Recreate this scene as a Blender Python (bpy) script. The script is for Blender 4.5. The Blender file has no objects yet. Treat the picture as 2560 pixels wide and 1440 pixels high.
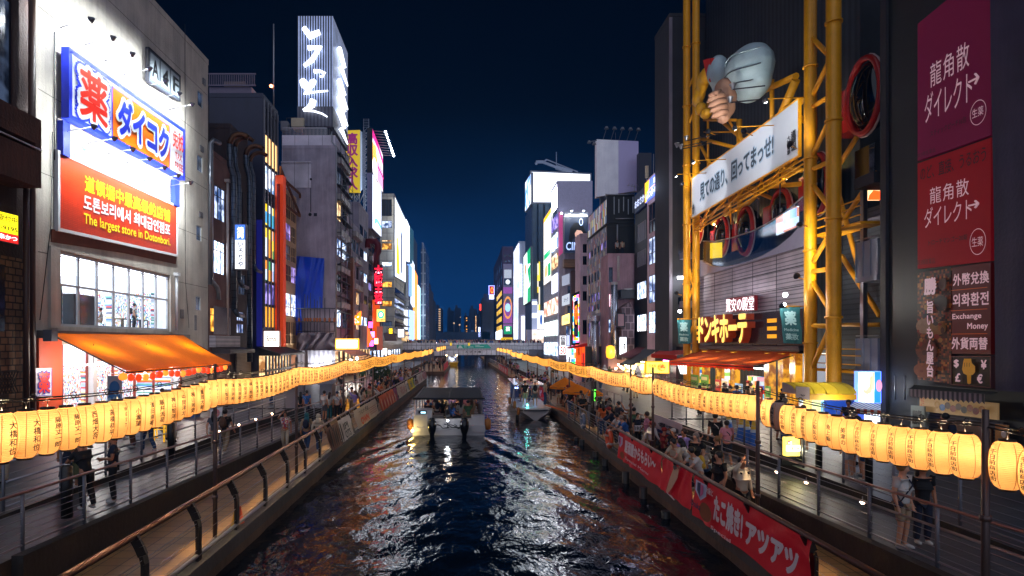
import bpy,math,random
from mathutils import Vector,Matrix,noise
random.seed(11)
R=random.Random(5)
S=bpy.context.scene
COL=S.collection
# camera, sky, city glow, exposure
F,VX,VY,CZ=1500.0,1160.0,858.0,5.7
cd=bpy.data.cameras.new('camera');cam=bpy.data.objects.new('camera',cd);COL.objects.link(cam)
cam.location=(0,0,CZ);cam.rotation_euler=(math.radians(90),0,0)
cd.sensor_width=36;cd.lens=36*F/2560
cd.shift_x=(1280-VX)/2560;cd.shift_y=(VY-720)/2560
cd.clip_start=0.1;cd.clip_end=3000
S.camera=cam
W=bpy.data.worlds.new('World');S.world=W;W.use_nodes=True
nt=W.node_tree;bg=nt.nodes['Background']
tc=nt.nodes.new('ShaderNodeTexCoord');sp=nt.nodes.new('ShaderNodeSeparateXYZ');cr=nt.nodes.new('ShaderNodeValToRGB')
nt.links.new(tc.outputs['Generated'],sp.inputs[0]);nt.links.new(sp.outputs['Z'],cr.inputs[0]);nt.links.new(cr.outputs[0],bg.inputs[0])
el=cr.color_ramp.elements
el[0].position=0.0;el[0].color=(.0018,.030,.112,1)
el[1].position=1.0;el[1].color=(.0002,.0008,.002,1)
for p_,c_ in((.07,(.0012,.030,.125)),(.16,(.0008,.019,.080)),(.25,(.0004,.0065,.026)),(.36,(.0002,.0018,.0060))):
 e=el.new(p_);e.color=(*c_,1)
bg.inputs[1].default_value=.75
sl=bpy.data.lights.new('city_glow','SUN');so=bpy.data.objects.new('city_glow',sl);COL.objects.link(so)
sl.energy=1.0;sl.angle=math.radians(115);sl.color=(.74,.80,1.0)
so.rotation_euler=Vector((0.0,.86,-.51)).to_track_quat('-Z','Y').to_euler()
S.view_settings.view_transform='Standard';S.view_settings.look='None';S.view_settings.exposure=.5;S.view_settings.gamma=1
S.cycles.use_denoising=True
S.cycles.max_bounces=6;S.cycles.diffuse_bounces=2;S.cycles.glossy_bounces=3;S.cycles.transmission_bounces=4;S.cycles.transparent_max_bounces=12
S.cycles.sample_clamp_indirect=3.0;S.cycles.sample_clamp_direct=30;S.cycles.caustics_reflective=False;S.cycles.caustics_refractive=False
S.cycles.use_light_tree=True
# photo pixel -> place
def PX(X,px,py):
 Y=F*X/(px-VX);return Vector((X,Y,CZ+(VY-py)*Y/F))
def PY(Y,px,py):return Vector(((px-VX)*Y/F,Y,CZ+(VY-py)*Y/F))
def PZ(z,px,py):
 Y=F*(CZ-z)/(py-VY);return Vector(((px-VX)*Y/F,Y,z))
def YX(X,px):return F*X/(px-VX)
def ZY(Y,py):return CZ+(VY-py)*Y/F
# materials
def lin(h):
 if not isinstance(h,str):return(*h,1)[:4]
 h=h.lstrip('#');o=[]
 for i in(0,2,4):
  c=int(h[i:i+2],16)/255;o.append(c/12.92 if c<=.04045 else((c+.055)/1.055)**2.4)
 return(*o,1)
MC={}
class N:
 def __init__(s,m):s.t=m.node_tree
 def n(s,ty,**k):
  q=s.t.nodes.new(ty)
  for a,b in k.items():
   if a.startswith('i_'):
    q.inputs[a[2:].replace('_',' ')].default_value=b
   else:setattr(q,a,b)
  return q
 def l(s,a,b):s.t.links.new(a,b)
def base(name):
 m=bpy.data.materials.new(name);m.use_nodes=True;MC[name]=m
 return m,N(m),m.node_tree.nodes['Principled BSDF']
def M(name,col='#888888',rough=.6,metal=0.,em=None,es=0.,var=.25,vs=2.5,bump=0.,bs=12.):
 if name in MC:return MC[name]
 m,k,b=base(name);c=lin(col)
 b.inputs['Roughness'].default_value=rough;b.inputs['Metallic'].default_value=metal
 if var>0 or bump>0:
  t=k.n('ShaderNodeTexCoord');nz=k.n('ShaderNodeTexNoise',i_Scale=vs,i_Detail=6.0,i_Roughness=.65)
  k.l(t.outputs['Object'],nz.inputs['Vector'])
  mx=k.n('ShaderNodeMix',data_type='RGBA');mx.inputs[6].default_value=tuple(x*(1-var)for x in c[:3])+(1,);mx.inputs[7].default_value=tuple(min(1,x*(1+var*.6))for x in c[:3])+(1,)
  k.l(nz.outputs['Fac'],mx.inputs[0]);k.l(mx.outputs[2],b.inputs['Base Color'])
  if bump>0:
   n2=k.n('ShaderNodeTexNoise',i_Scale=bs,i_Detail=4.0);k.l(t.outputs['Object'],n2.inputs['Vector'])
   bp=k.n('ShaderNodeBump',i_Strength=bump,i_Distance=.05);k.l(n2.outputs['Fac'],bp.inputs['Height']);k.l(bp.outputs[0],b.inputs['Normal'])
 else:b.inputs['Base Color'].default_value=c
 if em is not None:
  b.inputs['Emission Color'].default_value=lin(em);b.inputs['Emission Strength'].default_value=es
 return m
def E(name,col='#ffffff',s=1.):return M(name,col,.5,0,col,s,var=0)
def wallmat(name,col='#888',stain=.45,sx=1.2,bump=.25,rough=.8):
 if name in MC:return MC[name]
 m,k,b=base(name);c=lin(col);b.inputs['Roughness'].default_value=rough
 t=k.n('ShaderNodeTexCoord');mp=k.n('ShaderNodeMapping');mp.inputs['Scale'].default_value=(sx*2.5,sx*2.5,.18*sx)
 k.l(t.outputs['Object'],mp.inputs[0])
 n1=k.n('ShaderNodeTexNoise',i_Scale=1.0,i_Detail=7.0,i_Roughness=.7);k.l(mp.outputs[0],n1.inputs['Vector'])
 n2=k.n('ShaderNodeTexNoise',i_Scale=.6,i_Detail=5.0);k.l(t.outputs['Object'],n2.inputs['Vector'])
 ad=k.n('ShaderNodeMath',operation='ADD');k.l(n1.outputs['Fac'],ad.inputs[0]);k.l(n2.outputs['Fac'],ad.inputs[1])
 rp=k.n('ShaderNodeMapRange');rp.inputs[1].default_value=.7;rp.inputs[2].default_value=1.3;k.l(ad.outputs[0],rp.inputs[0])
 mx=k.n('ShaderNodeMix',data_type='RGBA');mx.inputs[6].default_value=tuple(x*(1-stain)for x in c[:3])+(1,);mx.inputs[7].default_value=tuple(min(1,x*1.15)for x in c[:3])+(1,)
 k.l(rp.outputs[0],mx.inputs[0]);k.l(mx.outputs[2],b.inputs['Base Color'])
 n3=k.n('ShaderNodeTexNoise',i_Scale=9.0,i_Detail=6.0);k.l(t.outputs['Object'],n3.inputs['Vector'])
 bp=k.n('ShaderNodeBump',i_Strength=bump,i_Distance=.06);k.l(n3.outputs['Fac'],bp.inputs['Height']);k.l(bp.outputs[0],b.inputs['Normal'])
 return m
def brickmat(name,c1,c2,mort,w,h,ms=.02,rough=.7,axes='XZ',bump=.5,off=.5,em=0.,cont=None,var=0):
 """blocks, tiles, panels: brick texture laid on the named axes of the object's own metres"""
 if name in MC:return MC[name]
 m,k,b=base(name);b.inputs['Roughness'].default_value=rough
 t=k.n('ShaderNodeTexCoord');s=k.n('ShaderNodeSeparateXYZ');c=k.n('ShaderNodeCombineXYZ');k.l(t.outputs['Object'],s.inputs[0])
 k.l(s.outputs[axes[0]],c.inputs[0]);k.l(s.outputs[axes[1]],c.inputs[1])
 br=k.n('ShaderNodeTexBrick',offset=off);k.l(c.outputs[0],br.inputs['Vector'])
 br.inputs['Color1'].default_value=lin(c1);br.inputs['Color2'].default_value=lin(c2);br.inputs['Mortar'].default_value=lin(mort)
 br.inputs['Scale'].default_value=1.0;br.inputs['Brick Width'].default_value=w;br.inputs['Row Height'].default_value=h;br.inputs['Mortar Size'].default_value=ms
 out=br.outputs['Color']
 if var:
  nz=k.n('ShaderNodeTexNoise',i_Scale=var,i_Detail=5.0);k.l(t.outputs['Object'],nz.inputs['Vector'])
  rp=k.n('ShaderNodeMapRange');rp.inputs[1].default_value=.3;rp.inputs[2].default_value=.7;rp.inputs[3].default_value=.55;rp.inputs[4].default_value=1.1;k.l(nz.outputs['Fac'],rp.inputs[0])
  mx=k.n('ShaderNodeMix',data_type='RGBA',blend_type='MULTIPLY');mx.inputs[0].default_value=1;k.l(out,mx.inputs[6]);k.l(rp.outputs[0],mx.inputs[7]);out=mx.outputs[2]
 k.l(out,b.inputs['Base Color'])
 if em:k.l(out,b.inputs['Emission Color']);b.inputs['Emission Strength'].default_value=em
 if bump:
  bp=k.n('ShaderNodeBump',i_Strength=bump,i_Distance=.03,invert=True);k.l(br.outputs['Fac'],bp.inputs['Height']);k.l(bp.outputs[0],b.inputs['Normal'])
 return m
def goodsmat(name,cols=(),w=1,h=1,em=0,axes='XZ',light=.5):
 if name in MC:return MC[name]
 m,k,b=base(name);b.inputs['Roughness'].default_value=.5
 t=k.n('ShaderNodeTexCoord');s=k.n('ShaderNodeSeparateXYZ');k.l(t.outputs['Object'],s.inputs[0])
 fl=[]
 for ax,d in((axes[0],w),(axes[1],h)):
  dv=k.n('ShaderNodeMath',operation='DIVIDE');dv.inputs[1].default_value=d;k.l(s.outputs[ax],dv.inputs[0])
  f=k.n('ShaderNodeMath',operation='FLOOR');k.l(dv.outputs[0],f.inputs[0]);fl.append(f)
 c=k.n('ShaderNodeCombineXYZ');k.l(fl[0].outputs[0],c.inputs[0]);k.l(fl[1].outputs[0],c.inputs[1])
 wn=k.n('ShaderNodeTexWhiteNoise',noise_dimensions='3D');k.l(c.outputs[0],wn.inputs['Vector'])
 rp=k.n('ShaderNodeValToRGB');rp.color_ramp.interpolation='CONSTANT';e=rp.color_ramp.elements
 e[0].position=0;e[0].color=lin(cols[0]);e[1].position=1/len(cols);e[1].color=lin(cols[1])
 for i in range(2,len(cols)):e.new(i/len(cols)).color=lin(cols[i])
 k.l(wn.outputs['Value'],rp.inputs[0])
 nz=k.n('ShaderNodeTexNoise',i_Scale=9.0,i_Detail=3.0);k.l(t.outputs['Object'],nz.inputs['Vector'])
 mx=k.n('ShaderNodeMix',data_type='RGBA',blend_type='MULTIPLY');mx.inputs[0].default_value=light;k.l(rp.outputs[0],mx.inputs[6]);k.l(nz.outputs['Color'],mx.inputs[7])
 k.l(mx.outputs[2],b.inputs['Base Color'])
 if em:k.l(mx.outputs[2],b.inputs['Emission Color']);b.inputs['Emission Strength'].default_value=em
 return m
def litmat(name,c1='#fff',c2='#fff',s=1,sc=1.6,det=2.0,lo=.42,hi=.6):
 if name in MC:return MC[name]
 m,k,b=base(name);b.inputs['Roughness'].default_value=.2;b.inputs['Base Color'].default_value=(.02,.02,.025,1)
 t=k.n('ShaderNodeTexCoord');nz=k.n('ShaderNodeTexNoise',i_Scale=sc,i_Detail=det);k.l(t.outputs['Object'],nz.inputs['Vector'])
 rp=k.n('ShaderNodeMapRange');rp.inputs[1].default_value=lo;rp.inputs[2].default_value=hi;k.l(nz.outputs['Fac'],rp.inputs[0])
 mx=k.n('ShaderNodeMix',data_type='RGBA');mx.inputs[6].default_value=lin(c2);mx.inputs[7].default_value=lin(c1);k.l(rp.outputs[0],mx.inputs[0])
 k.l(mx.outputs[2],b.inputs['Emission Color']);b.inputs['Emission Strength'].default_value=s
 return m
def stripemat(name,c1='#fff',c2='#fff',period=1,axis='Z',rough=.5,bump=.6,metal=0.,duty=.5):
 if name in MC:return MC[name]
 m,k,b=base(name);b.inputs['Roughness'].default_value=rough;b.inputs['Metallic'].default_value=metal
 t=k.n('ShaderNodeTexCoord');s=k.n('ShaderNodeSeparateXYZ');k.l(t.outputs['Object'],s.inputs[0])
 d=k.n('ShaderNodeMath',operation='DIVIDE');d.inputs[1].default_value=period;k.l(s.outputs[axis],d.inputs[0])
 f=k.n('ShaderNodeMath',operation='FRACT');k.l(d.outputs[0],f.inputs[0])
 g=k.n('ShaderNodeMath',operation='GREATER_THAN');g.inputs[1].default_value=duty;k.l(f.outputs[0],g.inputs[0])
 mx=k.n('ShaderNodeMix',data_type='RGBA');mx.inputs[6].default_value=lin(c1);mx.inputs[7].default_value=lin(c2);k.l(g.outputs[0],mx.inputs[0])
 nz=k.n('ShaderNodeTexNoise',i_Scale=.8,i_Detail=5.0);k.l(t.outputs['Object'],nz.inputs['Vector'])
 rp=k.n('ShaderNodeMapRange');rp.inputs[1].default_value=.3;rp.inputs[2].default_value=.7;rp.inputs[3].default_value=.7;rp.inputs[4].default_value=1.08;k.l(nz.outputs['Fac'],rp.inputs[0])
 m2=k.n('ShaderNodeMix',data_type='RGBA',blend_type='MULTIPLY');m2.inputs[0].default_value=1;k.l(mx.outputs[2],m2.inputs[6]);k.l(rp.outputs[0],m2.inputs[7])
 k.l(m2.outputs[2],b.inputs['Base Color'])
 if bump:
  bp=k.n('ShaderNodeBump',i_Strength=bump,i_Distance=.03);k.l(f.outputs[0],bp.inputs['Height']);k.l(bp.outputs[0],b.inputs['Normal'])
 return m
def glassmat(name='clear_glass',tint=(.95,.97,1),gl=.1):
 if name in MC:return MC[name]
 m=bpy.data.materials.new(name);m.use_nodes=True;MC[name]=m;k=N(m);m.node_tree.nodes.clear()
 o=k.n('ShaderNodeOutputMaterial');x=k.n('ShaderNodeMixShader');x.inputs[0].default_value=gl
 tr=k.n('ShaderNodeBsdfTransparent');tr.inputs[0].default_value=(*tint,1);g=k.n('ShaderNodeBsdfGlossy');g.inputs['Roughness'].default_value=.05
 k.l(tr.outputs[0],x.inputs[1]);k.l(g.outputs[0],x.inputs[2]);k.l(x.outputs[0],o.inputs[0])
 return m
def clothmat(name,col='#888',tr=.4,em=0.):
 if name in MC:return MC[name]
 m,k,b=base(name);c=lin(col);out=m.node_tree.nodes['Material Output']
 b.inputs['Base Color'].default_value=c;b.inputs['Roughness'].default_value=.85
 t=k.n('ShaderNodeTexCoord');nz=k.n('ShaderNodeTexNoise',i_Scale=2.0,i_Detail=5.0);k.l(t.outputs['Object'],nz.inputs['Vector'])
 mx=k.n('ShaderNodeMix',data_type='RGBA');mx.inputs[6].default_value=tuple(x*.75 for x in c[:3])+(1,);mx.inputs[7].default_value=c;k.l(nz.outputs['Fac'],mx.inputs[0]);k.l(mx.outputs[2],b.inputs['Base Color'])
 td=k.n('ShaderNodeBsdfTranslucent');td.inputs[0].default_value=c;ms=k.n('ShaderNodeMixShader');ms.inputs[0].default_value=tr
 k.l(b.outputs[0],ms.inputs[1]);k.l(td.outputs[0],ms.inputs[2]);k.l(ms.outputs[0],out.inputs[0])
 return m
 # mesh builder
ORG={}
def worg(o):return ORG.get(o.name,Vector((0,0,0)))
class MB:
 def __init__(s):s.v=[];s.f=[];s.m=[];s.s=[]
 def add(s,vs,fs,m=0,sm=False):
  k=len(s.v);s.v+=[Vector(a)for a in vs]
  for f in fs:s.f.append([k+i for i in f]);s.m.append(m);s.s.append(sm)
  return s
 def box(s,x0,x1,y0,y1,z0,z1,m=0):
  return s.add([(x,y,z)for z in(z0,z1)for y in(y0,y1)for x in(x0,x1)],[(0,2,3,1),(4,5,7,6),(0,1,5,4),(2,6,7,3),(0,4,6,2),(1,3,7,5)],m)
 def quad(s,a,b,c,d,m=0):return s.add([a,b,c,d],[(0,1,2,3)],m)
 def prism(s,pts,vec,m=0,ms=None):
  n=len(pts);vec=Vector(vec);ms=m if ms is None else ms
  s.add([Vector(p)for p in pts]+[Vector(p)+vec for p in pts],[tuple(range(n)),tuple(range(2*n-1,n-1,-1))],m)
  k=len(s.v)-2*n
  for i in range(n):s.f.append([k+i,k+n+i,k+n+(i+1)%n,k+(i+1)%n]);s.m.append(ms);s.s.append(False)
  return s
 def bar(s,a,b,w,h,m=0):
  a=Vector(a);b=Vector(b);d=(b-a).normalized();up=Vector((0,0,1))if abs(d.z)<.95 else Vector((0,1,0))
  r=d.cross(up).normalized()*w/2;u=r.cross(d).normalized()*h/2
  return s.prism([a-r-u,a+r-u,a+r+u,a-r+u],b-a,m)
 def tube(s,pts,r,n=8,m=0,caps=True):
  pts=[Vector(p)for p in pts];L=len(pts);rs=r if isinstance(r,(list,tuple))else[r]*L
  d=(pts[1]-pts[0]).normalized();ref=Vector((0,0,1))if abs(d.z)<.9 else Vector((1,0,0));nrm=d.cross(ref).normalized()
  k=len(s.v)
  for i,p in enumerate(pts):
   t=(pts[min(i+1,L-1)]-pts[max(i-1,0)]).normalized();nrm=(nrm-t*nrm.dot(t)).normalized();bn=t.cross(nrm)
   for j in range(n):
    a=2*math.pi*j/n;s.v.append(p+(nrm*math.cos(a)+bn*math.sin(a))*rs[i])
  for i in range(L-1):
   for j in range(n):s.f.append([k+i*n+j,k+i*n+(j+1)%n,k+(i+1)*n+(j+1)%n,k+(i+1)*n+j]);s.m.append(m);s.s.append(True)
  if caps:
   s.f.append([k+j for j in range(n)][::-1]);s.f.append([k+(L-1)*n+j for j in range(n)]);s.m+=[m,m];s.s+=[False,False]
  return s
 def lathe(s,prof,c,n=16,m=0,sm=True,caps=False):
  c=Vector(c);k=len(s.v)
  for r,z in prof:
   for j in range(n):a=2*math.pi*j/n;s.v.append(c+Vector((r*math.cos(a),r*math.sin(a),z)))
  for i in range(len(prof)-1):
   for j in range(n):s.f.append([k+i*n+j,k+i*n+(j+1)%n,k+(i+1)*n+(j+1)%n,k+(i+1)*n+j]);s.m.append(m);s.s.append(sm)
  if caps:
   s.f.append([k+j for j in range(n)][::-1]);s.f.append([k+(len(prof)-1)*n+j for j in range(n)]);s.m+=[m,m];s.s+=[False,False]
  return s
 def ball(s,c,r,n=10,m=0):
  rx,ry,rz=r if isinstance(r,(tuple,list))else(r,r,r);c=Vector(c);k=len(s.v);h=max(4,n//2)
  for i in range(h+1):
   t=math.pi*i/h
   for j in range(n):a=2*math.pi*j/n;s.v.append(c+Vector((rx*math.sin(t)*math.cos(a),ry*math.sin(t)*math.sin(a),rz*math.cos(t))))
  for i in range(h):
   for j in range(n):s.f.append([k+i*n+j,k+(i+1)*n+j,k+(i+1)*n+(j+1)%n,k+i*n+(j+1)%n]);s.m.append(m);s.s.append(True)
  return s
 def build(s,name,mats,parent=None,org=None):
  if not isinstance(mats,(list,tuple)):mats=[mats]
  if parent is not None:o0=worg(parent)
  elif org is not None:o0=Vector(org)
  else:
   lo=[min(v[i]for v in s.v)for i in range(3)];hi=[max(v[i]for v in s.v)for i in range(3)]
   o0=Vector(((lo[0]+hi[0])/2,(lo[1]+hi[1])/2,lo[2]))
  me=bpy.data.meshes.new(name);me.from_pydata([v-o0 for v in s.v],[],s.f)
  for mt in mats:me.materials.append(mt)
  me.polygons.foreach_set('material_index',s.m);me.polygons.foreach_set('use_smooth',s.s);me.update()
  o=bpy.data.objects.new(name,me);COL.objects.link(o)
  if parent is not None:o.parent=parent
  else:o.location=o0
  ORG[o.name]=o0.copy()
  return o
def tag(o,label=None,cat=None,group=None,kind=None):
 if label:o['label']=label
 if cat:o['category']=cat
 if group:o['group']=group
 if kind:o['kind']=kind
 return o
def root(name,loc,label,cat,group=None):
 o=bpy.data.objects.new(name,None);COL.objects.link(o);o.location=loc;o.empty_display_size=.3;ORG[o.name]=Vector(loc)
 return tag(o,label,cat,group)
def lamp(name,loc,parent,energy,col=(1,1,1),kind='POINT',size=.05,aim=None,angle=90,blend=.6):
 l=bpy.data.lights.new(name,kind);o=bpy.data.objects.new(name,l);COL.objects.link(o);l.energy=energy;l.color=col
 l.shadow_soft_size=size
 if kind=='SPOT':l.spot_size=math.radians(angle);l.spot_blend=blend
 o.parent=parent;o.location=Vector(loc)-worg(parent)if parent else Vector(loc)
 if aim is not None:o.rotation_euler=(Vector(aim)-Vector(loc)).to_track_quat('-Z','Y').to_euler()
 return o
 # lettering
TC={}
def glyphs(txt,bold=0.,ext=0.,vert=False,sp=1.):
 key=(txt,bold,ext,vert,sp)
 if key in TC:return TC[key]
 off=bold if ext else 0;cu=bpy.data.curves.new('lettering','FONT');cu.body='\n'.join(txt)if vert else txt;cu.align_x='CENTER';cu.offset=off;cu.extrude=ext;cu.resolution_u=3;cu.space_line=.92*sp
 cu.space_character=sp if not vert else 1
 ob=bpy.data.objects.new('lettering',cu);me=ob.to_mesh()
 vs=[v.co.copy()for v in me.vertices];fs=[list(p.vertices)for p in me.polygons];ob.to_mesh_clear();bpy.data.objects.remove(ob);bpy.data.curves.remove(cu)
 if bold and not ext:
  n0=len(vs);v0,f0=vs,fs;vs=list(v0);fs=list(f0)
  for k in range(6):
   a_=math.pi/3*k+.3;fs+=[[i+n0*(k+1)for i in f]for f in f0];vs+=[v+Vector((bold*math.cos(a_),bold*math.sin(a_),.0008*(k+1)))for v in v0]
 x0=min(v.x for v in vs);x1=max(v.x for v in vs);y0=min(v.y for v in vs);y1=max(v.y for v in vs)
 out=[((v.x-x0)/max(1e-6,x1-x0),(y1-v.y)/max(1e-6,y1-y0),v.z)for v in vs],fs
 TC[key]=out;return out
class Q:
 def __init__(s,tl,tr,br,bl,n):s.c=[Vector(a)for a in(tl,tr,br,bl)];s.n=Vector(n).normalized();s.k=0
 def p(s,u,v,o=0.):
  a=s.c[0].lerp(s.c[1],u);b=s.c[3].lerp(s.c[2],u);return a.lerp(b,v)+s.n*o
 def lay(s):s.k+=1;return .012*s.k+.004
 def sub(s,u0,v0,u1,v1,o=0):return Q(s.p(u0,v0,o),s.p(u1,v0,o),s.p(u1,v1,o),s.p(u0,v1,o),s.n)
 def text(s,txt,u0,v0,u1,v1,mat,parent,bold=.0,ext=None,vert=False,sp=1.,skew=0.,off=None,name='lettering',ol=None):
  if ol:
   m_,d=ol;w=(s.c[1]-s.c[0]).length;h=(s.c[3]-s.c[0]).length;o=s.lay();mb=MB();vs,fs=glyphs(txt,0,0,vert,sp)
   for k in range(18):
    a_=2*math.pi*k/12;r_=d*(1 if k<12 else .5);du,dv=r_*math.cos(a_)/w,r_*math.sin(a_)/h;mb.add([s.p(u0+du+(u1-u0)*(a+skew*(1-b)),v0+dv+(v1-v0)*b,o+.0005*k)for a,b,c in vs],fs)
   mb.build('lettering_outline',m_,parent)
  vs,fs=glyphs(txt,bold,0 if ext is None else .5,vert,sp);o=s.lay()if off is None else off;mb=MB()
  e=ext or 0
  mb.add([s.p(u0+(u1-u0)*(a+skew*(1-b)),v0+(v1-v0)*b,o+(c+.5)*e if ext else o+c)for a,b,c in vs],fs)
  return mb.build(name,mat,parent)
 def rects(s,rs,mat,parent,name='colour_field',off=None):
  o=s.lay()if off is None else off;mb=MB()
  for u0,v0,u1,v1 in rs:mb.quad(s.p(u0,v0,o),s.p(u0,v1,o),s.p(u1,v1,o),s.p(u1,v0,o))
  return mb.build(name,mat,parent)
 def poly(s,pts,mat,parent,name='picture'):
  o=s.lay();mb=MB();mb.add([s.p(a,b,o)for a,b in pts],[tuple(range(len(pts)))]);return mb.build(name,mat,parent)
 def disc(s,u,v,ru,rv,mat,parent,name='emblem',ring=0.,n=24):
  o=s.lay();mb=MB();P=[(u+ru*math.cos(2*math.pi*i/n),v+rv*math.sin(2*math.pi*i/n))for i in range(n)]
  if ring:
   P2=[(u+(a-u)*(1-ring),v+(b-v)*(1-ring))for a,b in P];mb.add([s.p(a,b,o)for a,b in P+P2],[(i,(i+1)%n,n+(i+1)%n,n+i)for i in range(n)])
  else:mb.add([s.p(a,b,o)for a,b in P],[tuple(range(n))])
  return mb.build(name,mat,parent)
 def panel(s,name,mat,parent=None,th=.12,fr=None,fw=.05,fmat=None):
  mb=MB();mb.prism([s.p(0,0),s.p(0,1),s.p(1,1),s.p(1,0)],-s.n*th)
  o=mb.build(name,mat,parent)
  if fr:
   f=MB();w=(s.c[1]-s.c[0]).length;h=(s.c[3]-s.c[0]).length;a,b=fw/w,fw/h
   for u0,v0,u1,v1 in((-a,-b,1+a,0),(-a,1,1+a,1+b),(-a,0,0,1),(1,0,1+a,1)):
    f.prism([s.p(u0,v0,.03),s.p(u0,v1,.03),s.p(u1,v1,.03),s.p(u1,v0,.03)],-s.n*(th+.03))
   f.build('frame',fr,o)
  return o
def QX(X,tl,tr,br,bl,off=0.):
 n=Vector((1 if X<0 else-1,0,0));return Q(*[PX(X,*c)+n*off for c in(tl,tr,br,bl)],n)
def QXr(X,pl,pr,pt,pb,ref=None,off=0.):
 ref=pl if ref is None else ref;n=Vector((1 if X<0 else-1,0,0));a=PX(X,ref,pt).z;b=PX(X,ref,pb).z;y0,y1=YX(X,pl),YX(X,pr)
 return Q((X,y0,a),(X,y1,a),(X,y1,b),(X,y0,b),n)
def QY(Y,pl,pr,pt,pb):
 return Q(PY(Y,pl,pt),PY(Y,pr,pt),PY(Y,pr,pb),PY(Y,pl,pb),(0,-1,0))
 # buildings
def facade(mb,o,U,V,Nn,w,h,holes,d=.16,m=0):
 """wall face with real openings: o corner, U along, V up, Nn outward"""
 o=Vector(o);U=Vector(U);V=Vector(V);Nn=Vector(Nn)
 us=sorted({0.,w,*[min(max(x,0),w)for q in holes for x in q[:2]]});vs=sorted({0.,h,*[min(max(x,0),h)for q in holes for x in q[2:4]]})
 for i in range(len(us)-1):
  for j in range(len(vs)-1):
   cu,cv=(us[i]+us[i+1])/2,(vs[j]+vs[j+1])/2
   if us[i+1]-us[i]<1e-5 or vs[j+1]-vs[j]<1e-5 or any(a<cu<b and c<cv<e for a,b,c,e in[q[:4]for q in holes]):continue
   mb.quad(o+U*us[i]+V*vs[j],o+U*us[i+1]+V*vs[j],o+U*us[i+1]+V*vs[j+1],o+U*us[i]+V*vs[j+1],m)
 for a,b,c,e in[q[:4]for q in holes]:
  P=[o+U*a+V*c,o+U*b+V*c,o+U*b+V*e,o+U*a+V*e]
  for i in range(4):mb.quad(P[i],P[(i+1)%4],P[(i+1)%4]-Nn*d,P[i]-Nn*d,m)
def window(par,o,U,V,Nn,q,d,fm,mull=1,split=0,fw=.06):
 a,b,c,e,pm=q[:5];o=Vector(o);U=Vector(U);V=Vector(V);Nn=Vector(Nn);mb=MB();D=-Nn*d
 P=lambda u,v,k=0.:o+U*u+V*v+D+Nn*k
 mb.quad(P(a,c),P(b,c),P(b,e),P(a,e),0);w_=mb.build('window',pm,par);mb=MB()
 bars=[(a,a+fw,c,e),(b-fw,b,c,e),(a+fw,b-fw,c,c+fw),(a+fw,b-fw,e-fw,e)]
 for i in range(1,mull+1):x=a+(b-a)*i/(mull+1);bars.append((x-fw/2,x+fw/2,c+fw,e-fw))
 if split:y=c+(e-c)*split;bars.append((a+fw,b-fw,y-fw/2,y+fw/2))
 for n_,(u0,u1,v0,v1)in enumerate(bars):mb.prism([P(u0,v0,.004),P(u1,v0,.004),P(u1,v1,.004),P(u0,v1,.004)],Nn*(.05+.003*(n_>3)+.003*(n_>3+mull)))
 mb.build('frame',fm,w_);return w_
def bld(name,label,X,ya,yb,z0,zt,side,depth,wall,cw=(),fw=(),fm=None,cat='building',d=.09,mull=1,split=0,cm=None,group=None,par=.4):
 """a building on one bank: canal facade at X from ya (near) to yb (far), near face at ya; cw / fw = openings (along0, along1, z0, z1, pane)"""
 r=root(name,(X+side*depth/2,(ya+yb)/2,z0),label,cat,group);fm=fm or M('dark_window_frame','#20242c',.4,.3);mb=MB();cm=cm or wall
 Nc=Vector((-side,0,0));H=zt-z0
 facade(mb,(X,ya,z0),(0,1,0),(0,0,1),Nc,yb-ya,H,[(q[0]-ya,q[1]-ya,q[2]-z0,q[3]-z0)for q in cw],d,1)
 x0=min(X,X+side*depth)
 facade(mb,(x0,ya,z0),(1,0,0),(0,0,1),(0,-1,0),depth,H,[(q[0]-x0,q[1]-x0,q[2]-z0,q[3]-z0)for q in fw],d,0)
 x1=x0+depth;xb=X+side*depth
 mb.quad((x0,yb,z0),(x0,yb,zt),(x1,yb,zt),(x1,yb,z0));mb.quad((xb,ya,z0),(xb,yb,z0),(xb,yb,zt),(xb,ya,zt))
 mb.quad((x0,ya,zt),(x1,ya,zt),(x1,yb,zt),(x0,yb,zt),0)
 mb.build('wall',[wall,cm],r)
 if par:
  pb=MB();t=.18;e=.03
  pb.box(x0-e,x1+e,ya-e,ya+t,zt+.004,zt+par);xi=X if side>0 else X-t
  pb.box(xi-e,xi+t+e,ya+t+.004,yb+e,zt+.004,zt+par);pb.build('parapet',wall,r)
 for q in cw:
  if len(q)>4 and q[4]is not None:window(r,(X,ya,z0),(0,1,0),(0,0,1),Nc,(q[0]-ya,q[1]-ya,q[2]-z0,q[3]-z0,q[4]),d,fm,mull,split)
 for q in fw:
  if len(q)>4 and q[4]is not None:window(r,(x0,ya,z0),(1,0,0),(0,0,1),Vector((0,-1,0)),(q[0]-x0,q[1]-x0,q[2]-z0,q[3]-z0,q[4]),d,fm,mull,split)
 return r
def gX(X,pn,pf,pt,pb,cols,rows,fu,fv,mats):
 y0,y1=sorted((YX(X,pn),YX(X,pf)));zt=PX(X,pn,pt).z;zb=PX(X,pn,pb).z;out=[]
 for i in range(cols):
  for j in range(rows):
   a=y0+(y1-y0)*(i+.5-fu/2)/cols;b=y0+(y1-y0)*(i+.5+fu/2)/cols
   c=zb+(zt-zb)*(j+.5-fv/2)/rows;e=zb+(zt-zb)*(j+.5+fv/2)/rows
   out.append((a,b,c,e,R.choice(mats)))
 return out
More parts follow.
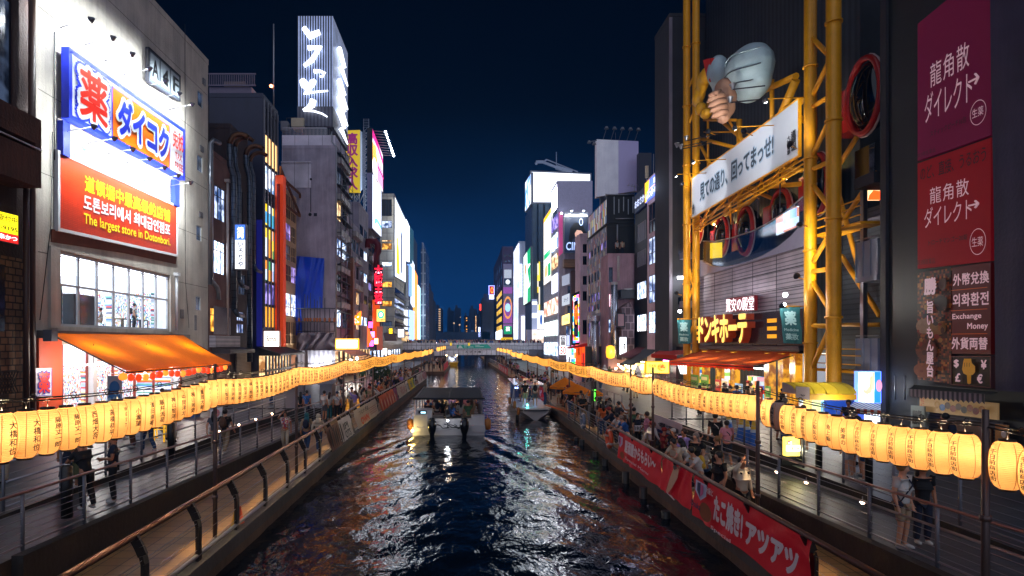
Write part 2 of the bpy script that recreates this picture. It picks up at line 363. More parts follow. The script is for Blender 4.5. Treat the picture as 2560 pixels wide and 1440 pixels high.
def gY(Y,pl,pr,pt,pb,cols,rows,fu,fv,mats):
 x0,x1=(pl-VX)*Y/F,(pr-VX)*Y/F;zt,zb=ZY(Y,pt),ZY(Y,pb);out=[]
 for i in range(cols):
  for j in range(rows):
   out.append((x0+(x1-x0)*(i+.5-fu/2)/cols,x0+(x1-x0)*(i+.5+fu/2)/cols,zb+(zt-zb)*(j+.5-fv/2)/rows,zb+(zt-zb)*(j+.5+fv/2)/rows,R.choice(mats)))
 return out
def cloth(name,c,mat,parent=None,nx=14,ny=8,sag=.12,wav=0.,val=0.,vmat=None,sc=0):
 """hanging / stretched cloth between four corners (tl, tr, br, bl); val = drop of the front valance"""
 tl,tr,br,bl=[Vector(a)for a in c];nn=(tr-tl).cross(bl-tl).normalized();nn=nn if nn.z>0 or abs(nn.z)<.01 else-nn;mb=MB();vs=[]
 for j in range(ny+1):
  for i in range(nx+1):
   u,v=i/nx,j/ny;p=tl.lerp(tr,u).lerp(bl.lerp(br,u),v)
   vs.append(p-Vector((0,0,1))*sag*math.sin(math.pi*v)*(1 if abs(nn.z)>.2 else 0)+nn*wav*math.sin(u*23+v*4+2*math.sin(v*5+u*7)))
 mb.add(vs,[(j*(nx+1)+i,j*(nx+1)+i+1,(j+1)*(nx+1)+i+1,(j+1)*(nx+1)+i)for j in range(ny)for i in range(nx)],0,True)
 if val:
  vs=[]
  for i in range(nx*2+1):
   p=bl.lerp(br,i/(nx*2));vs+=[p,p-Vector((0,0,val*(1-.25*(i%2)*(1 if sc else 0))))]
  mb.add(vs,[(2*i,2*i+1,2*i+3,2*i+2)for i in range(nx*2)],1)
 return mb.build(name,[mat,vmat or mat],parent)
 # MATERIALS SHARED
STEEL=M('brushed_steel','#9a9aa0',.35,.9,var=.1);DARKM=M('dark_painted_metal','#2a2a30',.45,.4,var=.2);GREYM=M('grey_painted_metal','#6d6e76',.5,.3,var=.2)
WHITEP=M('white_paint','#d8d8da',.45,var=.08);BLACK=M('black_paint','#0c0d10',.5,var=0);CABLE=M('black_cable','#0a0a0c',.6,var=0)
RAILM=M('worn_brown_handrail','#563a30',.4,.2,var=.35,vs=1.2)
POSTM=M('dark_bronze_post','#2b2421',.4,.5,var=.2)
DGLASS=M('dark_window_glass','#0a0f18',.08,0,var=.3,vs=.7)
WHT=E('white_tube_light','#f4f8ff',14.);WHTS=E('white_lit_sign','#f0f4ff',1.4);WARML=E('warm_bulb','#ffd9a0',22.)
WLIT=litmat('white_lit_room','#eef4ff','#5f7fae',2.2,1.4);BLIT=litmat('bluish_lit_room','#c8d8ff','#26406e',1.3,1.1)
YLIT=litmat('amber_lit_room','#ffb54a','#7a4a10',1.6,1.2);OLIT=litmat('warm_lit_room','#ffd8a0','#8a5a30',1.5,1.0);DIML=litmat('dim_room','#4a5a78','#0c1422',.5,1.0);PLIT=litmat('violet_lit_room','#b9a4ff','#3a3478',1.2,.8)
GLASS=glassmat()
# WATER
ZW=.6
def water():
 m,k,b=base('canal_water');b.inputs['Base Color'].default_value=(.002,.005,.010,1);b.inputs['Roughness'].default_value=.07;b.inputs['IOR'].default_value=1.4
 t=k.n('ShaderNodeTexCoord');mp=k.n('ShaderNodeMapping');mp.inputs['Scale'].default_value=(1.0,.62,1);k.l(t.outputs['Object'],mp.inputs[0])
 n1=k.n('ShaderNodeTexNoise',i_Scale=5.0,i_Detail=4.0,i_Roughness=.55,i_Distortion=.5);k.l(mp.outputs[0],n1.inputs['Vector'])
 n2=k.n('ShaderNodeTexNoise',i_Scale=1.7,i_Detail=3.0,i_Distortion=.4);k.l(mp.outputs[0],n2.inputs['Vector'])
 b1=k.n('ShaderNodeBump',i_Strength=.17,i_Distance=.05);b2=k.n('ShaderNodeBump',i_Strength=.45,i_Distance=.12)
 k.l(n2.outputs['Fac'],b2.inputs['Height']);k.l(n1.outputs['Fac'],b1.inputs['Height']);k.l(b2.outputs[0],b1.inputs['Normal']);k.l(b1.outputs[0],b.inputs['Normal'])
 ws=[];r=random.Random(3)
 for i in range(24):
  L=.38*1.105**i*(.8+.4*r.random());a=r.uniform(-.9,.9)+(math.pi if r.random()<.4 else 0)+math.pi/2
  ws.append((2*math.pi/L*math.cos(a),2*math.pi/L*math.sin(a),r.uniform(0,6.28),.0034*L**.72))
 ys=[];y=-6.
 while y<330:ys.append(y);y+=max(.12,(abs(y)+4)*.012)
 xs=[-9+18*i/130 for i in range(131)];mb=MB();vs=[]
 for y in ys:
  at=1 if y<60 else max(.2,1-(y-60)/120)
  for x in xs:
   z=sum(A*math.sin(kx*x+ky*y+p)for kx,ky,p,A in ws)*.62*at
   if 37<y<120:pass
   dx=x+.9+(33-y)*.02;w=max(0,33-y)
   if 0<w<26:z+=.05*math.exp(-w/14)*math.sin(5.2*(abs(dx)-.32*w))*math.exp(-((abs(dx)-.3*w-1.4)/1.3)**2)
   vs.append((x,y,z+ZW))
 n=len(xs);mb.add(vs,[(j*n+i,j*n+i+1,(j+1)*n+i+1,(j+1)*n+i)for j in range(len(ys)-1)for i in range(n-1)],0,True)
 tag(mb.build('canal_water',m),kind='structure')
water()
# QUAYS, PROMENADES
ZL,ZU=1.08,1.75
def XL(y):return-5.4+.7*min(1,max(0,(y-32)/44))
XR=6.2
PAVE=brickmat('grey_promenade_tiles','#404850','#363e46','#1a1e22',.6,.6,.012,.42,'XY',.25,0,var=.7)
WALK=brickmat('lantern_warm_quay_tiles','#a8804e','#987246','#3e3020',.45,.45,.012,.5,'XY',.25,0,var=.6)  # warm lantern light is put into the quay tile colour
KERB=wallmat('quay_kerb_stone','#57504a',.4);QWALL=wallmat('quay_wall_concrete','#6b5340',.55,1.5);RWALL=wallmat('ramp_wall_stone','#2b2723',.5,2.)
def slab(name,pts,z,m,t=1.6,side=None):
 mb=MB();mb.prism([(x,y,z)for x,y in pts],(0,0,-t),0,1);return tag(mb.build(name,[m,side or QWALL]),kind='structure')
ysL=[2,15,32,43,54,65,76]
slab('quay_walk',[(XL(y)-.42,y)for y in ysL]+[(-8.3,76),(-8.3,2)],ZL,WALK,2.6)
slab('quay_walk',[(XR+.42,y)for y in(2,69)]+[(8.3,69),(8.3,2)],ZL,WALK,2.6)
for sgn,ed in((-1,[(XL(y),y)for y in ysL]),(1,[(XR,2),(XR,69)])):
 mb=MB()
 for(x0,y0),(x1,y1)in zip(ed,ed[1:]):
  mb.prism([(x0,y0,ZL+.07),(x1,y1,ZL+.07),(x1+sgn*.415,y1,ZL+.07),(x0+sgn*.415,y0,ZL+.07)],(0,0,-.3),0)
  mb.prism([(x0+sgn*.03,y0,ZL-.234),(x1+sgn*.03,y1,ZL-.234),(x1+sgn*.41,y1,ZL-.234),(x0+sgn*.41,y0,ZL-.234)],(0,0,-2.4),1)
 tag(mb.build('quay_kerb',[KERB,QWALL]),kind='structure')
slab('quay_walk',[(-8.3,98),(-3.3,98),(-2.9,139),(-8.3,139)],ZL,WALK,2.6);slab('quay_walk',[(6.3,82),(8.3,82),(8.3,139),(5.8,139)],ZL,WALK,2.6)
slab('quay_walk',[(-8.3,139.1),(-3.0,139.1),(-3.0,210),(-8.3,210)],ZL,WALK,2.6);slab('quay_walk',[(5.7,139.1),(8.3,139.1),(8.3,210),(5.7,210)],ZL,WALK,2.6)
slab('promenade',[(-60,-20),(-10.6,-20),(-10.6,36),(-60,36)],ZU,PAVE,3,RWALL);slab('promenade',[(-10.6,-20),(-8.3,-20),(-8.3,11),(-10.6,11)],ZU,PAVE,3,RWALL)
slab('promenade',[(-60,36),(-8.3,36.5),(-8.3,300),(-60,300)],ZU,PAVE,3,RWALL)
slab('promenade',[(10.6,-20),(60,-20),(60,31),(10.6,31)],ZU,PAVE,3,RWALL);slab('promenade',[(8.3,-20),(10.6,-20),(10.6,9),(8.3,9)],ZU,PAVE,3,RWALL)
slab('promenade',[(8.3,31.5),(60,31),(60,300),(8.3,300)],ZU,PAVE,3,RWALL)
for sg,y0,y1 in((-1,11,35.5),(1,9,30.5)):
 a,b=sorted((sg*8.3,sg*10.6));mb=MB();mb.prism([(a,y0,ZU),(a,y1,ZL),(a,y1,-1),(a,y0,-1)],(b-a,0,0),0,1)
 mb.s=mb.s;o=mb.build('ramp',[RWALL,PAVE]);tag(o,kind='structure')
 w=MB();w.prism([(sg*8.3,y0,ZU+.05),(sg*8.3,y1,ZL+.12),(sg*8.3,y1,ZL-.3),(sg*8.3,y0,ZL-.3)],(-sg*.22,0,0));tag(w.build('ramp_wall',RWALL,None),'dark stone side wall of the %s bank ramp along the quay walk'%('left' if sg<0 else 'right'),'wall')
g=MB();g.box(-900,-60.2,-40,1600,-3,ZU-.05);g.box(60.2,900,-40,1600,-3,ZU-.05);g.box(-60,60,301,1600,-3,1.2);tag(g.build('ground',M('far_asphalt','#3a3a40',.8)),kind='structure')
# RAILINGS
def railing(name,label,pts,every,h=1.1,lean=0.,rm=None,pm=None,cables=4,pr=.035,rr=.03,flat=False,group='railings along the banks',low=True,mid=False):
 """handrail on posts along pts (x, y, zbase); lean shifts the top rail inland"""
 rm=rm or STEEL;pm=pm or GREYM;P=[Vector(p)for p in pts];Ls=[(b-a).length for a,b in zip(P,P[1:])];tot=sum(Ls)
 def at(d):
  for(a,b),L in zip(zip(P,P[1:]),Ls):
   if d<=L+1e-6:return a.lerp(b,d/L)
   d-=L
  return P[-1]
 c=at(tot/2);r=root(name,c,label,'railing',group);n=max(1,min(95,int(tot/every)))
 up=lambda k:Vector((lean*max(0,(k-.6)/.4)**1.5,0,h*k))
 mb=MB();mb.tube([p+up(1)for p in P],rr,8);mb.build('handrail',rm,r)
 for i in range(n+1):
  p=at(tot*i/n);q=MB()
  if flat:
   ks=[0,.3,.6,.72,.84,.93,.985]
   for ka,kb in zip(ks,ks[1:]):q.bar(p+up(ka),p+up(kb),.07,.16,0)
  else:q.tube([p,p+up(.5),p+up(.98)],pr,6)
  q.build('post',pm,r)
 if low or cables:
  q=MB()
  if low:q.tube([p+up(.1)for p in P],rr*.7,6)
  if mid:q.tube([p+up(.62)+Vector((.08,0,0))for p in P],rr*.8,6)
  for i in range(cables):q.tube([p+up(.2+.7*i/max(1,cables))for p in P],.007,4)
  q.build('cable_infill',STEEL,r)
 return r
railing('canal_railing','brown handrail on curved dark flat posts along the left quay edge',[(XL(y)-.16,y,ZL+.07)for y in ysL],2.1,1.18,-.2,RAILM,POSTM,3,rr=.06,flat=True)
railing('canal_railing','dark handrail on flat posts along the right quay edge behind red banners',[(XR+.1,y,ZL+.07)for y in(2,24)],2.2,1.12,-.18,RAILM,POSTM,3,rr=.055,flat=True)
railing('canal_railing','steel wire railing along the right quay edge beside the moored boat',[(XR+.1,y,ZL+.07)for y in(24.3,36)],1.7,1.12,-.12,GREYM,GREYM,6)
railing('canal_railing','steel railing with red banners along the far right quay beyond the moored boat',[(XR+.1,y,ZL+.07)for y in(45,68.8)],2.,1.12,-.1,STEEL,GREYM,5)
railing('ramp_railing','steel railing along the canal side of the left ramp',[(-8.38,4,ZU),(-8.38,11,ZU+.02),(-8.38,35.4,ZL+.1)],1.75,1.1,0,M('rosy_steel','#8a6a66',.35,.6,var=.1),GREYM,6)
railing('ramp_railing','steel railing along the shop side of the left ramp with small lights',[(-10.75,14,ZU),(-10.75,36,ZU)],1.9,1.15,0,STEEL,GREYM,5,mid=True)
railing('ramp_railing','steel railing along the canal side of the right ramp with small lights',[(8.38,3.5,ZU),(8.38,9,ZU+.02),(8.38,30.2,ZL+.1)],1.75,1.1,0,M('rosy_steel'),GREYM,6,mid=True)
railing('ramp_railing','steel railing along the shop side of the right ramp',[(10.75,5,ZU),(10.75,31,ZU)],1.9,1.15,0,STEEL,GREYM,5)
railing('promenade_railing','steel railing on the left upper promenade edge past the ramp',[(-8.42,38.5,ZU),(-8.42,60,ZU)],1.6,1.1,0,STEEL,GREYM,3)
railing('promenade_railing','steel railing on the far left upper promenade edge near the bridge',[(-8.42,64,ZU),(-8.42,96,ZU)],1.8,1.1,0,STEEL,GREYM,3)
railing('promenade_railing','steel railing on the right upper promenade edge behind the orange parasols',[(8.42,32,ZU),(8.42,78,ZU)],1.6,1.15,0,STEEL,GREYM,4)
railing('quay_end_railing','steel railing round the far left quay before the bridge',[(-3.5,98.2,ZL),(-3.1,138,ZL)],2.,1.1,0,STEEL,GREYM,3)
railing('quay_end_railing','steel railing round the far right quay before the bridge',[(8.2,82.2,ZL),(6.45,82.2,ZL),(5.95,138,ZL)],2.,1.1,0,STEEL,GREYM,3)
LEDB=E('small_rail_light','#ffd0a8',30.)
def raillights(name,label,pts,group):
 for i,p in enumerate(pts):
  mb=MB();mb.ball(p,.045,10,0);mb.tube([Vector(p),Vector(p)+Vector((0,0,.12))],.012,5,1);o=mb.build(name,[LEDB,GREYM])
  tag(o,label+', %s from the camera'%'nearest second third fourth fifth sixth'.split()[i],'light',group)
raillights('rail_light','small round white light under the handrail of the left ramp',[(-10.62,y,2.02-(y-14)*.012)for y in(26.0,28.3,30.6,33.2)],'lights on the left ramp railing')
raillights('rail_light','small round white light under the handrail of the right ramp',[(8.5,1*y,2.42-(y-9)*.028)for y in(12.8,14.9,16.3,18.0,20.4,23.)],'lights on the right ramp railing')
# THE STONE FOOTBRIDGE AND WHAT LIES BEYOND
YB=141.
bp_=brickmat('bridge_stone_panels','#eeecf8','#e0deea','#84848f',1.1,2.6,.05,.7,'XZ',.3,0,var=.2)
r=root('stone_bridge',(2,YB,0),'wide grey stone bridge with curved deck and crowd crossing the canal','bridge')
px=lambda p,y=YB:(p-VX)*y/F
mb=MB();n=22;x0,x1=px(1086),px(1322);top=[];bot=[]
for i in range(n+1):
 t=i/n;x=x0+(x1-x0)*t;a=math.sin(math.pi*t);top.append((x,YB-1,ZY(YB,877.5-2.5*a)));bot.append((x,YB-1,ZY(YB,889.5-2.5*a)))
mb.prism(bot+top[::-1],(0,16,0));mb.build('girder',bp_,r)
mb=MB();mb.box(px(1000),px(1366),YB+.6,YB+1.1,ZY(YB,874),ZY(YB,857));mb.box(px(1000),px(1366),YB+1.1,YB+16,4.2,4.6);mb.box(px(1000),px(1366),YB+14.5,YB+15,4.6,6.);mb.build('parapet',bp_,r)
mb=MB();mb.box(px(1000),px(1086),YB-1,YB+15,1.0,ZY(YB,875));mb.box(px(1322),px(1366),YB-1,YB+15,1.0,ZY(YB,875));mb.box(px(1086),px(1112),YB+2,YB+15,-1,3.6);mb.box(px(1216),px(1240),YB+2,YB+15,-1,3.6);mb.build('abutment',wallmat('abutment_concrete','#6a6874',.3),r)
mb=MB()
for i in range(61):
 t=i/60;x=px(1088)+(px(1320)-px(1088))*t;a=math.sin(math.pi*t);zb=ZY(YB,877.5-2.5*a)
 mb.box(x-.09,x+.09,YB-.95,YB-.8,zb,zb+1.05)
mb.tube([(px(1088)+(px(1320)-px(1088))*t/20,YB-.87,ZY(YB,877.5-2.5*math.sin(math.pi*t/20))+1.1)for t in range(21)],.1,6);mb.build('balustrade',M('pale_steel','#b4b6c0',.4,.5),r)
q=QY(YB-1.02,1160,1206,874.5,884);q.k=2;q.text('えびす橋',.08,.25,.92,.8,M('bridge_letters','#2a2a30',.6,var=0),r,.02,sp=1.9)
q=Q(PY(YB-1.2,1142,862),PY(YB-1.2,1219,860.5),PY(YB-1.2,1229,871),PY(YB-1.2,1142,871),(0,-1,0))
o=q.panel('bridge_banner',M('teal_banner','#2f9a8c',.7,em='#2f9a8c',es=.10),None,.06);tag(o,'long teal banner hung on the railing of the stone bridge','banner')
q.poly([(.03,.95),(.08,.2),(.13,.2),(.18,.95)],M('banner_white','#cfe8e4',.7,var=0),o);q.text('OSAKA',.33,.45,.5,.8,MC['banner_white'],o,.02);q.rects([(.22,.2,.4,.3),(.58,.2,.72,.3),(.56,.5,.82,.62),(.22,.55,.3,.7)],MC['banner_white'],o)
for pxx,w in((1125,5),(1170,5)):
 q=QY(YB-1.25,pxx,pxx+w,857,864);tag(q.panel('notice_board',E('yellow_notice','#e8c020',.6),None,.05),'small yellow notice on the bridge railing %s the teal banner'%('left of' if pxx<1140 else 'above'),'sign')
for pxx in(1089,1111,1177):
 o=root('bridge_lamp',(px(pxx,150),150,5),'white globe street lamp on the bridge '+{1089:'nearest its left end',1111:'second from its left end',1177:'near its middle'}[pxx],'street lamp','globe lamps on the bridge')
 mb=MB();mb.tube([(px(pxx,150),150,4.6),(px(pxx,150),150,5.6)],.05,6);mb.build('pole',DARKM,o)
 for dx in(-.35,0,.35):mb=MB();mb.ball((px(pxx,150)+dx,150,6.0+(dx==0)*.15-.28),.17,8);mb.build('globe',E('pinkish_globe','#ffe2f0',16),o)
 lamp('globe_glow',(px(pxx,150),149.6,6.6),o,200,(1,.95,.98),'POINT',.3)
def block(name,label,Y,pl,pr,pt,depth,wall,wins=(),cat='building',zb=1.2):
 x0,x1=px(pl,Y),px(pr,Y);zt=ZY(Y,pt);r=root(name,((x0+x1)/2,Y+depth/2,zb),label,cat,'dark blocks beyond the bridge');mb=MB();mb.box(x0,x1,Y,Y+depth,zb,zt);mb.build('wall',wall,r)
 mb=MB();mb.box(x0+.15*(x1-x0),x0+.5*(x1-x0),Y+1,Y+depth/2,zt+.003,zt+2.2);mb.build('roof_plant',wall,r)
 for a,b,c,e,m in wins:mb=MB();mb.quad(PY(Y-.06,a,e),PY(Y-.06,b,e),PY(Y-.06,b,c),PY(Y-.06,a,c));mb.build('window',m,r)
 return r
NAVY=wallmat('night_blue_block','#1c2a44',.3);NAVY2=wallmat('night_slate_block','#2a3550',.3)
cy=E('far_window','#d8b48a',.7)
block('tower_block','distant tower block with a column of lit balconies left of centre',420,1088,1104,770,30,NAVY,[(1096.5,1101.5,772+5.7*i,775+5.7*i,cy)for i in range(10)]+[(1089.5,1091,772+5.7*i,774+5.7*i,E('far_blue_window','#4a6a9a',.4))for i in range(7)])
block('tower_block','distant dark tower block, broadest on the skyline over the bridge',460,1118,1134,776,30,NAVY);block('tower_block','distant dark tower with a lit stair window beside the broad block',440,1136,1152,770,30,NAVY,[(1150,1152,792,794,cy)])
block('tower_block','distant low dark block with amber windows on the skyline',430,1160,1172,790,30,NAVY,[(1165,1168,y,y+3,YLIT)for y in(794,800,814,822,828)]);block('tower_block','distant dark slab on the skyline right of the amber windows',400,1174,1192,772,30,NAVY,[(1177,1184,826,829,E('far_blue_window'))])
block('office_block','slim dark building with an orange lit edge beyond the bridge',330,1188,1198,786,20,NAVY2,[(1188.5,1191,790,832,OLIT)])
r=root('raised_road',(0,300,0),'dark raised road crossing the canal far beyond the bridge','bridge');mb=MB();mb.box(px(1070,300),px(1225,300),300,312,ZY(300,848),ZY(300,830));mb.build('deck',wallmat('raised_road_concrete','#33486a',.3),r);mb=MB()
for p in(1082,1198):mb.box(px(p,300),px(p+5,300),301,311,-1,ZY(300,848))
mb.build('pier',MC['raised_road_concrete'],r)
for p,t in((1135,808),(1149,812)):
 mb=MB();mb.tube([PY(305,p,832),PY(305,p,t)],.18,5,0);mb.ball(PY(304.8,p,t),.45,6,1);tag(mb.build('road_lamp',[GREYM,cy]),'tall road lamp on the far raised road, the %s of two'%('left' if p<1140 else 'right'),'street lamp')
 # LEFT BANK BUILDINGS
XA=-19.6;XB=-18.8;XC=-14.4
CREAM=wallmat('cream_rough_plaster','#c4bcb0',.35,.8,.5);
# stone-clad restaurant at the near left edge
STONE=brickmat('tan_ashlar_stone','#8d6a4c','#6d5039','#2a1d14',.42,.3,.03,.8,'YZ',1.0,.37,var=1.5);BROWNW=wallmat('rusty_brown_render','#3a2118',.6,2.2,.6)
ye=YX(XA,89)
r=bld('restaurant_building','brown restaurant building with stone cladding and open balcony at the left edge',XA,17,ye,ZU,21.5,-1,10,BROWNW,cw=[(23.2,26.0,PX(XA,20,262).z,20.5,DIML)],cm=BROWNW)
y6=YX(XA,62);mb=MB();mb.box(XA+.003,XA+.16,17,y6,ZU,9.4);mb.build('stone_cladding',STONE,r)
w=MB();w.box(XA+.17,XA+.24,23.0,25.3,6.2,9.0);w.build('window',DGLASS,r)
mb=MB();zt,zb=ZY(26,300),ZY(26,470);xo=-18.35
mb.box(XA-.02,xo,18,26.05,zb,zb+1.5);mb.box(XA-.02,xo,18,26.05,zt-1.1,zt);mb.box(XA-.02,xo,25.7,26.05,zb+1.503,zt-1.103);mb.box(XA-.02,xo,22.2,22.5,zb+1.503,zt-1.103)
mb.build('balcony',wallmat('mottled_brown_tile','#5a3323',.65,3.,.8),r)
mb=MB();mb.tube([(xo+.06,18,zb+1.62),(xo+.06,26,zb+1.62)],.04,6);mb.build('balcony_rail',STEEL,r)
mb=MB();mb.tube([(XA+.5,YX(-19.1,66),0+ZU),(XA+.5,YX(-19.1,66),13)],.12,8);mb.build('downpipe',M('brown_pipe','#4a3026',.5),r)
mb=MB();mb.tube([(XA+.4,YX(-19.2,80),ZU),(XA+.4,YX(-19.2,80),21)],.14,8);mb.build('downpipe',MC['brown_pipe'],r)
mb=MB();mb.box(XA,-17.6,21.4,23.2,ZY(23,1000),ZY(23,985));
for i in range(13):
 y0=21.4+i*.15;mb.bar((-17.6,y0,ZY(23,985)),(-17.6,y0+.5,ZY(23,930)),.03,.03);mb.bar((-17.6,y0+.5,ZY(23,985)),(-17.6,y0,ZY(23,930)),.03,.03)
mb.bar((-17.6,21.4,ZY(23,928)),(-17.6,23.6,ZY(23,928)),.06,.06);mb.build('lattice_screen',M('dark_timber','#1a120e',.6),r)
q=QX(-18.2,(-30,521),(45,540),(45,611),(-30,595));o=q.panel('restaurant_sign',E('yellow_lit_panel','#f4e21a',1.25),None,.3,DARKM,.03);tag(o,'yellow and red lit sign reading 受付中 and 串かつ on the brown restaurant','sign')
q.rects([(0,.69,1,1)],E('red_lit_panel','#d8201a',.9),o);BK=M('black_lettering','#0a0a0a',.5,var=0);WT=E('white_lit_lettering','#ffffff',1.3)
q.text('受付中',.3,.08,.95,.3,BK,o,.01);q.text('-9195',.36,.45,.95,.6,BK,o,.015);q.text('串かつ',.3,.75,.93,.93,WT,o,.03)
# drugstore building
y0,y1=ye,YX(XA,520);zTop=27.
big=gX(XA,147,421,628,815,1,1,1,1,[None])[0];row=gX(XA,160,424,338,402,9,1,.82,.9,[WLIT])
sw=[gX(XA,a,b,c,d,1,1,1,1,[DIML])[0]for a,b,c,d in((494,508,222,262),(493,507,384,426),(491,504,562,600),(489,502,740,776))]
door=gX(XA,150,455,862,1052,1,1,1,1,[None])[0]
wr=bld('drugstore_building','tall cream plaster drugstore building with floodlit signs and orange awning',XA,y0+.02,y1,ZU,zTop,-1,16,CREAM,cw=[big,door]+row+sw,mull=0,fm=M('pale_window_frame','#b8bcc0',.4))
DR=wr
def room(par,X,q,dep,back,ceil_em,floor,name='shop_interior',side=-1):
 a,b,c,e=q[:4];e2=X+side*.17;f=X+side*dep;mb=MB()
 mb.quad((f,a,c),(f,b,c),(f,b,e),(f,a,e),0);mb.quad((e2,a,c),(f,a,c),(f,a,e),(e2,a,e),0);mb.quad((e2,b,c),(f,b,c),(f,b,e),(e2,b,e),0)
 mb.quad((e2,a,c),(e2,b,c),(f,b,c),(f,a,c),2);mb.quad((e2,a,e),(e2,b,e),(f,b,e),(f,a,e),1)
 return mb.build(name,[back,ceil_em,floor],par)
PAL=['#f4f6fa','#c8d4e8','#d83a3a','#2a6ac8','#f0e04a','#3aa060','#ffffff','#8a94a8','#e8a0b0','#101820','#f8fbff','#5ac0d8']
PAL2=['#f4f6fa','#dfe8f4','#c8d8ec','#ffffff','#9ab4d4','#f8fbff','#d85a5a','#5a8ac8','#e8eef6','#a8b8cc','#e8d88a','#5aa090','#3a4a66','#d0dcec'];GOODS=goodsmat('shelf_goods',PAL2,.055,.1,.85,'YZ');GOODX=goodsmat('shelf_goods_end',PAL2,.05,.09,.8,'XZ');CEIL=E('bright_shop_ceiling','#f2f6ff',3.2);FLOORW=M('pale_shop_floor','#b8bcc0',.3)
WALLW=M('self_lit_shop_wall','#e8ecf2',.6,em='#e8f0ff',es=.25)  # room light put into the wall as a faint glow of its own
room(wr,XA,big,7.5,WALLW,CEIL,FLOORW)
for k,(dx,ya,yb,h)in enumerate(((7.0,big[0]+.2,big[1]-.2,2.5),(4.6,big[0]+1.2,big[0]+4.6,2.2),(3.9,big[0]+4.9,big[1]-2.2,2.1),(2.6,big[1]-2.0,big[1]-.2,2.2),(3.0,big[0]+.2,big[0]+1.0,2.2))):
 if k==0:mb=MB();mb.box(XA-7.4,XA-.9,big[1]-.5,big[1]-.1,big[2],big[2]+2.5,0);mb.box(XA-7.4,XA-2.2,big[1]-4.2,big[1]-3.8,big[2],big[2]+1.9,0);mb.box(XA-7.4,XA-3.2,big[1]-8.,big[1]-7.6,big[2],big[2]+2.0,0);mb.build('goods_shelf',GOODX,wr)
 mb=MB();mb.box(XA-dx-.35,XA-dx,ya,yb,big[2],big[2]+h,0);mb.box(XA-dx-.37,XA-dx+.02,ya-.02,yb+.02,big[2]+h,big[2]+h+.08,1);mb.build('goods_shelf',[GOODS,WHITEP],wr)
mb=MB();mb.box(XA-1.2,XA-.5,big[0]+.1,big[0]+1.0,big[2],big[2]+2.1);mb.build('goods_shelf',goodsmat('dark_goods',['#0a1a18','#14302c','#20403a','#8aa8a0','#102420'],.2,.3,.25,'YZ'),wr)
mb=MB();mb.box(XA-1.3,XA-.7,big[0]+2.2,big[0]+4.2,big[2],big[2]+1.75);mb.build('goods_shelf',goodsmat('dark_bag_rack',['#05070a','#101418','#1a2028','#0a0c10'],.5,.4,0,'YZ'),wr)
mb=MB();Z=big
for i in range(8):y=Z[0]+(Z[1]-Z[0])*i/7;mb.box(XA-.12,XA-.02,y-.07,y+.07,Z[2],Z[3])
for z in(Z[2]+.06,Z[2]+(Z[3]-Z[2])*.56,Z[3]-.06):mb.box(XA-.116,XA-.024,Z[0],Z[1],z-.055,z+.055)
f=mb.build('shop_window',M('pale_window_frame'),wr);mb=MB();mb.quad((XA-.07,Z[0],Z[2]),(XA-.07,Z[1],Z[2]),(XA-.07,Z[1],Z[3]),(XA-.07,Z[0],Z[3]));mb.build('glass',GLASS,f)
mb=MB();mb.box(XA+.003,XA+.14,Z[0]-.75,Z[0]-.06,Z[2]-.1,Z[3]+.15);mb.box(XA+.003,XA+.10,Z[0]-.7,Z[1]+.5,Z[3]+.05,Z[3]+.16);mb.box(XA+.003,XA+.14,Z[1]+.06,Z[1]+.6,Z[2]-.1,Z[3]+.1);mb.build('window_surround',CREAM,wr)
mb=MB();yy=YX(XA,436);mb.tube([(XA+.15,yy,PX(XA,436,825).z),(XA+.15,yy,PX(XA,436,690).z)],.1,8);mb.box(XA+.02,XA+.34,yy-.18,yy+.18,PX(XA,436,690).z,PX(XA,436,682).z);mb.build('downpipe',WHITEP,wr)
for a,b,c,d in((450,457,773,796),(486,490,788,826),(499,507,362,376),(497,505,528,542),(506,512,194,210)):
 qq=QXr(XA,a,b,c,d,off=0);
 mb=MB();P=[qq.p(u,v,.004)for u,v in((0,0),(0,1),(1,1),(1,0))];mb.prism(P,(.08,0,0));mb.build('vent',stripemat('vent_slats','#9a9aa0','#3a3a40',.08,'Z',bump=.8),wr)
mb=MB();yl=YX(XA,456);zl=PX(XA,100,826).z;mb.box(XA+.003,XA+.55,y0+.05,yl,zl-.35,zl);mb.build('ledge',wallmat('grey_ledge','#7a7470',.4),wr)
mb=MB();mb.box(XA+.56,XA+.95,y0+.1,YX(XA+.9,126),zl-.5,zl+.02);mb.build('awning_box',GREYM,wr)
for pts,rd in(([(128,330),(124,560),(96,800)],.018),([(133,80),(133,400)],.03),([(460,60),(461,700),(470,820)],.016)):MB().tube([(XA+.07,YX(XA,p),PX(XA,p,y).z)for p,y in pts],rd,5).build('wall_cable',CABLE,wr)
mb=MB()
for z_ in(9.9,13.6,17.4,21.2,24.6):mb.box(XA+.002,XA+.006,YX(XA,95),YX(XA,518),z_,z_+.035)
mb.build('wall_joint',M('plaster_joint','#6a645c',.9),wr)
for a,b,c,d,nm in((140,158,300,386,'near'),(425,436,448,512,'far')):
 mb=MB();P=[QXr(XA,a,b,c,d).p(u,v,.35)for u,v in((0,0),(0,1),(1,1),(1,0))];mb.prism(P,(-.3,0,0));mb.build('sign_post',M('blue_sign_post','#2030b8',.4,var=.05),wr)
WSIGN=M('white_sign_face','#e6e8ee',.35,var=.04);RSIGN=brickmat('red_board_face','#c83408','#bc2c06','#ac2606',.35,.09,.01,.35,'YZ',0,0);ORS=M('orange_sign_face','#dc5e04',.35,var=.06);BLU=M('blue_sign_letter','#1c2cb4',.35,var=0);REDL=M('red_sign_letter','#d4281a',.35,var=0);YEL=M('yellow_sign_letter','#ffdf20',.4,var=0);WLT=M('white_sign_letter','#f4f4f6',.4,var=0)
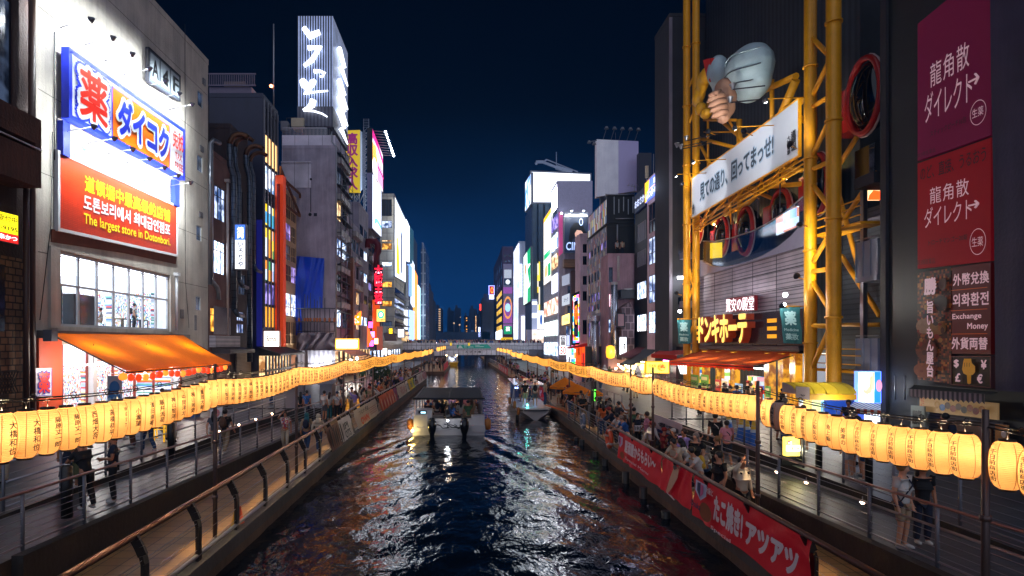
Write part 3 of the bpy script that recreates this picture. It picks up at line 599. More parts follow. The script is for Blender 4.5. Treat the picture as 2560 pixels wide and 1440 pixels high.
q=QX(XA,(143,126),(436,327),(436,446),(143,291));q.c=[c+Vector((.62,0,0))for c in q.c]
o=q.panel('sign_board',WSIGN,None,.35,M('blue_sign_post'),.12);tag(o,'blue framed sign board with red 薬 and an orange field on the cream building','sign')
q.rects([(0,0,1,.035),(0,.965,1,1),(0,0,.012,1),(.99,0,1,1)],BLU,o);q.rects([(.287,.1,.838,.965)],BLU,o);q.rects([(.295,.115,.83,.95)],ORS,o)
q.text('薬',.05,.12,.25,.9,REDL,o,.025,ol=(BLU,.36));q.text('薬',.05,.12,.25,.9,REDL,o,.025,ol=(WLT,.24))
q.text('ダイコク',.325,.2,.81,.86,BLU,o,.045,sp=.88,ol=(WLT,.24))
q.text('免税',.85,.12,.975,.5,REDL,o,.02,sp=.9);q.text('TAX',.875,.57,.955,.71,REDL,o,.02);q.text('FREE',.87,.77,.965,.92,REDL,o,.02)
q=QX(XA,(139,385),(434,518),(434,636),(139,570));q.c=[c+Vector((.2,0,0))for c in q.c]
o=q.panel('sign_board',RSIGN,None,.16,WHITEP,.16);tag(o,'red sign board with yellow and white Chinese, Korean and English lines above the shop window','sign')
q.text('道頓堀中最高级的店铺',.16,.13,.92,.38,YEL,o,.02,sp=1.05)
q.text('도톤보리에서 최대급인점포',.15,.42,.92,.655,WLT,o,.025);q.text('The largest store in Dotonbori.',.15,.7,.92,.9,YEL,o,.02)
mb=MB();q2=q.sub(-.03,1.03,1.02,1.2);mb.prism([q2.p(0,0,-.1),q2.p(0,1,-.16),q2.p(.5,.82,-.16),q2.p(1,1,-.16),q2.p(1,0,-.1)],(-.08,0,0));mb.build('old_sign_patch',M('old_paint_patch','#6a3a28',.8,var=.4),DR)
q=QX(XA,(352,120),(431,190),(431,252),(352,202));q.c=[c+Vector((.5,0,0))for c in q.c]
o=q.panel('floor_board',M('dark_floor_board','#333a44',.4),None,.2,DARKM,.05);tag(o,'dark sign board reading A 4 F high on the cream building','sign');q.rects([(.03,.08,.31,.92),(.35,.08,.64,.92),(.68,.08,.97,.92)],M('grey_board_face','#8a949c',.5,var=0),o)
for t,a in(('A',.08),('4',.4),('F',.74)):q.text(t,a,.22,a+.2,.8,BK,o,.02)
def arm_light(tip,root_,par_label,group,aim,en,col=(.88,.96,1.),ang=150,stick=None):
 tip=Vector(tip);rt=Vector(root_);o=root('arm_floodlight',rt,par_label,'floodlight',group);mb=MB();mb.tube([rt,rt+(tip-rt)*.1+Vector((0,0,.03)),tip],.022,6);mb.build('arm',STEEL,o)
 d=(Vector(aim)-tip).normalized();mb=MB();mb.tube([tip-d*.06,tip+d*.03,tip+d*.16],[.05,.09,.16],10);mb.build('lamp_head',GREYM,o);mb=MB();mb.ball(tip+d*.13,.10,8);mb.build('bulb',E('floodlight_bulb','#f2f8ff',30),o)
 lamp('floodlight',tip+d*.26,o,en,col,'SPOT',.1,aim,ang,.7);return o
NTH=['nearest','second','third','fourth','fifth','sixth','seventh','eighth','ninth','tenth']
def row_arm(n,a,b,at,labf,group,en,reach,up=0,aimdz=-1.0,back=0,**k):
 a,b=Vector(a),Vector(b)
 for i in range(n):
  p=a.lerp(b,i/(n-1));tip=p+Vector((reach,-.25,up));arm_light(tip,p,labf%NTH[i],group,p+Vector((back,0,aimdz)),en,**k)
za=PX(XA+.7,437,318).z
row_arm(7,PX(XA+.3,150,70),PX(XA+.3,422,275),0,'%s floodlight arm on the wall above the blue and white sign board','floodlight arms above the upper sign board',2300,1.75,.3,-.1)
row_arm(7,PX(XA+.3,165,330),PX(XA+.3,424,466),0,'%s floodlight arm between the two big sign boards','floodlight arms above the red sign board',1700,1.6,.2,-.2)
ORC=clothmat('orange_awning_cloth','#f87a06',.44)
a=PX(XA+.5,128,832);b=PX(XA+.5,457,837);X3=XA+4.6
yb_,ya_=b.y,a.y;c3=Vector((X3,YX(X3,578),ZY(YX(X3,578),907)));d3=Vector((X3,YX(X3,316),ZY(YX(X3,316),927)))
o=cloth('awning',(a,b,c3,d3),ORC,None,20,10,.1,.012,.16,ORC,1);tag(o,'wide orange fabric awning over the drugstore entrance','awning')
fr=MB()
for p,q_ in((a,d3),(b,c3),(d3,c3)):fr.tube([p-Vector((0,0,.08)),q_-Vector((0,0,.08))],.03,6)
fr.build('frame',DARKM,o)
for t in(.12,.5,.88):
 p=a.lerp(b,t).lerp(d3.lerp(c3,t),.3)-Vector((0,0,1.0));l=root('tube_light',p,'white tube light under the orange awning, %s'%{.12:'near end',.5:'middle',.88:'far end'}[t],'light','tube lights under the orange awning');mb=MB();mb.bar(p-Vector((0,.7,0)),p+Vector((0,.7,0)),.06,.05);mb.build('tube',WHT,l);lamp('tube_glow',p-Vector((0,0,.1)),l,210,(1,.92,.82),'POINT',.4)
 mb=MB();mb.bar(p,p+Vector((0,0,1.0)),.02,.02);mb.build('hanger',DARKM,l)
ORW=M('orange_shop_wall','#c8481a',.6,var=.15);mb=MB();mb.box(XA+.003,XA+.12,y0+.05,YX(XA,149),ZU+.01,zl-.36);mb.build('orange_side_wall',ORW,DR)
room(DR,XA,door,5,M('self_lit_shop_wall'),CEIL,FLOORW,'shop_interior')
mb=MB()
for i in range(4):y=door[0]+.5+i*3;mb.box(XA-3.2,XA-2.7,y,y+2.3,door[2],door[2]+2.1,0)
mb.box(XA-4.6,XA-.5,door[1]-.6,door[1]-.2,door[2],door[2]+2.3,0);mb.box(XA-4.9,XA-4.6,door[0],door[1],door[2],door[2]+2.4,0);mb.build('goods_shelf',goodsmat('warm_goods',PAL2+['#ff8a3a','#e04030','#ffd0a0','#c85030'],.05,.09,.85,'YZ'),DR)
mb=MB();yy=[door[0],door[0]+.12,door[0]+2.1,door[0]+2.5,door[0]+4.4,door[0]+6.6,door[0]+8.8,door[1]-.15]
for y in yy:mb.box(XA-.1,XA+.02,y,y+.1,door[2],door[3])
mb.box(XA-.09,XA+.015,door[0]+2.5,door[1],door[3]-.9,door[3]-.78);f=mb.build('shop_front',M('red_brown_frame','#8a3020',.4),DR)
mb=MB();mb.quad((XA-.06,door[0],door[2]),(XA-.06,door[1],door[2]),(XA-.06,door[1],door[3]),(XA-.06,door[0],door[3]));mb.build('glass',GLASS,f)
mb=MB();mb.box(XA+.003,XA+.3,door[0]+2.15,door[0]+2.45,ZU,door[3]);mb.build('pillar',WHITEP,DR)
q=QX(XA+.16,(87,921),(130,920),(130,990),(87,992));q.n=Vector((1,0,0));o=q.panel('medicine_poster',WSIGN,None,.03);tag(o,'white poster with red kanji 薬 on the orange shop wall','poster');q.rects([(.02,.02,.98,.04),(.02,.96,.98,.98),(.02,.04,.05,.96),(.95,.04,.98,.96)],BLU,o)
q.text('薬',.17,.12,.83,.88,REDL,o,.03,ol=(BLU,.06))
def nobori(name,label,p,h,w,face,base_c,items,pole=True,cat='banner'):
 p=Vector(p);o=root(name,p,label,cat);mb=MB();mb.tube([p,p+Vector((0,0,h+.15))],.02,6);d=Vector((math.cos(face),math.sin(face),0));mb.tube([p+Vector((0,0,h+.1)),p+Vector((0,0,h+.1))+d*w],.012,5);mb.tube([p,p+Vector((0,0,.05))],.2,10);mb.build('pole',WHITEP,o)
 nn=Vector((d.y,-d.x,0));q=Q(p+Vector((0,0,h)),p+d*w+Vector((0,0,h)),p+d*w+Vector((0,0,h*.22)),p+Vector((0,0,h*.22)),nn);q.panel('cloth',base_c,o,.01);items(q,o);return o
CL=M('pale_blue_cloth','#a8c8dc',.8,var=.1);TB=M('blue_print','#2a78b8',.7,var=0)
def octo(q,o):q.disc(.5,.3,.36,.17,TB,o);q.poly([(.2,.4),(.8,.4),(.95,.58),(.75,.55),(.6,.62),(.5,.52),(.35,.6),(.2,.55),(.05,.58)],TB,o);q.text('たこ',.15,.64,.85,.9,REDL,o,.05,vert=True)
nobori('nobori_flag','pale blue banner flag with octopus print and red lettering by the drugstore',(-17.0,28.6,ZU),2.4,.75,-.1,CL,octo)
RL=M('red_lantern_paper','#c82a14',.5,em='#ff3a14',es=1.1,var=.2);RL2=M('orange_lantern_paper','#e06018',.5,em='#ff7a28',es=1.6,var=.2);PKL=E('pink_hot_bulb','#ffd0c0',9.)
for i in range(19):
 t=i/18;p=d3.lerp(c3,t*.96+.03)+Vector((-.35,0,-.28-.13*abs(math.sin(t*9.4))));mb=MB();r0=.15 if i%5 else .19
 mb.lathe([(.05,.17),(r0*.8,.12),(r0,0),(r0*.8,-.12),(.05,-.17)],p,10,0,caps=True);mb.tube([p+Vector((0,0,.17)),p+Vector((0,0,.34))],.008,4,1)
 if i%4==3:mb.ball(p+Vector((0,-.05,.3)),.09,6,2)
 tag(mb.build('small_red_lantern',[RL if i%3 else RL2,CABLE,PKL]),('small red' if i%3 else 'small orange')+' paper lantern under the orange awning, number %s along the string'%'one two three four five six seven eight nine ten eleven twelve thirteen fourteen fifteen sixteen seventeen eighteen nineteen'.split()[i],'lantern','small red lanterns under the orange awning')
for i,(pxx,yy,w,h,c)in enumerate(((185,28.5,1.2,.7,'#e8e0d8'),(330,32.,.9,.6,'#c83028'),(395,35,.9,1.,'#a82a20'))):
 p=PZ(ZU,pxx,1090);p=Vector((-16.5+i*.2,yy,ZU));o=root('goods_table',p,'display table of boxed snacks under the awning, %s'%['beside the white doors','by the octopus flag','beneath the small red lanterns'][i],'table');mb=MB();mb.box(p.x-.4,p.x+.4,p.y-w/2,p.y+w/2,ZU,ZU+.75);mb.build('table',WHITEP,o);mb=MB()
 for k in range(6):mb.box(p.x-.3,p.x+.3,p.y-w/2+k*w/6,p.y-w/2+(k+.8)*w/6,ZU+.754,ZU+.754+.2+.3*R.random())
 mb.build('goods',goodsmat('stall_goods',PAL+['#e05a20','#ffb030'],.2,.15,.3,'YZ'),o)
 # brown building with ducts
BRN=wallmat('aged_brown_wall','#86645e',.45,1.5,.3);DKB=wallmat('sooty_wall','#3a2a2a',.5,1.5,.3)
y0,y1=YX(XA,523),YX(XA,574);zt=PX(XA,533,389).z
cw=[gX(XA,536,563,460,545,1,1,1,1,[BLIT])[0],gX(XA,535,562,598,682,1,1,1,1,[litmat('strong_white_room','#ffffff','#7aa0d8',3,2.)])[0],gX(XA,526,568,768,830,1,1,1,1,[YLIT])[0]]
r=bld('narrow_building','narrow brown building with lit windows and metal flue next to the cream drugstore',XA,y0,y1,ZU,zt,-1,8,BRN,cw=cw,mull=2,split=.7)
mb=MB();fy=YX(XA+.5,528);mb.tube([(XA+.45,fy,PX(XA,528,715).z),(XA+.45,fy,PX(XA,528,372).z),(XA+.55,fy+.3,PX(XA,528,360).z),(XA+.8,fy+.9,PX(XA,528,362).z)],.19,10);mb.tube([(XA+.45,fy,PX(XA,528,705).z),(XA+.6,fy+.8,PX(XA,528,718).z),(XA+.6,fy+1.1,PX(XA,528,730).z),(XA+.6,fy+1.15,PX(XA,528,750).z)],.17,10);mb.build('flue',M('galvanised_flue','#8a8d94',.3,.8,var=.15),r)
mb=MB();fy=YX(XA+.3,569);mb.tube([(XA+.3,fy,PX(XA,569,838).z),(XA+.3,fy,PX(XA,569,462).z)],.1,8);mb.box(XA+.1,XA+.5,fy-.2,fy+.2,PX(XA,569,462).z,PX(XA,569,455).z);mb.build('downpipe',M('pale_pipe','#b8aca8',.5),r)
mb=MB();g=gX(XA,526,568,765,836,1,1,1,1,[0])[0];mb.box(XA+.25,XA+.3,g[0],g[1],g[2],g[3]);mb.build('corrugated_screen',stripemat('steel_slats','#8a8a92','#4a4a54',.14,'Y',.4,.8,.5),r)
mb=MB();mb.box(XA+.003,XA+.5,y0,YX(XA,586),PX(XA,525,868).z,PX(XA,525,839).z);mb.build('white_siding',stripemat('white_siding_boards','#9a94a0','#7d7884',.32,'Z',.6,.4),r)
mb=MB();mb.prism([(XA+.1,y0+.3,PX(XA,530,868).z),(XA+1.5,y0+.3,PX(XA,530,874).z),(XA+1.5,y0+.3,PX(XA,530,884).z),(XA+.1,y0+.3,PX(XA,530,884).z)],(0,5.5,0));mb.build('canopy',M('dark_canopy','#2a2020',.6),r)
mb=MB();g=gX(XA,586,622,880,945,1,1,1,1,[0])[0];mb.box(XA+.05,XA+.2,g[0],g[1],ZU,g[3]);mb.build('roller_shutter',stripemat('shutter_slats','#6a5a54','#3a302c',.12,'Z',.5,.8,.3),r)
y0,y1=y1+.02,YX(XA,618);zt=PX(XA,575,321).z
r=bld('duct_building','dark sooty building behind a bundle of tall ventilation ducts',XA,y0,y1,ZU,zt,-1,9,DKB,cw=gX(XA,592,607,470,560,1,1,1,1,[DGLASS])+gX(XA,596,614,680,738,1,2,1,.8,[DIML])+gX(XA,592,610,775,836,1,2,1,.8,[BLIT]),fw=[],mull=2)
DUCT=brickmat('segmented_duct','#5a626e','#505864','#24282e',50,.55,.02,.32,'XZ',.3,0);DUCT.node_tree.nodes['Principled BSDF'].inputs['Metallic'].default_value=.7
for k,(pa,pb,top,bot,rad)in enumerate(((585,583,345,772,.24),(598,596,352,700,.18),(624,612,372,905,.22),(634,626,388,660,.17))):
 X=XA+.75+.1*k;y=YX(X,pa);z=lambda p:ZY(y,p);mb=MB()
 mb.tube([(X,y,z(bot)),(X,y,z(470)),(X-.02,y-.1,z(440)),(X-.1,y-.55,z(418)),(X-.1,y-.6,z(400)),(X-.1,y-.6,z(top+22))],rad,10,0)
 mb.tube([(X-.1,y-.6,z(top+22))]+[(X-.1+.8*(1-math.cos(a)),y-.6+.3*(1-math.cos(a)),z(top+22)+.9*math.sin(a))for a in(.3,.6,.9,1.2,1.6,2.0,2.3)],rad,10,1)
 if bot<800:mb.tube([(X,y,z(bot)),(X+.1,y+.5,z(bot+14)),(X+.2,y+1.4,z(bot+16))],rad*.9,10,0)
 mb.build('ventilation_duct',[DUCT,M('orange_reflection_elbow','#5a3c28',.35,.8,var=.3)],r)  # orange reflections on the elbows are put into their colour
q=QY(47.5,588,613,562,672);o=q.panel('vertical_sign',WHTS,None,.5,GREYM,.05);tag(o,'tall narrow lit sign with 焼肉 on its blue top between the ducts','sign')
q.rects([(0,0,1,.345)],E('blue_lit_panel','#3a66d0',1.5),o);q.text('焼肉',.2,.05,.88,.31,WT,o,.03,vert=True);q.text('いろりや',.28,.39,.82,.96,M('navy_lettering','#141c34',.5,var=0),o,.03,vert=True,sp=1.1)
r=bld('terrace_building','dark set-back block with railed roof terrace above the duct building',XA-4.5,60,72,ZU,ZY(60,262),-1,10,DKB,par=0);mb=MB();z=ZY(60,262)
for i in range(26):x=(524-VX)*60/F+i*.18;mb.box(x,x+.05,59.9,59.96,ZY(60,214),ZY(60,186))
mb.box((522-VX)*60/F,(640-VX)*60/F,59.86,60.0,ZY(60,216),ZY(60,213));mb.box((522-VX)*60/F,(640-VX)*60/F,59.88,59.99,ZY(60,187),ZY(60,184));mb.box((522-VX)*60/F,(628-VX)*60/F,60.1,66,z,ZY(60,216));mb.build('roof_terrace',M('mauve_metal','#6a5f72',.5,.2),r)
mb=MB();mb.box((560-VX)*64/F,(612-VX)*64/F,64,68,ZY(60,216),ZY(60,160));mb.build('stair_house',wallmat('dim_tan_wall','#6a5a52',.3),r)
# navy building with vertical fins and coloured glow
NAVB=wallmat('navy_metal_cladding','#23243c',.3,.6,.1,.5);y0,y1=YX(XB,657),YX(XB,694);zt=PX(XB,660,247).z
bands=[(262,326,DGLASS),(330,402,E('orange_lit_band','#ffc884',1.7)),(408,470,WLIT),(474,500,DGLASS),(503,560,goodsmat('yellow_green_band',['#ffe24a','#3ab86a','#e8f4ff','#4aa0d8','#ffd020'],.7,1.1,1.3,'YZ',.2)),(564,640,goodsmat('bright_sign_band',['#e8f4ff','#d8e8ff','#4aa86a','#ffd84a','#ff9a3a','#9ac8ff'],.7,1.0,1.2,'YZ',.2)),(646,700,goodsmat('bright_sign_band',[],1,1,1)),(705,760,PLIT),(764,818,E('amber_band','#f0a030',1.2))]
r=bld('fin_building','slim navy building with vertical fins, lit floors and blue glow',XB,y0,y1,ZU,zt,-1,5,NAVB,cw=[gX(XB,659,692,a,b,1,1,1,1,[m])[0]for a,b,m in bands],cm=NAVB,mull=0,d=.03)
mb=MB()
for i in range(5):y=y0+.25+(y1-y0-.5)*i/4;mb.box(XB,XB+.13,y-.1,y+.1,PX(XB,660,822).z,zt)
mb.build('fin',M('grey_fin','#77767e',.4,.4),r)
BLED=E('blue_led_strip','#3a3cff',1.6);mb=MB();mb.box(XB-1.2,XB-1.12,y0-.08,y0-.02,ZY(y0,866),ZY(y0,560));mb.build('light_strip',BLED,r)
mb=MB();mb.box(XB-.55,XB-.04,y0-.14,y0-.01,ZY(y0,866),ZY(y0,550));mb.build('painted_blue_glow',M('blue_glow_colour','#2a2c78',.5,em='#2c30c0',es=.12),r)  # wall patch carries the LED's blue light in its colour and glow
q=QY(y0-.7,660,698,828,866);o=q.panel('lit_sign',E('cream_white_sign','#fff4e8',2.0),None,.35,M('red_brown_frame'),.05);tag(o,'square white lit sign with black brush lettering below the navy fin building','sign');q.text('Bocindii',.18,.3,.82,.7,BK,o,.03)
mb=MB();e0=XB+.01;mb.prism([(e0,y0-1.2,ZY(y0,868)),(e0+2.0,y0-1.2,ZY(y0,884)),(e0+2.0,y0-1.2,ZY(y0,889)),(e0,y0-1.2,ZY(y0,889))],(0,8.6,0));mb.build('tiled_eave',stripemat('ridged_roof_tile','#3a3438','#1c181a',.28,'Y',.5,1.),r)
mb=MB();mb.box(XB+.003,XB+.5,y0-1,y0+7,ZU,ZY(y0,889));mb.build('entrance_front',OLIT,r);mb=MB()
for i in range(9):mb.box(XB+.5,XB+.62,y0-.9+i*.95,y0-.6+i*.95,ZU,ZY(y0,890),0)
mb.box(XB+.5,XB+.66,y0-1,y0+7,ZU+1.3,ZU+1.5);mb.build('entrance_posts',DARKM,r)
# orange column building
y0,y1=YX(XB,701),YX(XB,741);zt=PX(XB,712,470).z
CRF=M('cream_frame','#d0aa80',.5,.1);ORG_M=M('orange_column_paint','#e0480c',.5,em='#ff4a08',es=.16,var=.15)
cw=[]
for a,b,m in((478,545,PLIT),(552,600,PLIT),(606,650,DIML),(657,704,PLIT),(728,792,WLIT),(800,862,DGLASS)):cw+=gX(XB,713,740,a,b,2,1,.86,.92,[m,DGLASS,m])
r=bld('orange_column_building','narrow building with cream frames and glowing orange column',XB,y0,y1,ZU,zt,-1,6,CRF,cw=cw,fm=CRF,mull=2,split=.4,par=0,d=.04)
mb=MB();yc=YX(XB+.5,704);mb.box(XB+.004,XB+.8,yc-.45,yc+.45,PX(XB,704,866).z,PX(XB,704,452).z);mb.build('orange_column',ORG_M,r)
mb=MB();zz=PX(XB,704,452).z
for p,q_ in(((XB+.4,yc,zz),(XB+.4,y1,zz+.0)),((XB+.4,y1,zz),(XB+.4,y1,zt)),((XB+.4,yc,zz-2.5),(XB+.4,y1,zz-2.5)),((XB+.4,yc,zz+.8),(XB+.4,y1,zz-2.4)),((XB+.4,yc,zz),(XB+.4,yc,zz+1))):mb.bar(p,q_,.2,.2)
mb.build('roof_frame',M('rust_steel','#7a4a28',.6,.3),r)
q=Q((XB+.5,YX(XB+.5,694),PX(XB,694,470).z),(XB+.5,yc-.5,PX(XB,700,470).z),(XB+.5,yc-.5,PX(XB,700,828).z),(XB+.5,YX(XB+.5,694),PX(XB,694,828).z),(1,0,0));q.panel('painted_red_glow',M('painted_red_glow','#4a0a10',.5,em='#ff1c14',es=.06),r,.1)  # red light on this strip is put into its colour and glow
mb=MB();mb.box(XB+.003,XB+.4,y0,y1,ZU,PX(XB,712,872).z);mb.build('shop_front',wallmat('orange_tan_render','#8a5430',.4),r)
# white-walled building under renovation
WALLG=brickmat('pale_lilac_panels','#e2dcec','#dad4e4','#9c98a8',1.55,7.,.035,.8,'XZ',.25,.5,var=.35)
Y4=67.6;x0=(705-VX)*Y4/F;x1=(838-VX)*Y4/F
r=root('renovated_building',((x0+x1)/2,Y4+4,ZU),'big pale grey blank-walled building with blue tarpaulin and scaffold','building');mb=MB();mb.box(x0,x1,Y4,Y4+8,ZU,ZY(Y4,338));mb.build('wall',WALLG,r)
mb=MB();mb.box(x0-.02,x0+3.3,Y4-.14,Y4-.003,ZY(Y4,470),ZY(Y4,408));mb.box(x0-.02,x0+3.32,Y4-.28,Y4-.003,ZY(Y4,408),ZY(Y4,405));mb.build('lift_housing',WALLG,r)
mb=MB();mb.tube([PY(Y4-.06,777,530),PY(Y4-.06,777,450)],.05,6);mb.ball(PY(Y4-.1,777,448),.14,8);mb.ball(PY(Y4-.1,775,536),.2,8);mb.box(PY(Y4,785,0).x,PY(Y4,793,0).x,Y4-.1,Y4-.003,ZY(Y4,541),ZY(Y4,533));mb.build('wall_pipe',DARKM,r)
mb=MB()
for i in range(34):x=x0+(PY(Y4,816,0).x-x0)*i/33;mb.box(x,x+.05,Y4+.1,Y4+.15,ZY(Y4,337.5),ZY(Y4,320))
mb.box(x0,PY(Y4,816,0).x,Y4+.08,Y4+.17,ZY(Y4,320),ZY(Y4,318));mb.build('roof_railing',STEEL,r)
mb=MB();mb.box(PY(Y4,715,0).x,PY(Y4,747,0).x,Y4+2,Y4+4,ZY(Y4,300),ZY(Y4,278));mb.build('water_tank',M('cream_tank','#b8a88c',.5),r)
mb=MB();mb.box(PY(Y4,695,0).x,PY(Y4,712,0).x,Y4+1,Y4+2,ZY(Y4,318),ZY(Y4,294));mb.lathe([(.25,0),(.25,.02)],PY(Y4+.9,700,306),8);mb.build('air_conditioner',GREYM,r)
mb=MB()
for i in range(9):p=PY(Y4+2.5,716+i*12,318);mb.tube([p,p+Vector((0,0,.5+.6*R.random())),p+Vector((.5,0,.9+.5*R.random()))],.06,5)
mb.build('roof_pipework',DARKM,r)
mb=MB()
for i in range(14):
 z=ZY(Y4,900-40*i);mb.box(x1+.01,x1+.6,Y4+.3,Y4+7.6,z,z+.06)
 mb.bar((x1+.58,Y4+.3,z+1.),(x1+.58,Y4+7.6,z+1.),.04,.04);mb.bar((x1+.3,Y4+.5,z),(x1+.3,Y4+7.3,z+1.75),.1,.06)
for y in(.3,2.8,5.2,7.6):mb.bar((x1+.58,Y4+y,ZU),(x1+.58,Y4+y,ZY(Y4,345)),.06,.06)
mb.build('fire_stair',DARKM,r)
mb=MB();mb.tube([(x1+.15,Y4-.12,ZY(Y4,870)),(x1+.15,Y4-.12,ZY(Y4,368)),(x1-.35,Y4-.12,ZY(Y4,355)),(x1-.35,Y4-.12,ZY(Y4,330))],.09,6);mb.build('downpipe',STEEL,r)
BT=M('blue_tarpaulin','#1048cc',.28,var=.3,vs=1.2)
ca,cb=PY(Y4-.35,741,640),PY(Y4-.35,811,646);o=cloth('tarpaulin',(ca,cb,PY(Y4-.35,806,772),PY(Y4-.35,738,772)),BT,None,40,26,0,.09);tag(o,'bright blue tarpaulin hung over the pale blank wall','tarpaulin')
o=cloth('tarpaulin',(PY(Y4-.8,738,690),PY(Y4-.8,750,690),PY(Y4-.8,756,836),PY(Y4-.8,739,838)),BT,None,12,20,0,.07);tag(o,'narrow strip of blue tarpaulin beside the orange column building','tarpaulin')
o=root('scaffold',PY(Y4-1.2,790,850)*Vector((1,1,0))if False else Vector((PY(Y4,790,0).x,Y4-1.2,ZU)),'steel scaffold with orange couplings in front of the pale wall','scaffold');mb=MB();m2=MB()
for pxx,t in((748,770),(762,735),(769,738),(776,732),(786,748),(793,752),(800,742),(812,745),(824,770),(836,780)):a=PY(Y4-1.2,pxx,t);mb.tube([a,(a.x,a.y,ZU)],.045,5);m2.box(a.x-.1,a.x+.1,a.y-.12,a.y+.12,ZY(Y4,806),ZY(Y4,796))
for p in(771,804,828):mb.tube([PY(Y4-1.25,742,p),PY(Y4-1.25,838,p)],.05,5)
mb.bar(PY(Y4-1.4,742,804),PY(Y4-1.4,838,806),.6,.08);mb.build('pole',M('scaffold_tube','#5a5a62',.4,.6),o);m2.build('coupling',M('orange_coupling','#b86418',.6),o)
GC=M('grey_dust_sheet','#5c525c',.8,var=.35,vs=.8);o=cloth('dust_sheet',(PY(Y4-1.9,742,832),PY(Y4-1.9,838,832),PY(Y4-1.9,839,876),PY(Y4-1.9,740,875)),GC,None,60,12,0,.22);tag(o,'grey dust sheets gathered in folds along the scaffold base','sheet')
HO=M('white_steel_hoarding','#a8a6b0',.28,.5,var=.15);mb=MB();a,b=PY(Y4-2.2,770,876),PY(Y4-2.2,839,876);mb.box(a.x,b.x,Y4-2.3,Y4-2.2,ZU,a.z);c=PY(Y4-2.2,740,876);mb.box(c.x,a.x-.01,Y4-2.0,Y4-1.9,ZU,a.z);o=mb.build('site_hoarding',stripemat('hoarding_panels','#b8b8c4','#8e8e9a',.5,'X',.25,.35,.3));tag(o,'pale metal site hoarding lit by floodlights below the dust sheets','hoarding')
for i,pxx in enumerate((785,815)):
 p=PY(Y4-3.2,pxx,915-12*i);o=root('site_floodlight',p,'%s white floodlight shining on the pale site hoarding'%('brighter lower' if i==0 else 'smaller upper'),'floodlight');mb=MB();mb.tube([p,(p.x,p.y,ZU)],.03,5);mb.build('stand',DARKM,o);mb=MB();mb.ball(p+Vector((0,.12,0)),.16,8);mb.build('lamp_head',E('site_lamp','#f0f6ff',25),o);lamp('site_glow',p+Vector((0,.35,0)),o,240-100*i,(.95,.97,1),'POINT',.15)
Yn=70.;x0,x1=PY(Yn,743,0).x,PY(Yn,832,0).x;zt,zm,zb=ZY(Yn,40),ZY(Yn,266),ZY(Yn,316)
STW=stripemat('white_lit_fins','#0c0e18','#b8c8f0',.3,'X',.4,0,0,.5);bb=STW.node_tree.nodes['Principled BSDF'];k=N(STW);lk=bb.inputs['Base Color'].links[0].from_socket;k.l(lk,bb.inputs['Emission Color']);bb.inputs['Emission Strength'].default_value=.2
STY=stripemat('white_lit_fins_side','#0c0e18','#c8d8ff',.3,'Y',.4,0,0,.4);bb=STY.node_tree.nodes['Principled BSDF'];N(STY).l(bb.inputs['Base Color'].links[0].from_socket,bb.inputs['Emission Color']);bb.inputs['Emission Strength'].default_value=.3
o=root('roof_sign_tower',((x0+x1)/2,Yn+5,ZY(Yn,330)),'tall striped rooftop sign tower with white brush strokes','sign');mb=MB();mb.box(x0,x1,Yn,Yn+9,zb,zm-.01);mb.build('base_skirt',stripemat('grey_fin_skirt','#5a5a68','#3e3e4a',.42,'X',.5,.4),o)
mb=MB();mb.box(x0+.5,x1-.5,Yn+.5,Yn+8.5,ZY(Yn,345),zb-.01);mb.build('roof_frame',DARKM,o)
mb=MB();mb.quad((x0,Yn,zm),(x1,Yn,zm),(x1,Yn,zt),(x0,Yn,zt),0);mb.quad((x1,Yn,zm),(x1,Yn+9,zm),(x1,Yn+9,zt),(x1,Yn,zt),1);mb.quad((x0,Yn,zt),(x1,Yn,zt),(x1,Yn+9,zt),(x0,Yn+9,zt),2);mb.quad((x0,Yn,zm),(x0,Yn+9,zm),(x0,Yn+9,zt),(x0,Yn,zt),2);mb.build('lit_panel',[STW,STY,DARKM],o)
NEON=E('white_neon_stroke','#e8f0ff',2.);mb=MB();P=lambda a,b:PY(Yn-.35,a,b)
for pts,rs in(([(755,200),(762,212),(770,224),(782,206),(788,200)],[.35,.5,.28,.4,.2]),([(770,224),(760,234),(788,230),(820,227)],[.2,.14,.12,.1]),([(783,250),(780,262),(770,270),(758,276)],[.38,.42,.25,.18]),([(760,275),(785,278),(805,284),(818,292)],[.14,.12,.1,.08]),([(785,178),(800,178),(812,182),(806,192),(800,191)],[.25,.18,.15,.12,.1]),([(760,70),(775,90),(800,80)],[.3,.4,.3]),([(770,120),(800,118),(780,150),(760,165)],[.3,.3,.3,.2])):mb.tube([P(*p)for p in pts],rs,8)
mb.build('brush_stroke',NEON,o);mb=MB();P=lambda y,p:Vector((x1+.35,Yn+y,ZY(Yn,p)))
for a,b in((182,205),(225,250),(262,300),(100,140)):mb.tube([P(2,a),P(5,(a+b)/2),P(3,b),P(7,b+10)],[.3,.25,.3,.1],6)
mb.build('brush_stroke',NEON,o)
o=root('radio_mast',PY(62,684,400),'thin mast with a red warning lamp above the navy fin building','mast');mb=MB();a=PY(62,684,275);mb.tube([a,PY(62,684,60)],.07,6);mb.build('pole',STEEL,o);mb=MB();mb.ball(PY(61.8,678,215),.16,8);mb.build('warning_lamp',E('red_warning_lamp','#ff8050',18),o)
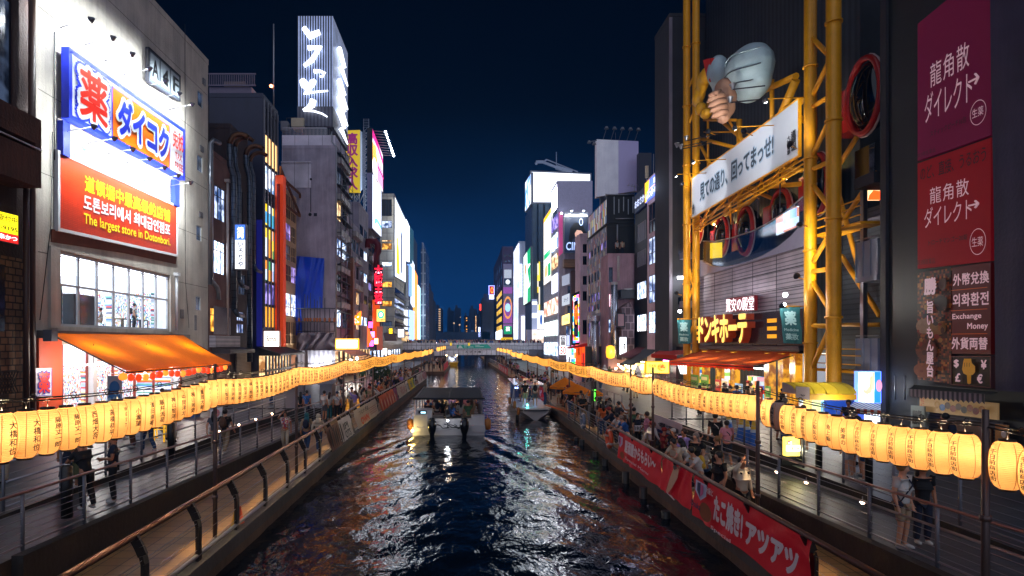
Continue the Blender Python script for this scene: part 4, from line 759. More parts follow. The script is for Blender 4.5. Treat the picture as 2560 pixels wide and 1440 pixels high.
# LEFT BANK, FURTHER
LIL=wallmat('lilac_grey_wall','#a49cac',.4,1.2,.2);MAR=wallmat('maroon_wall','#4a1c1e',.4);TANW=wallmat('tan_wall','#8a6a52',.4)
AIRC=M('cream_air_conditioner','#a09a98',.5,var=.1)
def acs(par,X,y0,y1,z,n,side=-1):
 mb=MB()
 for i in range(n):
  a=y0+(y1-y0)*i/n;b=a+(y1-y0)/n*.8;x0,x1=sorted((X-side*.02,X-side*.55));mb.box(x0,x1,a,b,z,z+.65)
  mb.lathe([(.001,0),(.24,0)],(0,0,0),3)
 mb.build('air_conditioner',AIRC,par)
mixD=[DGLASS,DGLASS,DIML,WLIT,BLIT,OLIT]
def lb(name,label,p0,p1,pt,wall,rows,cols=2,mats=mixD,X=XC,dep=6,ac=True,fv=.5,fu=.8,pb=840,fw=None,mull=1):
 y0,y1=YX(X,p0),YX(X,p1);zt=PX(X,p0,pt).z
 r=bld(name,label,X,y0+.02,y1,ZU,zt,-1,dep,wall,cw=gX(X,p0,p1,pt+14,pb,cols,rows,fu,fv,mats),fw=fw or[],mull=mull)
 if ac:
  H=(PX(X,p0,pt+14).z-PX(X,p0,pb).z)/rows
  for j in range(rows):acs(r,X,y0+.5,y1-.4,PX(X,p0,pb).z+H*j+H*.8,3)
 return r
lb('office_block','weathered grey block with rows of dark windows and air conditioners beside the scaffold',840,868,372,LIL,5)
lb('office_block','maroon edged narrow block behind the wooden column',868,878,600,MAR,3,1,ac=False)
r=lb('office_block','grey block with a timber column and orange bracket sign',878,900,560,LIL,4,2,[DGLASS,DIML,OLIT])
mb=MB();y=YX(XC+.4,879);mb.box(XC+.01,XC+.7,y-.5,y+.5,ZU,PX(XC,879,652).z);mb.build('timber_column',M('timber_cladding','#7a4420',.5,var=.3),r)
q=QY(78,881,902,783,812);q.c[0]+=Vector((0,0,-.6));q.c[1]+=Vector((0,0,.3));o=q.panel('bracket_sign',E('orange_neon_panel','#ff7818',2.2),None,.3);tag(o,'slanted orange lit bracket sign on the timber column block','sign');q.text('たこ',.15,.2,.8,.85,WT,o,.03)
q=QY(84,893,908,686,756);tag(q.panel('blank_sign',M('blank_pink_sign','#9a7f84',.6),None,.5),'tall blank pinkish sign box above the far left awnings','sign')
r=bld('gable_building','lilac grey building with a tall blank near wall and four window rows',XC,YX(XC,897),YX(XC,921),ZU,ZY(YX(XC,897),510),-1,4.2,LIL,cw=gX(XC,898,919,540,830,2,5,.8,.42,[DGLASS,DIML,WLIT]),par=.3)
mb=MB();mb.box(XC-2,XC-.6,YX(XC,897)-.5,YX(XC,897)-.01,10,ZY(80,562));mb.build('clad_panel',TANW,r)
r=lb('office_block','dim block behind the maroon duct and red neon sign',921,938,575,MAR,5,2,[DGLASS,DGLASS,PLIT],fv=.4)
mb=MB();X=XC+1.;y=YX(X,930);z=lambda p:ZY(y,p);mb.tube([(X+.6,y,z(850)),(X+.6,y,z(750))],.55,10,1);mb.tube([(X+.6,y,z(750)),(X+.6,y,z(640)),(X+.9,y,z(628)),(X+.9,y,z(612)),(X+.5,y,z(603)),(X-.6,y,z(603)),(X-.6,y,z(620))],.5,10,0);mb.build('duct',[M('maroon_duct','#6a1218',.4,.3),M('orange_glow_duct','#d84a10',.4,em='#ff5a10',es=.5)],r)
NEONR=M('red_neon_letter','#a01022',.3,em='#ff1838',es=1.2,var=.3);o=root('neon_sign',PY(78,948,760),'vertical red neon sign of four kanji over a white backing','sign');q=QY(78,937,956,662,762);q.panel('backing',M('dark_sign_backing','#2a1018',.5),o,.3);
for i in range(4):q.rects([(.1+.1*(i%2),.03+.25*i+.14,.9,.05+.25*i+.17)],E('pink_white_tube','#ffc8e0',1.6),o,'neon_tube',.03)
q.text('大阪王将',.0,.02,1.12,.98,NEONR,o,.03,ext=.3,vert=True,off=.35)
q=QY(84,941.5,963,773,804);o=q.panel('cafe_sign',E('yellow_lit_sign','#f8c860',1.4),None,.4,M('timber_cladding'),.08);tag(o,'square yellow lit sign with a teal ring emblem on a pole','sign');q.disc(.5,.44,.38,.32,E('teal_emblem','#30b89a',1.2),o);q.disc(.5,.44,.2,.17,E('white_emblem','#f0fff8',2.2),o);q.text('営業中',.5,.8,.95,.92,BK,o,.02)
mb=MB();mb.tube([PY(84.2,951,804),(PY(84.2,951,0).x,84.2,ZU)],.12,6);mb.build('pole',GREYM,o)
q=QY(80,942,956,816,875);tag(q.panel('blank_sign',M('salmon_panel','#b86a5a',.6,em='#c06a58',es=.15),None,.5),'tall salmon coloured blank sign box under the yellow ring sign','sign')
Y8=92;o=root('roof_billboard',PY(Y8,872,480),'tall yellow rooftop billboard with magenta kanji 高収入求人','billboard')
q=Q(PY(Y8,838,327),PY(Y8,900,325),PY(Y8,900,480),PY(Y8,838,479),(0,-1,0));YB2=M('yellow_billboard','#e8c428',.5,em='#e8c428',es=.38,var=.12);q.panel('panel',YB2,o,.6)
q.disc(.52,.82,.22,.07,M('lilac_cloud','#d8c8e0',.5,em='#d8c8e0',es=.3),o,'picture');q.text('高収入求人',.46,.04,.92,.97,M('magenta_letter','#a0207a',.5,em='#a0207a',es=.25,var=0),o,.045,vert=True,sp=1.05);q.text('いい',.05,.1,.25,.35,M('magenta_letter'),o,.03,vert=True)
q=Q(PY(Y8,900.6,327),PY(Y8+2,906,330),PY(Y8+2,906,474),PY(Y8,900.6,479),(.6,-.8,0));q.panel('side_panel',M('pale_side_panel','#8aa0b8',.5,em='#88a0c0',es=.15),o,.1)
mb=MB()
for p in(842,858,872,886,898):mb.tube([PY(Y8+.5,p,479),PY(Y8+.5,p,508)],.08,5);mb.tube([PY(Y8+.5,p,508),PY(Y8+.5,p+12,482)],.05,5)
mb.build('frame',STEEL,o)
o=root('lattice_mast',PY(93,913,500),'steel lattice mast rising beside the pink billboard','mast');mb=MB();X0,X1=PY(93,909,0).x,PY(93,921,0).x;ch=[(X0,93),(X1,93),(X0,94.2),(X1,94.2)]
for x,y in ch:mb.tube([(x,y,ZY(93,520)),(x,y,ZY(93,318))],.07,5)
for i in range(20):
 a,b=ZY(93,318+10*i),ZY(93,328+10*i);mb.tube([(X0,93,a),(X1,93,b)if i%2 else(X1,93,a)],.04,4);mb.tube([(X0,93,b),(X1,93,a)],.04,4);mb.tube([(X1,93,a),(X1,94.2,b)],.04,4)
for x in(0,.8):mb.tube([(X0+x,93,ZY(93,318)),(X0+x,93,ZY(93,297))],.05,5)
for i in range(6):mb.tube([(X0,93,ZY(93,318-4*i)),(X0+.8,93,ZY(93,318-4*i))],.03,4)
for i in range(8):a=PY(93.5,858+8*i,506);mb.tube([a,a+Vector((.6,0,1.2))],.05,4)
mb.build('lattice',M('mast_steel','#8890a0',.4,.6),o)
Xb=-14.0;q=QX(Xb,(931,322),(957,388),(957,482),(931,430));o=root('tall_billboard',q.p(.5,1),'tall canal-facing pink and white billboard lit by a row of arm lamps','billboard');PK=E('pink_billboard_field','#e8208c',.95);q.panel('panel',E('white_billboard_face','#f4f0f6',.95),o,.8,DARKM,.1)
q.poly([(0,0),(.5,.0),(1,.12),(1,.26),(.5,.16),(0,.2)],PK,o);q.poly([(.0,.3),(.3,.22),(.4,.5),(.3,.8),(.0,.7)],E('yellow_character_shape','#f0b830',1.),o);q.disc(.2,.75,.16,.18,E('white_round_shape','#ffffff',2.),o,'picture')
for i in range(6):q.rects([(.45+.09*i,.42+.05*(i%3),.5+.09*i,.95)],PK,o)
q.rects([(.4,.6,1,.66)],PK,o)
for i in range(10):
 t=i/9;p=q.p(.04+.92*t,0.02);tip=p+Vector((1.95+.0*i,0,-.15));l=root('billboard_lamp',p,'%s lamp arm along the top edge of the tall pink billboard'%NTH[i],'floodlight','lamp arms over the tall pink billboard');mb=MB();mb.tube([p,tip],.05,5);mb.build('arm',STEEL,l);mb=MB();mb.ball(tip,.17,6);mb.build('bulb',E('cold_lamp_head','#dcebff',20),l)
q=QX(Xb,(931,434),(953,470),(953,592),(931,570));o=q.panel('lit_screen',E('white_led_face','#e8f0ff',1.5),None,.8,M('lilac_frame','#8a86a8',.5),.1);tag(o,'tall bright white lit board below the pink billboard','screen');q.poly([(.2,.8),(.5,.72),(1,.78),(1,.86),(.5,.8),(.2,.9)],E('pale_cyan_print','#78c8ec',1.),o)
lamp('screen_glow',q.p(.5,.5,1.2),o,154,(.9,.95,1),'POINT',1.)
BEI=brickmat('beige_stone_panels','#c4c0b4','#b8b2a6','#7a756e',1.5,1.9,.05,.7,'XZ',.25,0,var=.3);X9=XC
y0,y1=YX(X9,985),YX(X9,1014);x0=(950-VX)*y0/F
fwl=[]
for a,b,m in((498,540,DGLASS),(552,570,BLIT),(600,604,OLIT),(608,624,YLIT),(655,666,WLIT),(704,718,YLIT),(752,766,YLIT),(803,815,DIML)):fwl+=gY(y0,953,981,a,b,1,1,.9,1,[m])
r=bld('office_tower','beige stone office tower with a wide lit white screen to the canal',X9,y0,y1,ZU,ZY(y0,490),-1,X9-x0,BEI,fw=fwl,par=.5,mull=2)
SCRW=litmat('white_led_screen','#ffffff','#c4dcff',1.7,.12);q=QX(X9+.3,(987,492),(1014,550),(1014,706),(987,690));o=q.panel('led_screen',SCRW,None,.25,GREYM,.1);tag(o,'tall white LED screen on the beige office tower','screen');q.poly([(.1,.5),(.3,.45),(.42,.95),(.15,.95)],E('yellow_screen_shape','#ffb818',1.2),o);q.poly([(.5,.3),(.66,.34),(.62,.9),(.5,.9)],E('dark_screen_shape','#48506a',.7),o);q.poly([(.7,.4),(.78,.42),(.76,.8),(.7,.8)],E('red_screen_shape','#ff4020',1.1),o)
lamp('screen_glow',q.p(.5,.4,1.5),o,330,(.92,.96,1),'POINT',2.)
GLB=M('dark_glass_front','#1c2636',.15,.3,var=.3);mb=MB()
for i in range(5):z=PX(X9+1.2,985,835-28*i).z;mb.box(X9+.01,X9+1.2,y0+1,y1-2,z,z+.25)
mb.build('balcony',GREYM,r)
for i in range(4):q=QXr(X9+.12,988,1010,718+28*i,738+28*i);q.panel('window',[DGLASS,BLIT,DIML,DGLASS][i],r,.1)
def lscreen(label,X,pl,pr,ptl,ptr,pbl,pbr,m,name='led_screen',glow=0):
 q=QX(X,(pl,ptl),(pr,ptr),(pr,pbr),(pl,pbl));o=q.panel(name,m,None,.5);tag(o,label,'screen')
 if glow:lamp('screen_glow',q.p(.5,.5,2.),o,glow,(.9,.95,1),'POINT',2.)
 return q,o
Yn1=YX(XC,1016)
r=bld('dark_block','dark block behind the far left screens',XC-.6,Yn1,YX(XC-.6,1043),ZU,ZY(Yn1,545),-1,8,NAVY2)
lscreen('tall white screen with red lettering right of the beige tower',XC,1016,1024,548,566,650,655,E('white_led_face'),glow=264);lscreen('narrow dark glazed panel beside the far white screen',XC,1024.5,1034,565,578,655,662,E('dark_teal_panel','#1c4a5a',.6))
lscreen('large pale blank board below the far white screen',XC,1011,1022,658,664,766,765,M('pale_board','#a8aab4',.6));lscreen('small white screen low beside the glass office floors',XC,1009,1019,768,768,822,824,WHTS)
lscreen('far blue and white poster board',XC,1023,1030,660,668,735,742,E('blue_white_board','#7aa8ff',1.));lscreen('far brilliant white screen strip',XC,1031,1036,650,662,758,768,E('white_led_face'));lscreen('far cyan edged strip screen',XC,1045,1051,712,720,846,850,E('cyan_white_face','#c8f4ff',1.6),glow=198)
lscreen('far orange and white vertical sign',XC,1037,1044,675,690,846,850,E('orange_white_face','#ff9a40',1.2));lscreen('far blue vertical screen by the bridge end',XC,1026,1036,775,778,848,852,E('pale_blue_face','#a8c8ff',1.2));
q,o=lscreen('orange lit shop front beyond the bridge on the left',XC,1004,1022,828,830,852,854,OLIT,'shop_front')
block('glass_tower','slim glass tower beyond the left screens',195,1052,1064,622,20,brickmat('glass_grid','#4a5870','#3a465c','#8a94a8',3.,3.4,.25,.2,'XZ',0,0));block('office_block','grey block right of the slim glass tower',225,1064,1070,702,20,NAVY2);block('office_block','stepped dark block nearest the skyline gap on the left',250,1069,1076,722,25,NAVY2,[(1070,1071,735+12*i,739+12*i,E('far_blue_window'))for i in range(8)]);block('office_block','lowest dark block at the left end of the raised road',270,1075,1083,748,25,NAVY)
for(nm,lab,X,pa,pb,pt,pbm,m)in(('shop_front','bright shop fronts with open counters on the far left promenade',XC+.9,845,925,878,925,OLIT),('shop_front','lit restaurant terrace under the striped awning',XC+.9,928,1000,878,905,WLIT)):
 q=QXr(X,pa,pb,pt,pbm);o=q.panel(nm,m,None,.3);tag(o,lab,'shop');mb=MB()
 for i in range(9):mb.prism([q.p(i/9,0,.02),q.p(i/9,1,.02),q.p(i/9+.025,1,.02),q.p(i/9+.025,0,.02)],(.12,0,0))
 mb.build('frame',DARKM,o)
q=QY(66,841,893,850,870);o=q.panel('wide_lit_sign',E('bright_cream_sign','#fff8e8',3.2),None,.4,E('amber_trim','#ffb030',2.),.15);tag(o,'wide bright white sign with amber trim above the pale awning','sign');q.text('お好み焼',.2,.25,.5,.75,M('faint_letter','#c89050',.5,em='#d8a868',es=1.,var=0),o,.01)
PAW=clothmat('pale_pink_awning_cloth','#b08088',.35);a,b,c,d=PY(69,852,872),PY(69,895,871),PY(63,928,887),PY(63,885,891);o=cloth('awning',(a,b,c,d),PAW,None,10,6,.1,0,.35,M('tan_valance','#9a6a40',.7));tag(o,'pale pinkish awning over a lit counter below the wide white sign','awning')
for i in range(3):p=PY(62,862+15*i,908-6*i);l=root('counter_lamp',p,'%s bright counter lamp under the pale awning'%NTH[i],'light','counter lamps under the pale awning');mb=MB();mb.ball(p,.16,8);mb.build('bulb',E('hot_white_lamp','#fff6ec',20),l);mb=MB();mb.tube([p,p+Vector((0,0,.8))],.015,4);mb.build('cord',CABLE,l);lamp('counter_glow',p-Vector((0,.3,.1)),l,130,(1,.9,.8),'POINT',.2)
SAW=stripemat('striped_awning_cloth','#7a3a38','#3a4250',.5,'Y',.8,0);X=XC+1;a,b,c,d=PX(X-.6,958,832),PX(X-.6,985,830),PX(X+1.6,992,850),PX(X+1.6,962,850);o=cloth('awning',(a,b,c,d),SAW,None,10,5,.05,0,.2);tag(o,'red and grey striped awning over the far left restaurant terrace','awning')
q=QXr(X+1.4,958,1003,851,876,958);o=q.panel('terrace_screen',stripemat('glass_slats','#5a6470','#2a3038',.6,'Y',.3,0),None,.1);tag(o,'glazed slatted terrace front under the striped awning','screen wall')
q=QY(92,995,1010,823,843);tag(q.panel('lit_sign',WHTS,None,.4,GREYM,.08),'square blank white lit sign near the left end of the bridge','sign')
q=QY(93,971,982,820,835);o=q.panel('food_sign',M('dark_sign_backing'),None,.3);q.text('飯',.1,.05,.95,.95,E('yellow_neon','#ffd820',2.4),o,.05);tag(o,'dark sign with a yellow neon character above the striped awning','sign')
for i,(p,py,c)in enumerate(((926,812,'#ff40a8'),(931,836,'#ff60c0'),(928,858,'#ff48d0'),(940,853,'#ffb070'),(962,878,'#fff0e0'),(975,884,'#e8f0ff'))):
 a=PY(72+i,p,py);mb=MB();mb.box(a.x-.22,a.x+.22,a.y,a.y+.3,a.z-.35,a.z+.35);tag(mb.build('neon_box',E('neon_box_%d'%i,c,5)),['upper pink','middle pink','lower violet pink','small peach','cream','pale blue'][i]+' neon box sign low on the far left fronts','sign')
mb=MB();p=PY(70,925,840);mb.prism([PY(70,918,815),PY(70,931,846),PY(70,918,868)],(0,.4,0));tag(mb.build('arrow_sign',E('orange_red_panel','#ff4a18',2.2)),'orange red arrow-shaped sign under the glowing duct','sign')
# RIGHT BANK, FAR TO NEAR
XD=18.5
PNK=wallmat('pinkish_render','#dcbcc6',.35,1.2,.2);PURP=wallmat('dusky_purple_wall','#5a4660',.35);DKC=stripemat('dark_corrugated_steel','#171b22','#101318',.35,'Y',.5,.5,.3)
def rb(name,label,Y,pl,pr,pt,dep,wall,fw=(),par=.4,pX=None,cw=(),cm=None,mull=1):
 """block on the right bank whose canal corner sits at photo px pl, at distance Y; near face runs to px pr"""
 X=(pl-VX)*Y/F;X1=(pr-VX)*Y/F
 return X,bld(name,label,X,Y,Y+dep,ZU,ZY(Y,pt),1,X1-X,wall,cw=cw,fw=fw,par=par,cm=cm,mull=mull)
def quadX(X,pl,pr,ptr,pbr):
 z1,z0=PX(X,pr,ptr).z,PX(X,pr,pbr).z;ya,yb=YX(X,pl),YX(X,pr);return Q((X,ya,z1),(X,yb,z1),(X,yb,z0),(X,ya,z0),(-1,0,0))
Y=255;X=(1256-VX)*Y/F
r=bld('department_store','tall purple store beyond the bridge with amber windows and ring emblem',X,Y,YX(X,1234),ZU,ZY(Y,622),1,(1283-1256)*Y/F,PURP,cw=gX(X,1256,1240,718,828,1,5,.8,.62,[goodsmat('amber_slits',['#ffc830','#c88a18','#ffd860','#8a5a18'],1.2,9,1.0,'YZ',.1)])+gX(X,1256,1238,640,712,4,2,.5,.6,[DIML]),fw=gY(Y,1258,1278,632,660,2,2,.6,.4,[DIML]),par=1,mull=0)
q=QY(Y-.4,1258,1281,660,836);PV=M('violet_panel','#a860b0',.5,em='#b860c0',es=.35);q.rects([(0,.0,1,1)],M('grey_lilac_panel','#8a8098',.5,em='#8a80a0',es=.12),r);q.rects([(0,.33,1,.42),(0,.86,1,.9),(.0,.55,1,.84)],PV,r)
for v0,v1,c in((.14,.26,'#c0c8d4'),(.27,.36,'#14283c')):q.rects([(.1,v0-.06,.9,v1-.06)],E('panel_'+c[1:],c,.5),r)
q.disc(.5,.255,.25,.035,E('panel_e8ecf0','#e8ecf0',.8),r);q.disc(.5,.62,.45,.16,E('amber_ring','#e09040',1.),r,ring=.2,n=40);q.disc(.5,.62,.3,.06,E('pale_cyan_emblem','#a0d0e8',1.),r)
q.rects([(.08,.88,.92,.995)],E('green_pharmacy_panel','#0c8a58',1.),r);q.text('薬',.28,.89,.72,.955,WT,r,.03)
q=QY(Y-.6,1252,1282,844,850);o=q.panel('striped_fascia',E('amber_fascia','#e8b818',1.2),None,.4);tag(o,'black and yellow striped fascia over the purple store entrance','fascia');q.rects([(0,.2,1,.35),(0,.6,1,.75)],BK,o)
q=quadX(X-.3,1239,1254,824,848);tag(q.panel('lit_screen',E('white_led_face'),None,.3),'white glowing lower front of the purple store','screen')
block('office_block','dark block left of the purple store with ring sign on top',300,1205,1234,745,20,NAVY2);block('office_block','darkest slim block at the right end of the raised road',310,1198,1208,770,20,NAVY)
q=QY(298,1223,1235,715,736);o=q.panel('ring_sign',E('deep_red_panel','#a82a28',.8),None,.5,E('violet_tube','#8a9aff',3),.25);q.disc(.6,.5,.32,.36,E('orange_ring','#ff8a30',2),o,ring=.4);tag(o,'red sign with an orange ring on the dark block left of the purple store','sign')
q=QY(298,1223,1235,738,748);tag(q.panel('lit_sign',E('violet_white_sign','#c0ccff',2.2),None,.5),'small blue white sign under the orange ring sign','sign')
q=QY(300,1199,1203,760,776);tag(q.panel('red_sign',E('red_far_sign','#ff4030',1.5),None,.5),'tiny red vertical sign far along the right bank','sign')
q=QY(300,1196,1201,818,842);tag(q.panel('violet_sign',E('violet_white_sign'),None,.5),'tiny violet white sign at the end of the raised road','sign')
Y=200;X,r=rb('white_store','white lit store beyond the bridge right of the purple store',Y,1297,1316,606,26,wallmat('cool_white_wall','#a8b0c4',.2),fw=gY(Y,1307,1315,650,742,1,3,.9,.3,[DGLASS]))
q=quadX(X-.2,1284,1296,608,848);o=q.panel('lit_facade',litmat('store_white_glow','#ffffff','#a8c0f0',1.5,.15),None,.3);tag(o,'tall glowing white canal front of the store beyond the bridge','screen')
lamp('screen_glow',q.p(.5,.5,2),o,396,(.88,.94,1),'POINT',2.)
q=QY(Y-1,1296,1313,744,852);tag(q.panel('blank_board',M('lilac_white_panel','#b8b4cc',.6),None,.6),'large pale blank panel below the white store','board');q=QY(Y-1.4,1304,1312,790,852);tag(q.panel('lit_sign',E('white_led_face'),None,.3),'narrow white lit panel at the foot of the white store','screen')
q=QY(Y-.5,1296.5,1306,660,742);o=q.panel('lettered_sign',E('soft_white_panel','#d8e4f8',1.4),None,.4);q.text('シャンブル',.3,.08,.7,.85,BK,o,.02,vert=True);tag(o,'white vertical panel with dark kana on the white store','sign');
q=QY(Y-.45,1306.5,1316,662,742);tag(q.panel('louvre_screen',stripemat('steel_louvre','#8a94a4','#202a36',1.2,'Z',.4,.5),None,.3),'dark louvred panel beside the kana panel','board')
Y=165;X=(1330-VX)*Y/F;r=bld('screen_tower','tower with concrete fins carrying huge white rooftop screens',X,Y,YX(X,1313),ZU,ZY(Y,506),1,(1400-1330)*Y/F,wallmat('night_concrete','#4a5a68',.3),cm=stripemat('blue_steel_fins','#6a7a98','#2a3550',1.4,'Y',.4,.5,.4),par=0)
mb=MB()
for a,b,c in((1331,1341,0),(1346,1357,1),(1362,1372,0)):
 pts=[PY(Y-.6,(a+b)/2+(4 if t>.5 else 0)*(t-.5)*2,510+330*t)for t in(0,.3,.6,1)];
 for p,q_ in zip(pts,pts[1:]):mb.bar(p,q_,(b-a)*Y/F,1.0)
mb.build('concrete_fin',MC['night_concrete'],r)
q=QY(Y-1.2,1329,1475,434,505);q.c[0]=PY(Y-1.2,1329,430);q.c[1]=PY(Y-1.2,1475,436);o=root('rooftop_screen',q.p(.5,1),'huge white rooftop LED screen with a canal-facing side face','screen');LEDX=litmat('huge_white_screen','#ffffff','#dce8ff',1.9,.06);q.panel('front_face',LEDX,o,.8,GREYM,.4)
q2=Q(PX(X-.6,1313,457),PX(X-.6,1327.5,434),PX(X-.6,1327.5,508),PX(X-.6,1313,529),(-1,0,0));q2.panel('side_face',litmat('blue_white_screen','#ffffff','#4a90e8',1.6,.3),o,.6,GREYM,.3)
lamp('screen_glow',q2.p(.5,.5,3),o,924,(.85,.93,1),'POINT',3.);lamp('screen_glow',q.p(.3,.5,3),o,924,(.92,.96,1),'POINT',3.)
o=root('roof_crane',PY(Y+3,1440,432),'steel lamp arm angled over the huge rooftop screen','crane');mb=MB()
for a,b,w in(((1340,405),(1359,405),.7),((1359,405),(1367,399),.4),((1367,399),(1445,430),.25),((1359,406),(1390,418),.6),((1390,418),(1430,431),1.)):mb.bar(PY(Y+3,*a),PY(Y+3,*b),w,w)
mb.tube([PY(Y+3,1391,418),PY(Y+3,1391,380)],.15,5);mb.build('arm',M('mast_steel'),o);mb=MB();mb.ball(PY(Y+3,1341,408),.5,8);mb.build('lamp_head',M('mast_steel'),o)
q=quadX(X-.5,1309,1326,618,752);o=q.panel('green_billboard',E('white_green_face','#e8fff0',1.3),None,.5,GREYM,.3);tag(o,'tall white and green lit advertisement on the screen tower','billboard');GRN=E('green_print','#0ca868',.9);q.poly([(.55,0),(1,0),(1,.3),(.6,.25)],GRN,o);q.poly([(.6,.36),(1,.32),(.98,.6),(.9,.7),(.72,.5)],GRN,o);q.poly([(.62,.74),(1,.72),(1,1),(.6,1)],GRN,o);q.poly([(.2,.22),(.38,.2),(.44,.4),(.3,.45)],E('brown_face_shape','#a87048',1.2),o)
q=QY(Y-2,1330,1343,748,850);o=q.panel('mall_directory',E('dim_mall_panel','#8a94b0',.8),None,.3);q.rects([(0,.06,1,.13),(0,.34,1,.46)],E('white_led_face'),o);tag(o,'stack of white lit shop panels on the screen tower foot','sign')
q=QY(Y-2,1343.5,1350,654,776);tag(q.panel('poster_strip',goodsmat('colour_poster_strip',['#f0d020','#e8e0d0','#d83a28','#f4e040','#2a2a30'],.8,1.6,.9,'XZ',.2),None,.3),'narrow strip of yellow and red posters between the concrete fins','poster');q=QY(Y-2,1343.5,1359,777,822);o=q.panel('poster_screen',E('white_led_face'),None,.3);q.disc(.6,.5,.22,.3,E('blue_oval','#3a5a9a',1.),o,'picture');tag(o,'white lit poster with a blue oval on the screen tower','screen')
q=QY(Y-3.5,1317,1360,824,862);o=q.panel('shop_front',litmat('mall_shop_glow','#ffffff','#d0a890',1.4,.25),None,.3);tag(o,'bright corner shop windows above the bridge on the right','shop');q.rects([(0,.0,.3,1)],M('lilac_white_panel'),o)
X=XD;Y=YX(X,1393);r=bld('advert_building','white canal building covered with bright advertising panels at the bridge',X,Y,YX(X,1359),ZU,ZY(Y,535),1,12,M('lilac_white_panel'),par=0,cm=stripemat('white_slats','#a8acb8','#74788a',.8,'Y',.5,.4))
mb=MB();zt,zb=ZY(Y,452),ZY(Y,540);mb.box(X+.02,X+7,Y+.02,Y+.5,zb,zt);mb.box(X-.02,X+.5,Y+.52,Y+8,zt-.5,zt);mb.build('roof_frame',M('lilac_white_panel'),r)
for i in range(5):mb=MB();mb.bar((X,Y+1+i*1.6,zb+2),(X+.5,Y+1+i*1.6,zt-.6),.3,.8);mb.build('roof_light',WHT,r)
q=quadX(X-.3,1359.5,1378,520,700);o=q.panel('advert_board',litmat('warm_white_advert','#ffffff','#f4e8d8',1.4,.4),None,.3,M('pale_frame','#d0d0c8',.5),.15);tag(o,'tall cream white advertising panel nearest the bridge corner','billboard');q.rects([(0,0,1,.06)],E('yellow_screen_shape'),o);q.rects([(.05,.55,.9,.63)],GRN,o);q.disc(.35,.82,.2,.09,E('food_brown','#d89868',1.5),o,'picture');q.rects([(.6,.74,.95,.92)],GRN,o)
for i in range(5):q.rects([(.15,.16+.05*i,.8-.1*(i%2),.175+.05*i)],M('faint_grey_text','#6a6a70',.5,em='#8a8a90',es=1,var=0),o,'lettering')
lamp('screen_glow',q.p(.5,.5,2),o,352,(.96,.97,1),'POINT',2.)
for i,(t,b,m)in enumerate(((534,566,PLIT),(580,618,WLIT),(632,665,OLIT),(682,728,WHTS),(742,782,litmat('pale_ochre_room','#fff4e0','#c07860',1.6,.6)),(800,838,litmat('pale_shop_room','#f4fff4','#a8c0b8',2.2,.6)),(856,890,WLIT))):q=quadX(X-.25,1379 if i<4 else 1360,1392,t,b);q.panel('window',m,r,.2)
q=QY(Y-.5,1398,1407,530,640);tag(q.panel('poster',M('magenta_poster','#b84878',.5,em='#c04880',es=.4),None,.4),'narrow magenta poster beside the white advert building','poster')
lamp('poster_light',PY(Y-1.5,1404,534),tag(MB().ball(PY(Y-1.5,1404,533),.2,8).build('poster_lamp',E('cold_lamp_head')),'cold lamp above the narrow magenta poster','floodlight'),120,(.9,.95,1))
Y=95;q=QY(Y,1411,1470,543,632);o=root('cinema_billboard',q.p(.5,1),'dark billboard of a woman with black hair and letters CIN','billboard');q.panel('panel',M('billboard_night_blue','#101c30',.5,em='#101c34',es=.6,var=.4),o,.5,GREYM,.1)
SK=M('poster_skin','#c89a88',.5,em='#c89a88',es=.45,var=.1);HA=M('poster_hair','#06080c',.4,var=0)
q.poly([(.2,.55),(.25,.3),(.42,.16),(.62,.14),(.8,.25),(.95,.5),(.97,.75),(.8,.7),(.55,.35),(.35,.6),(.3,.8),(.2,.75)],HA,o);q.poly([(.42,.42),(.55,.3),(.75,.4),(.86,.55),(.86,.72),(.78,.8),(.66,.76),(.5,.64)],SK,o)
q.poly([(.35,.6),(.42,.3),(.6,.2),(.9,.4),(.95,.55),(.7,.37),(.52,.36),(.44,.45),(.42,.6)],HA,o);q.poly([(.52,.5),(.6,.52),(.59,.54),(.52,.525)],HA,o);q.poly([(.7,.5),(.78,.52),(.77,.54),(.7,.525)],HA,o);q.poly([(.68,.69),(.77,.67),(.78,.7),(.7,.72)],M('poster_lips','#8a2a30',.4,var=0),o)
q.text('CIN',.06,.7,.6,.93,E('pale_blue_letter','#9ab0e0',1.1),o,.02,skew=.03);q.text('O',.62,.03,.78,.24,E('pale_blue_letter'),o,.0)
for i,pxx in enumerate((1429,1459)):
 p=PY(Y-1.3,pxx,527);l=root('billboard_lamp',p,'%s downlight over the cinema billboard'%('left' if i==0 else 'right'),'floodlight');mb=MB();mb.lathe([(.12,.25),(.3,.0)],p,10,caps=False);mb.tube([p+Vector((0,0,.2)),p+Vector((0,1.2,.3))],.04,5);mb.build('shade',GREYM,l);mb=MB();mb.ball(p+Vector((0,0,.04)),.18,8);mb.build('bulb',E('cold_lamp_head'),l);lamp('billboard_light',p-Vector((0,.1,.15)),l,420,(.9,.95,1),'SPOT',.1,p+Vector((0,1.,-2)),130)
q=QY(Y-.1,1411,1470,530,542);q.panel('lit_header',M('white_header','#e4e8f0',.5),o,.3)
XE=17.4;Y=92;X=(1407-VX)*110/F
r=bld('balcony_building','grey lilac building with timber balcony and stacked lit signs',(1412-VX)*98/F,98,104,ZU,ZY(98,634),1,4.,LIL,fw=gY(98,1440,1452,655,690,1,1,1,1,[DGLASS])+gY(98,1418,1436,715,735,2,1,.8,1,[DIML])+gY(98,1418,1436,765,785,2,1,.8,1,[DIML])+gY(98,1414,1432,815,838,2,1,.8,1,[BLIT]))
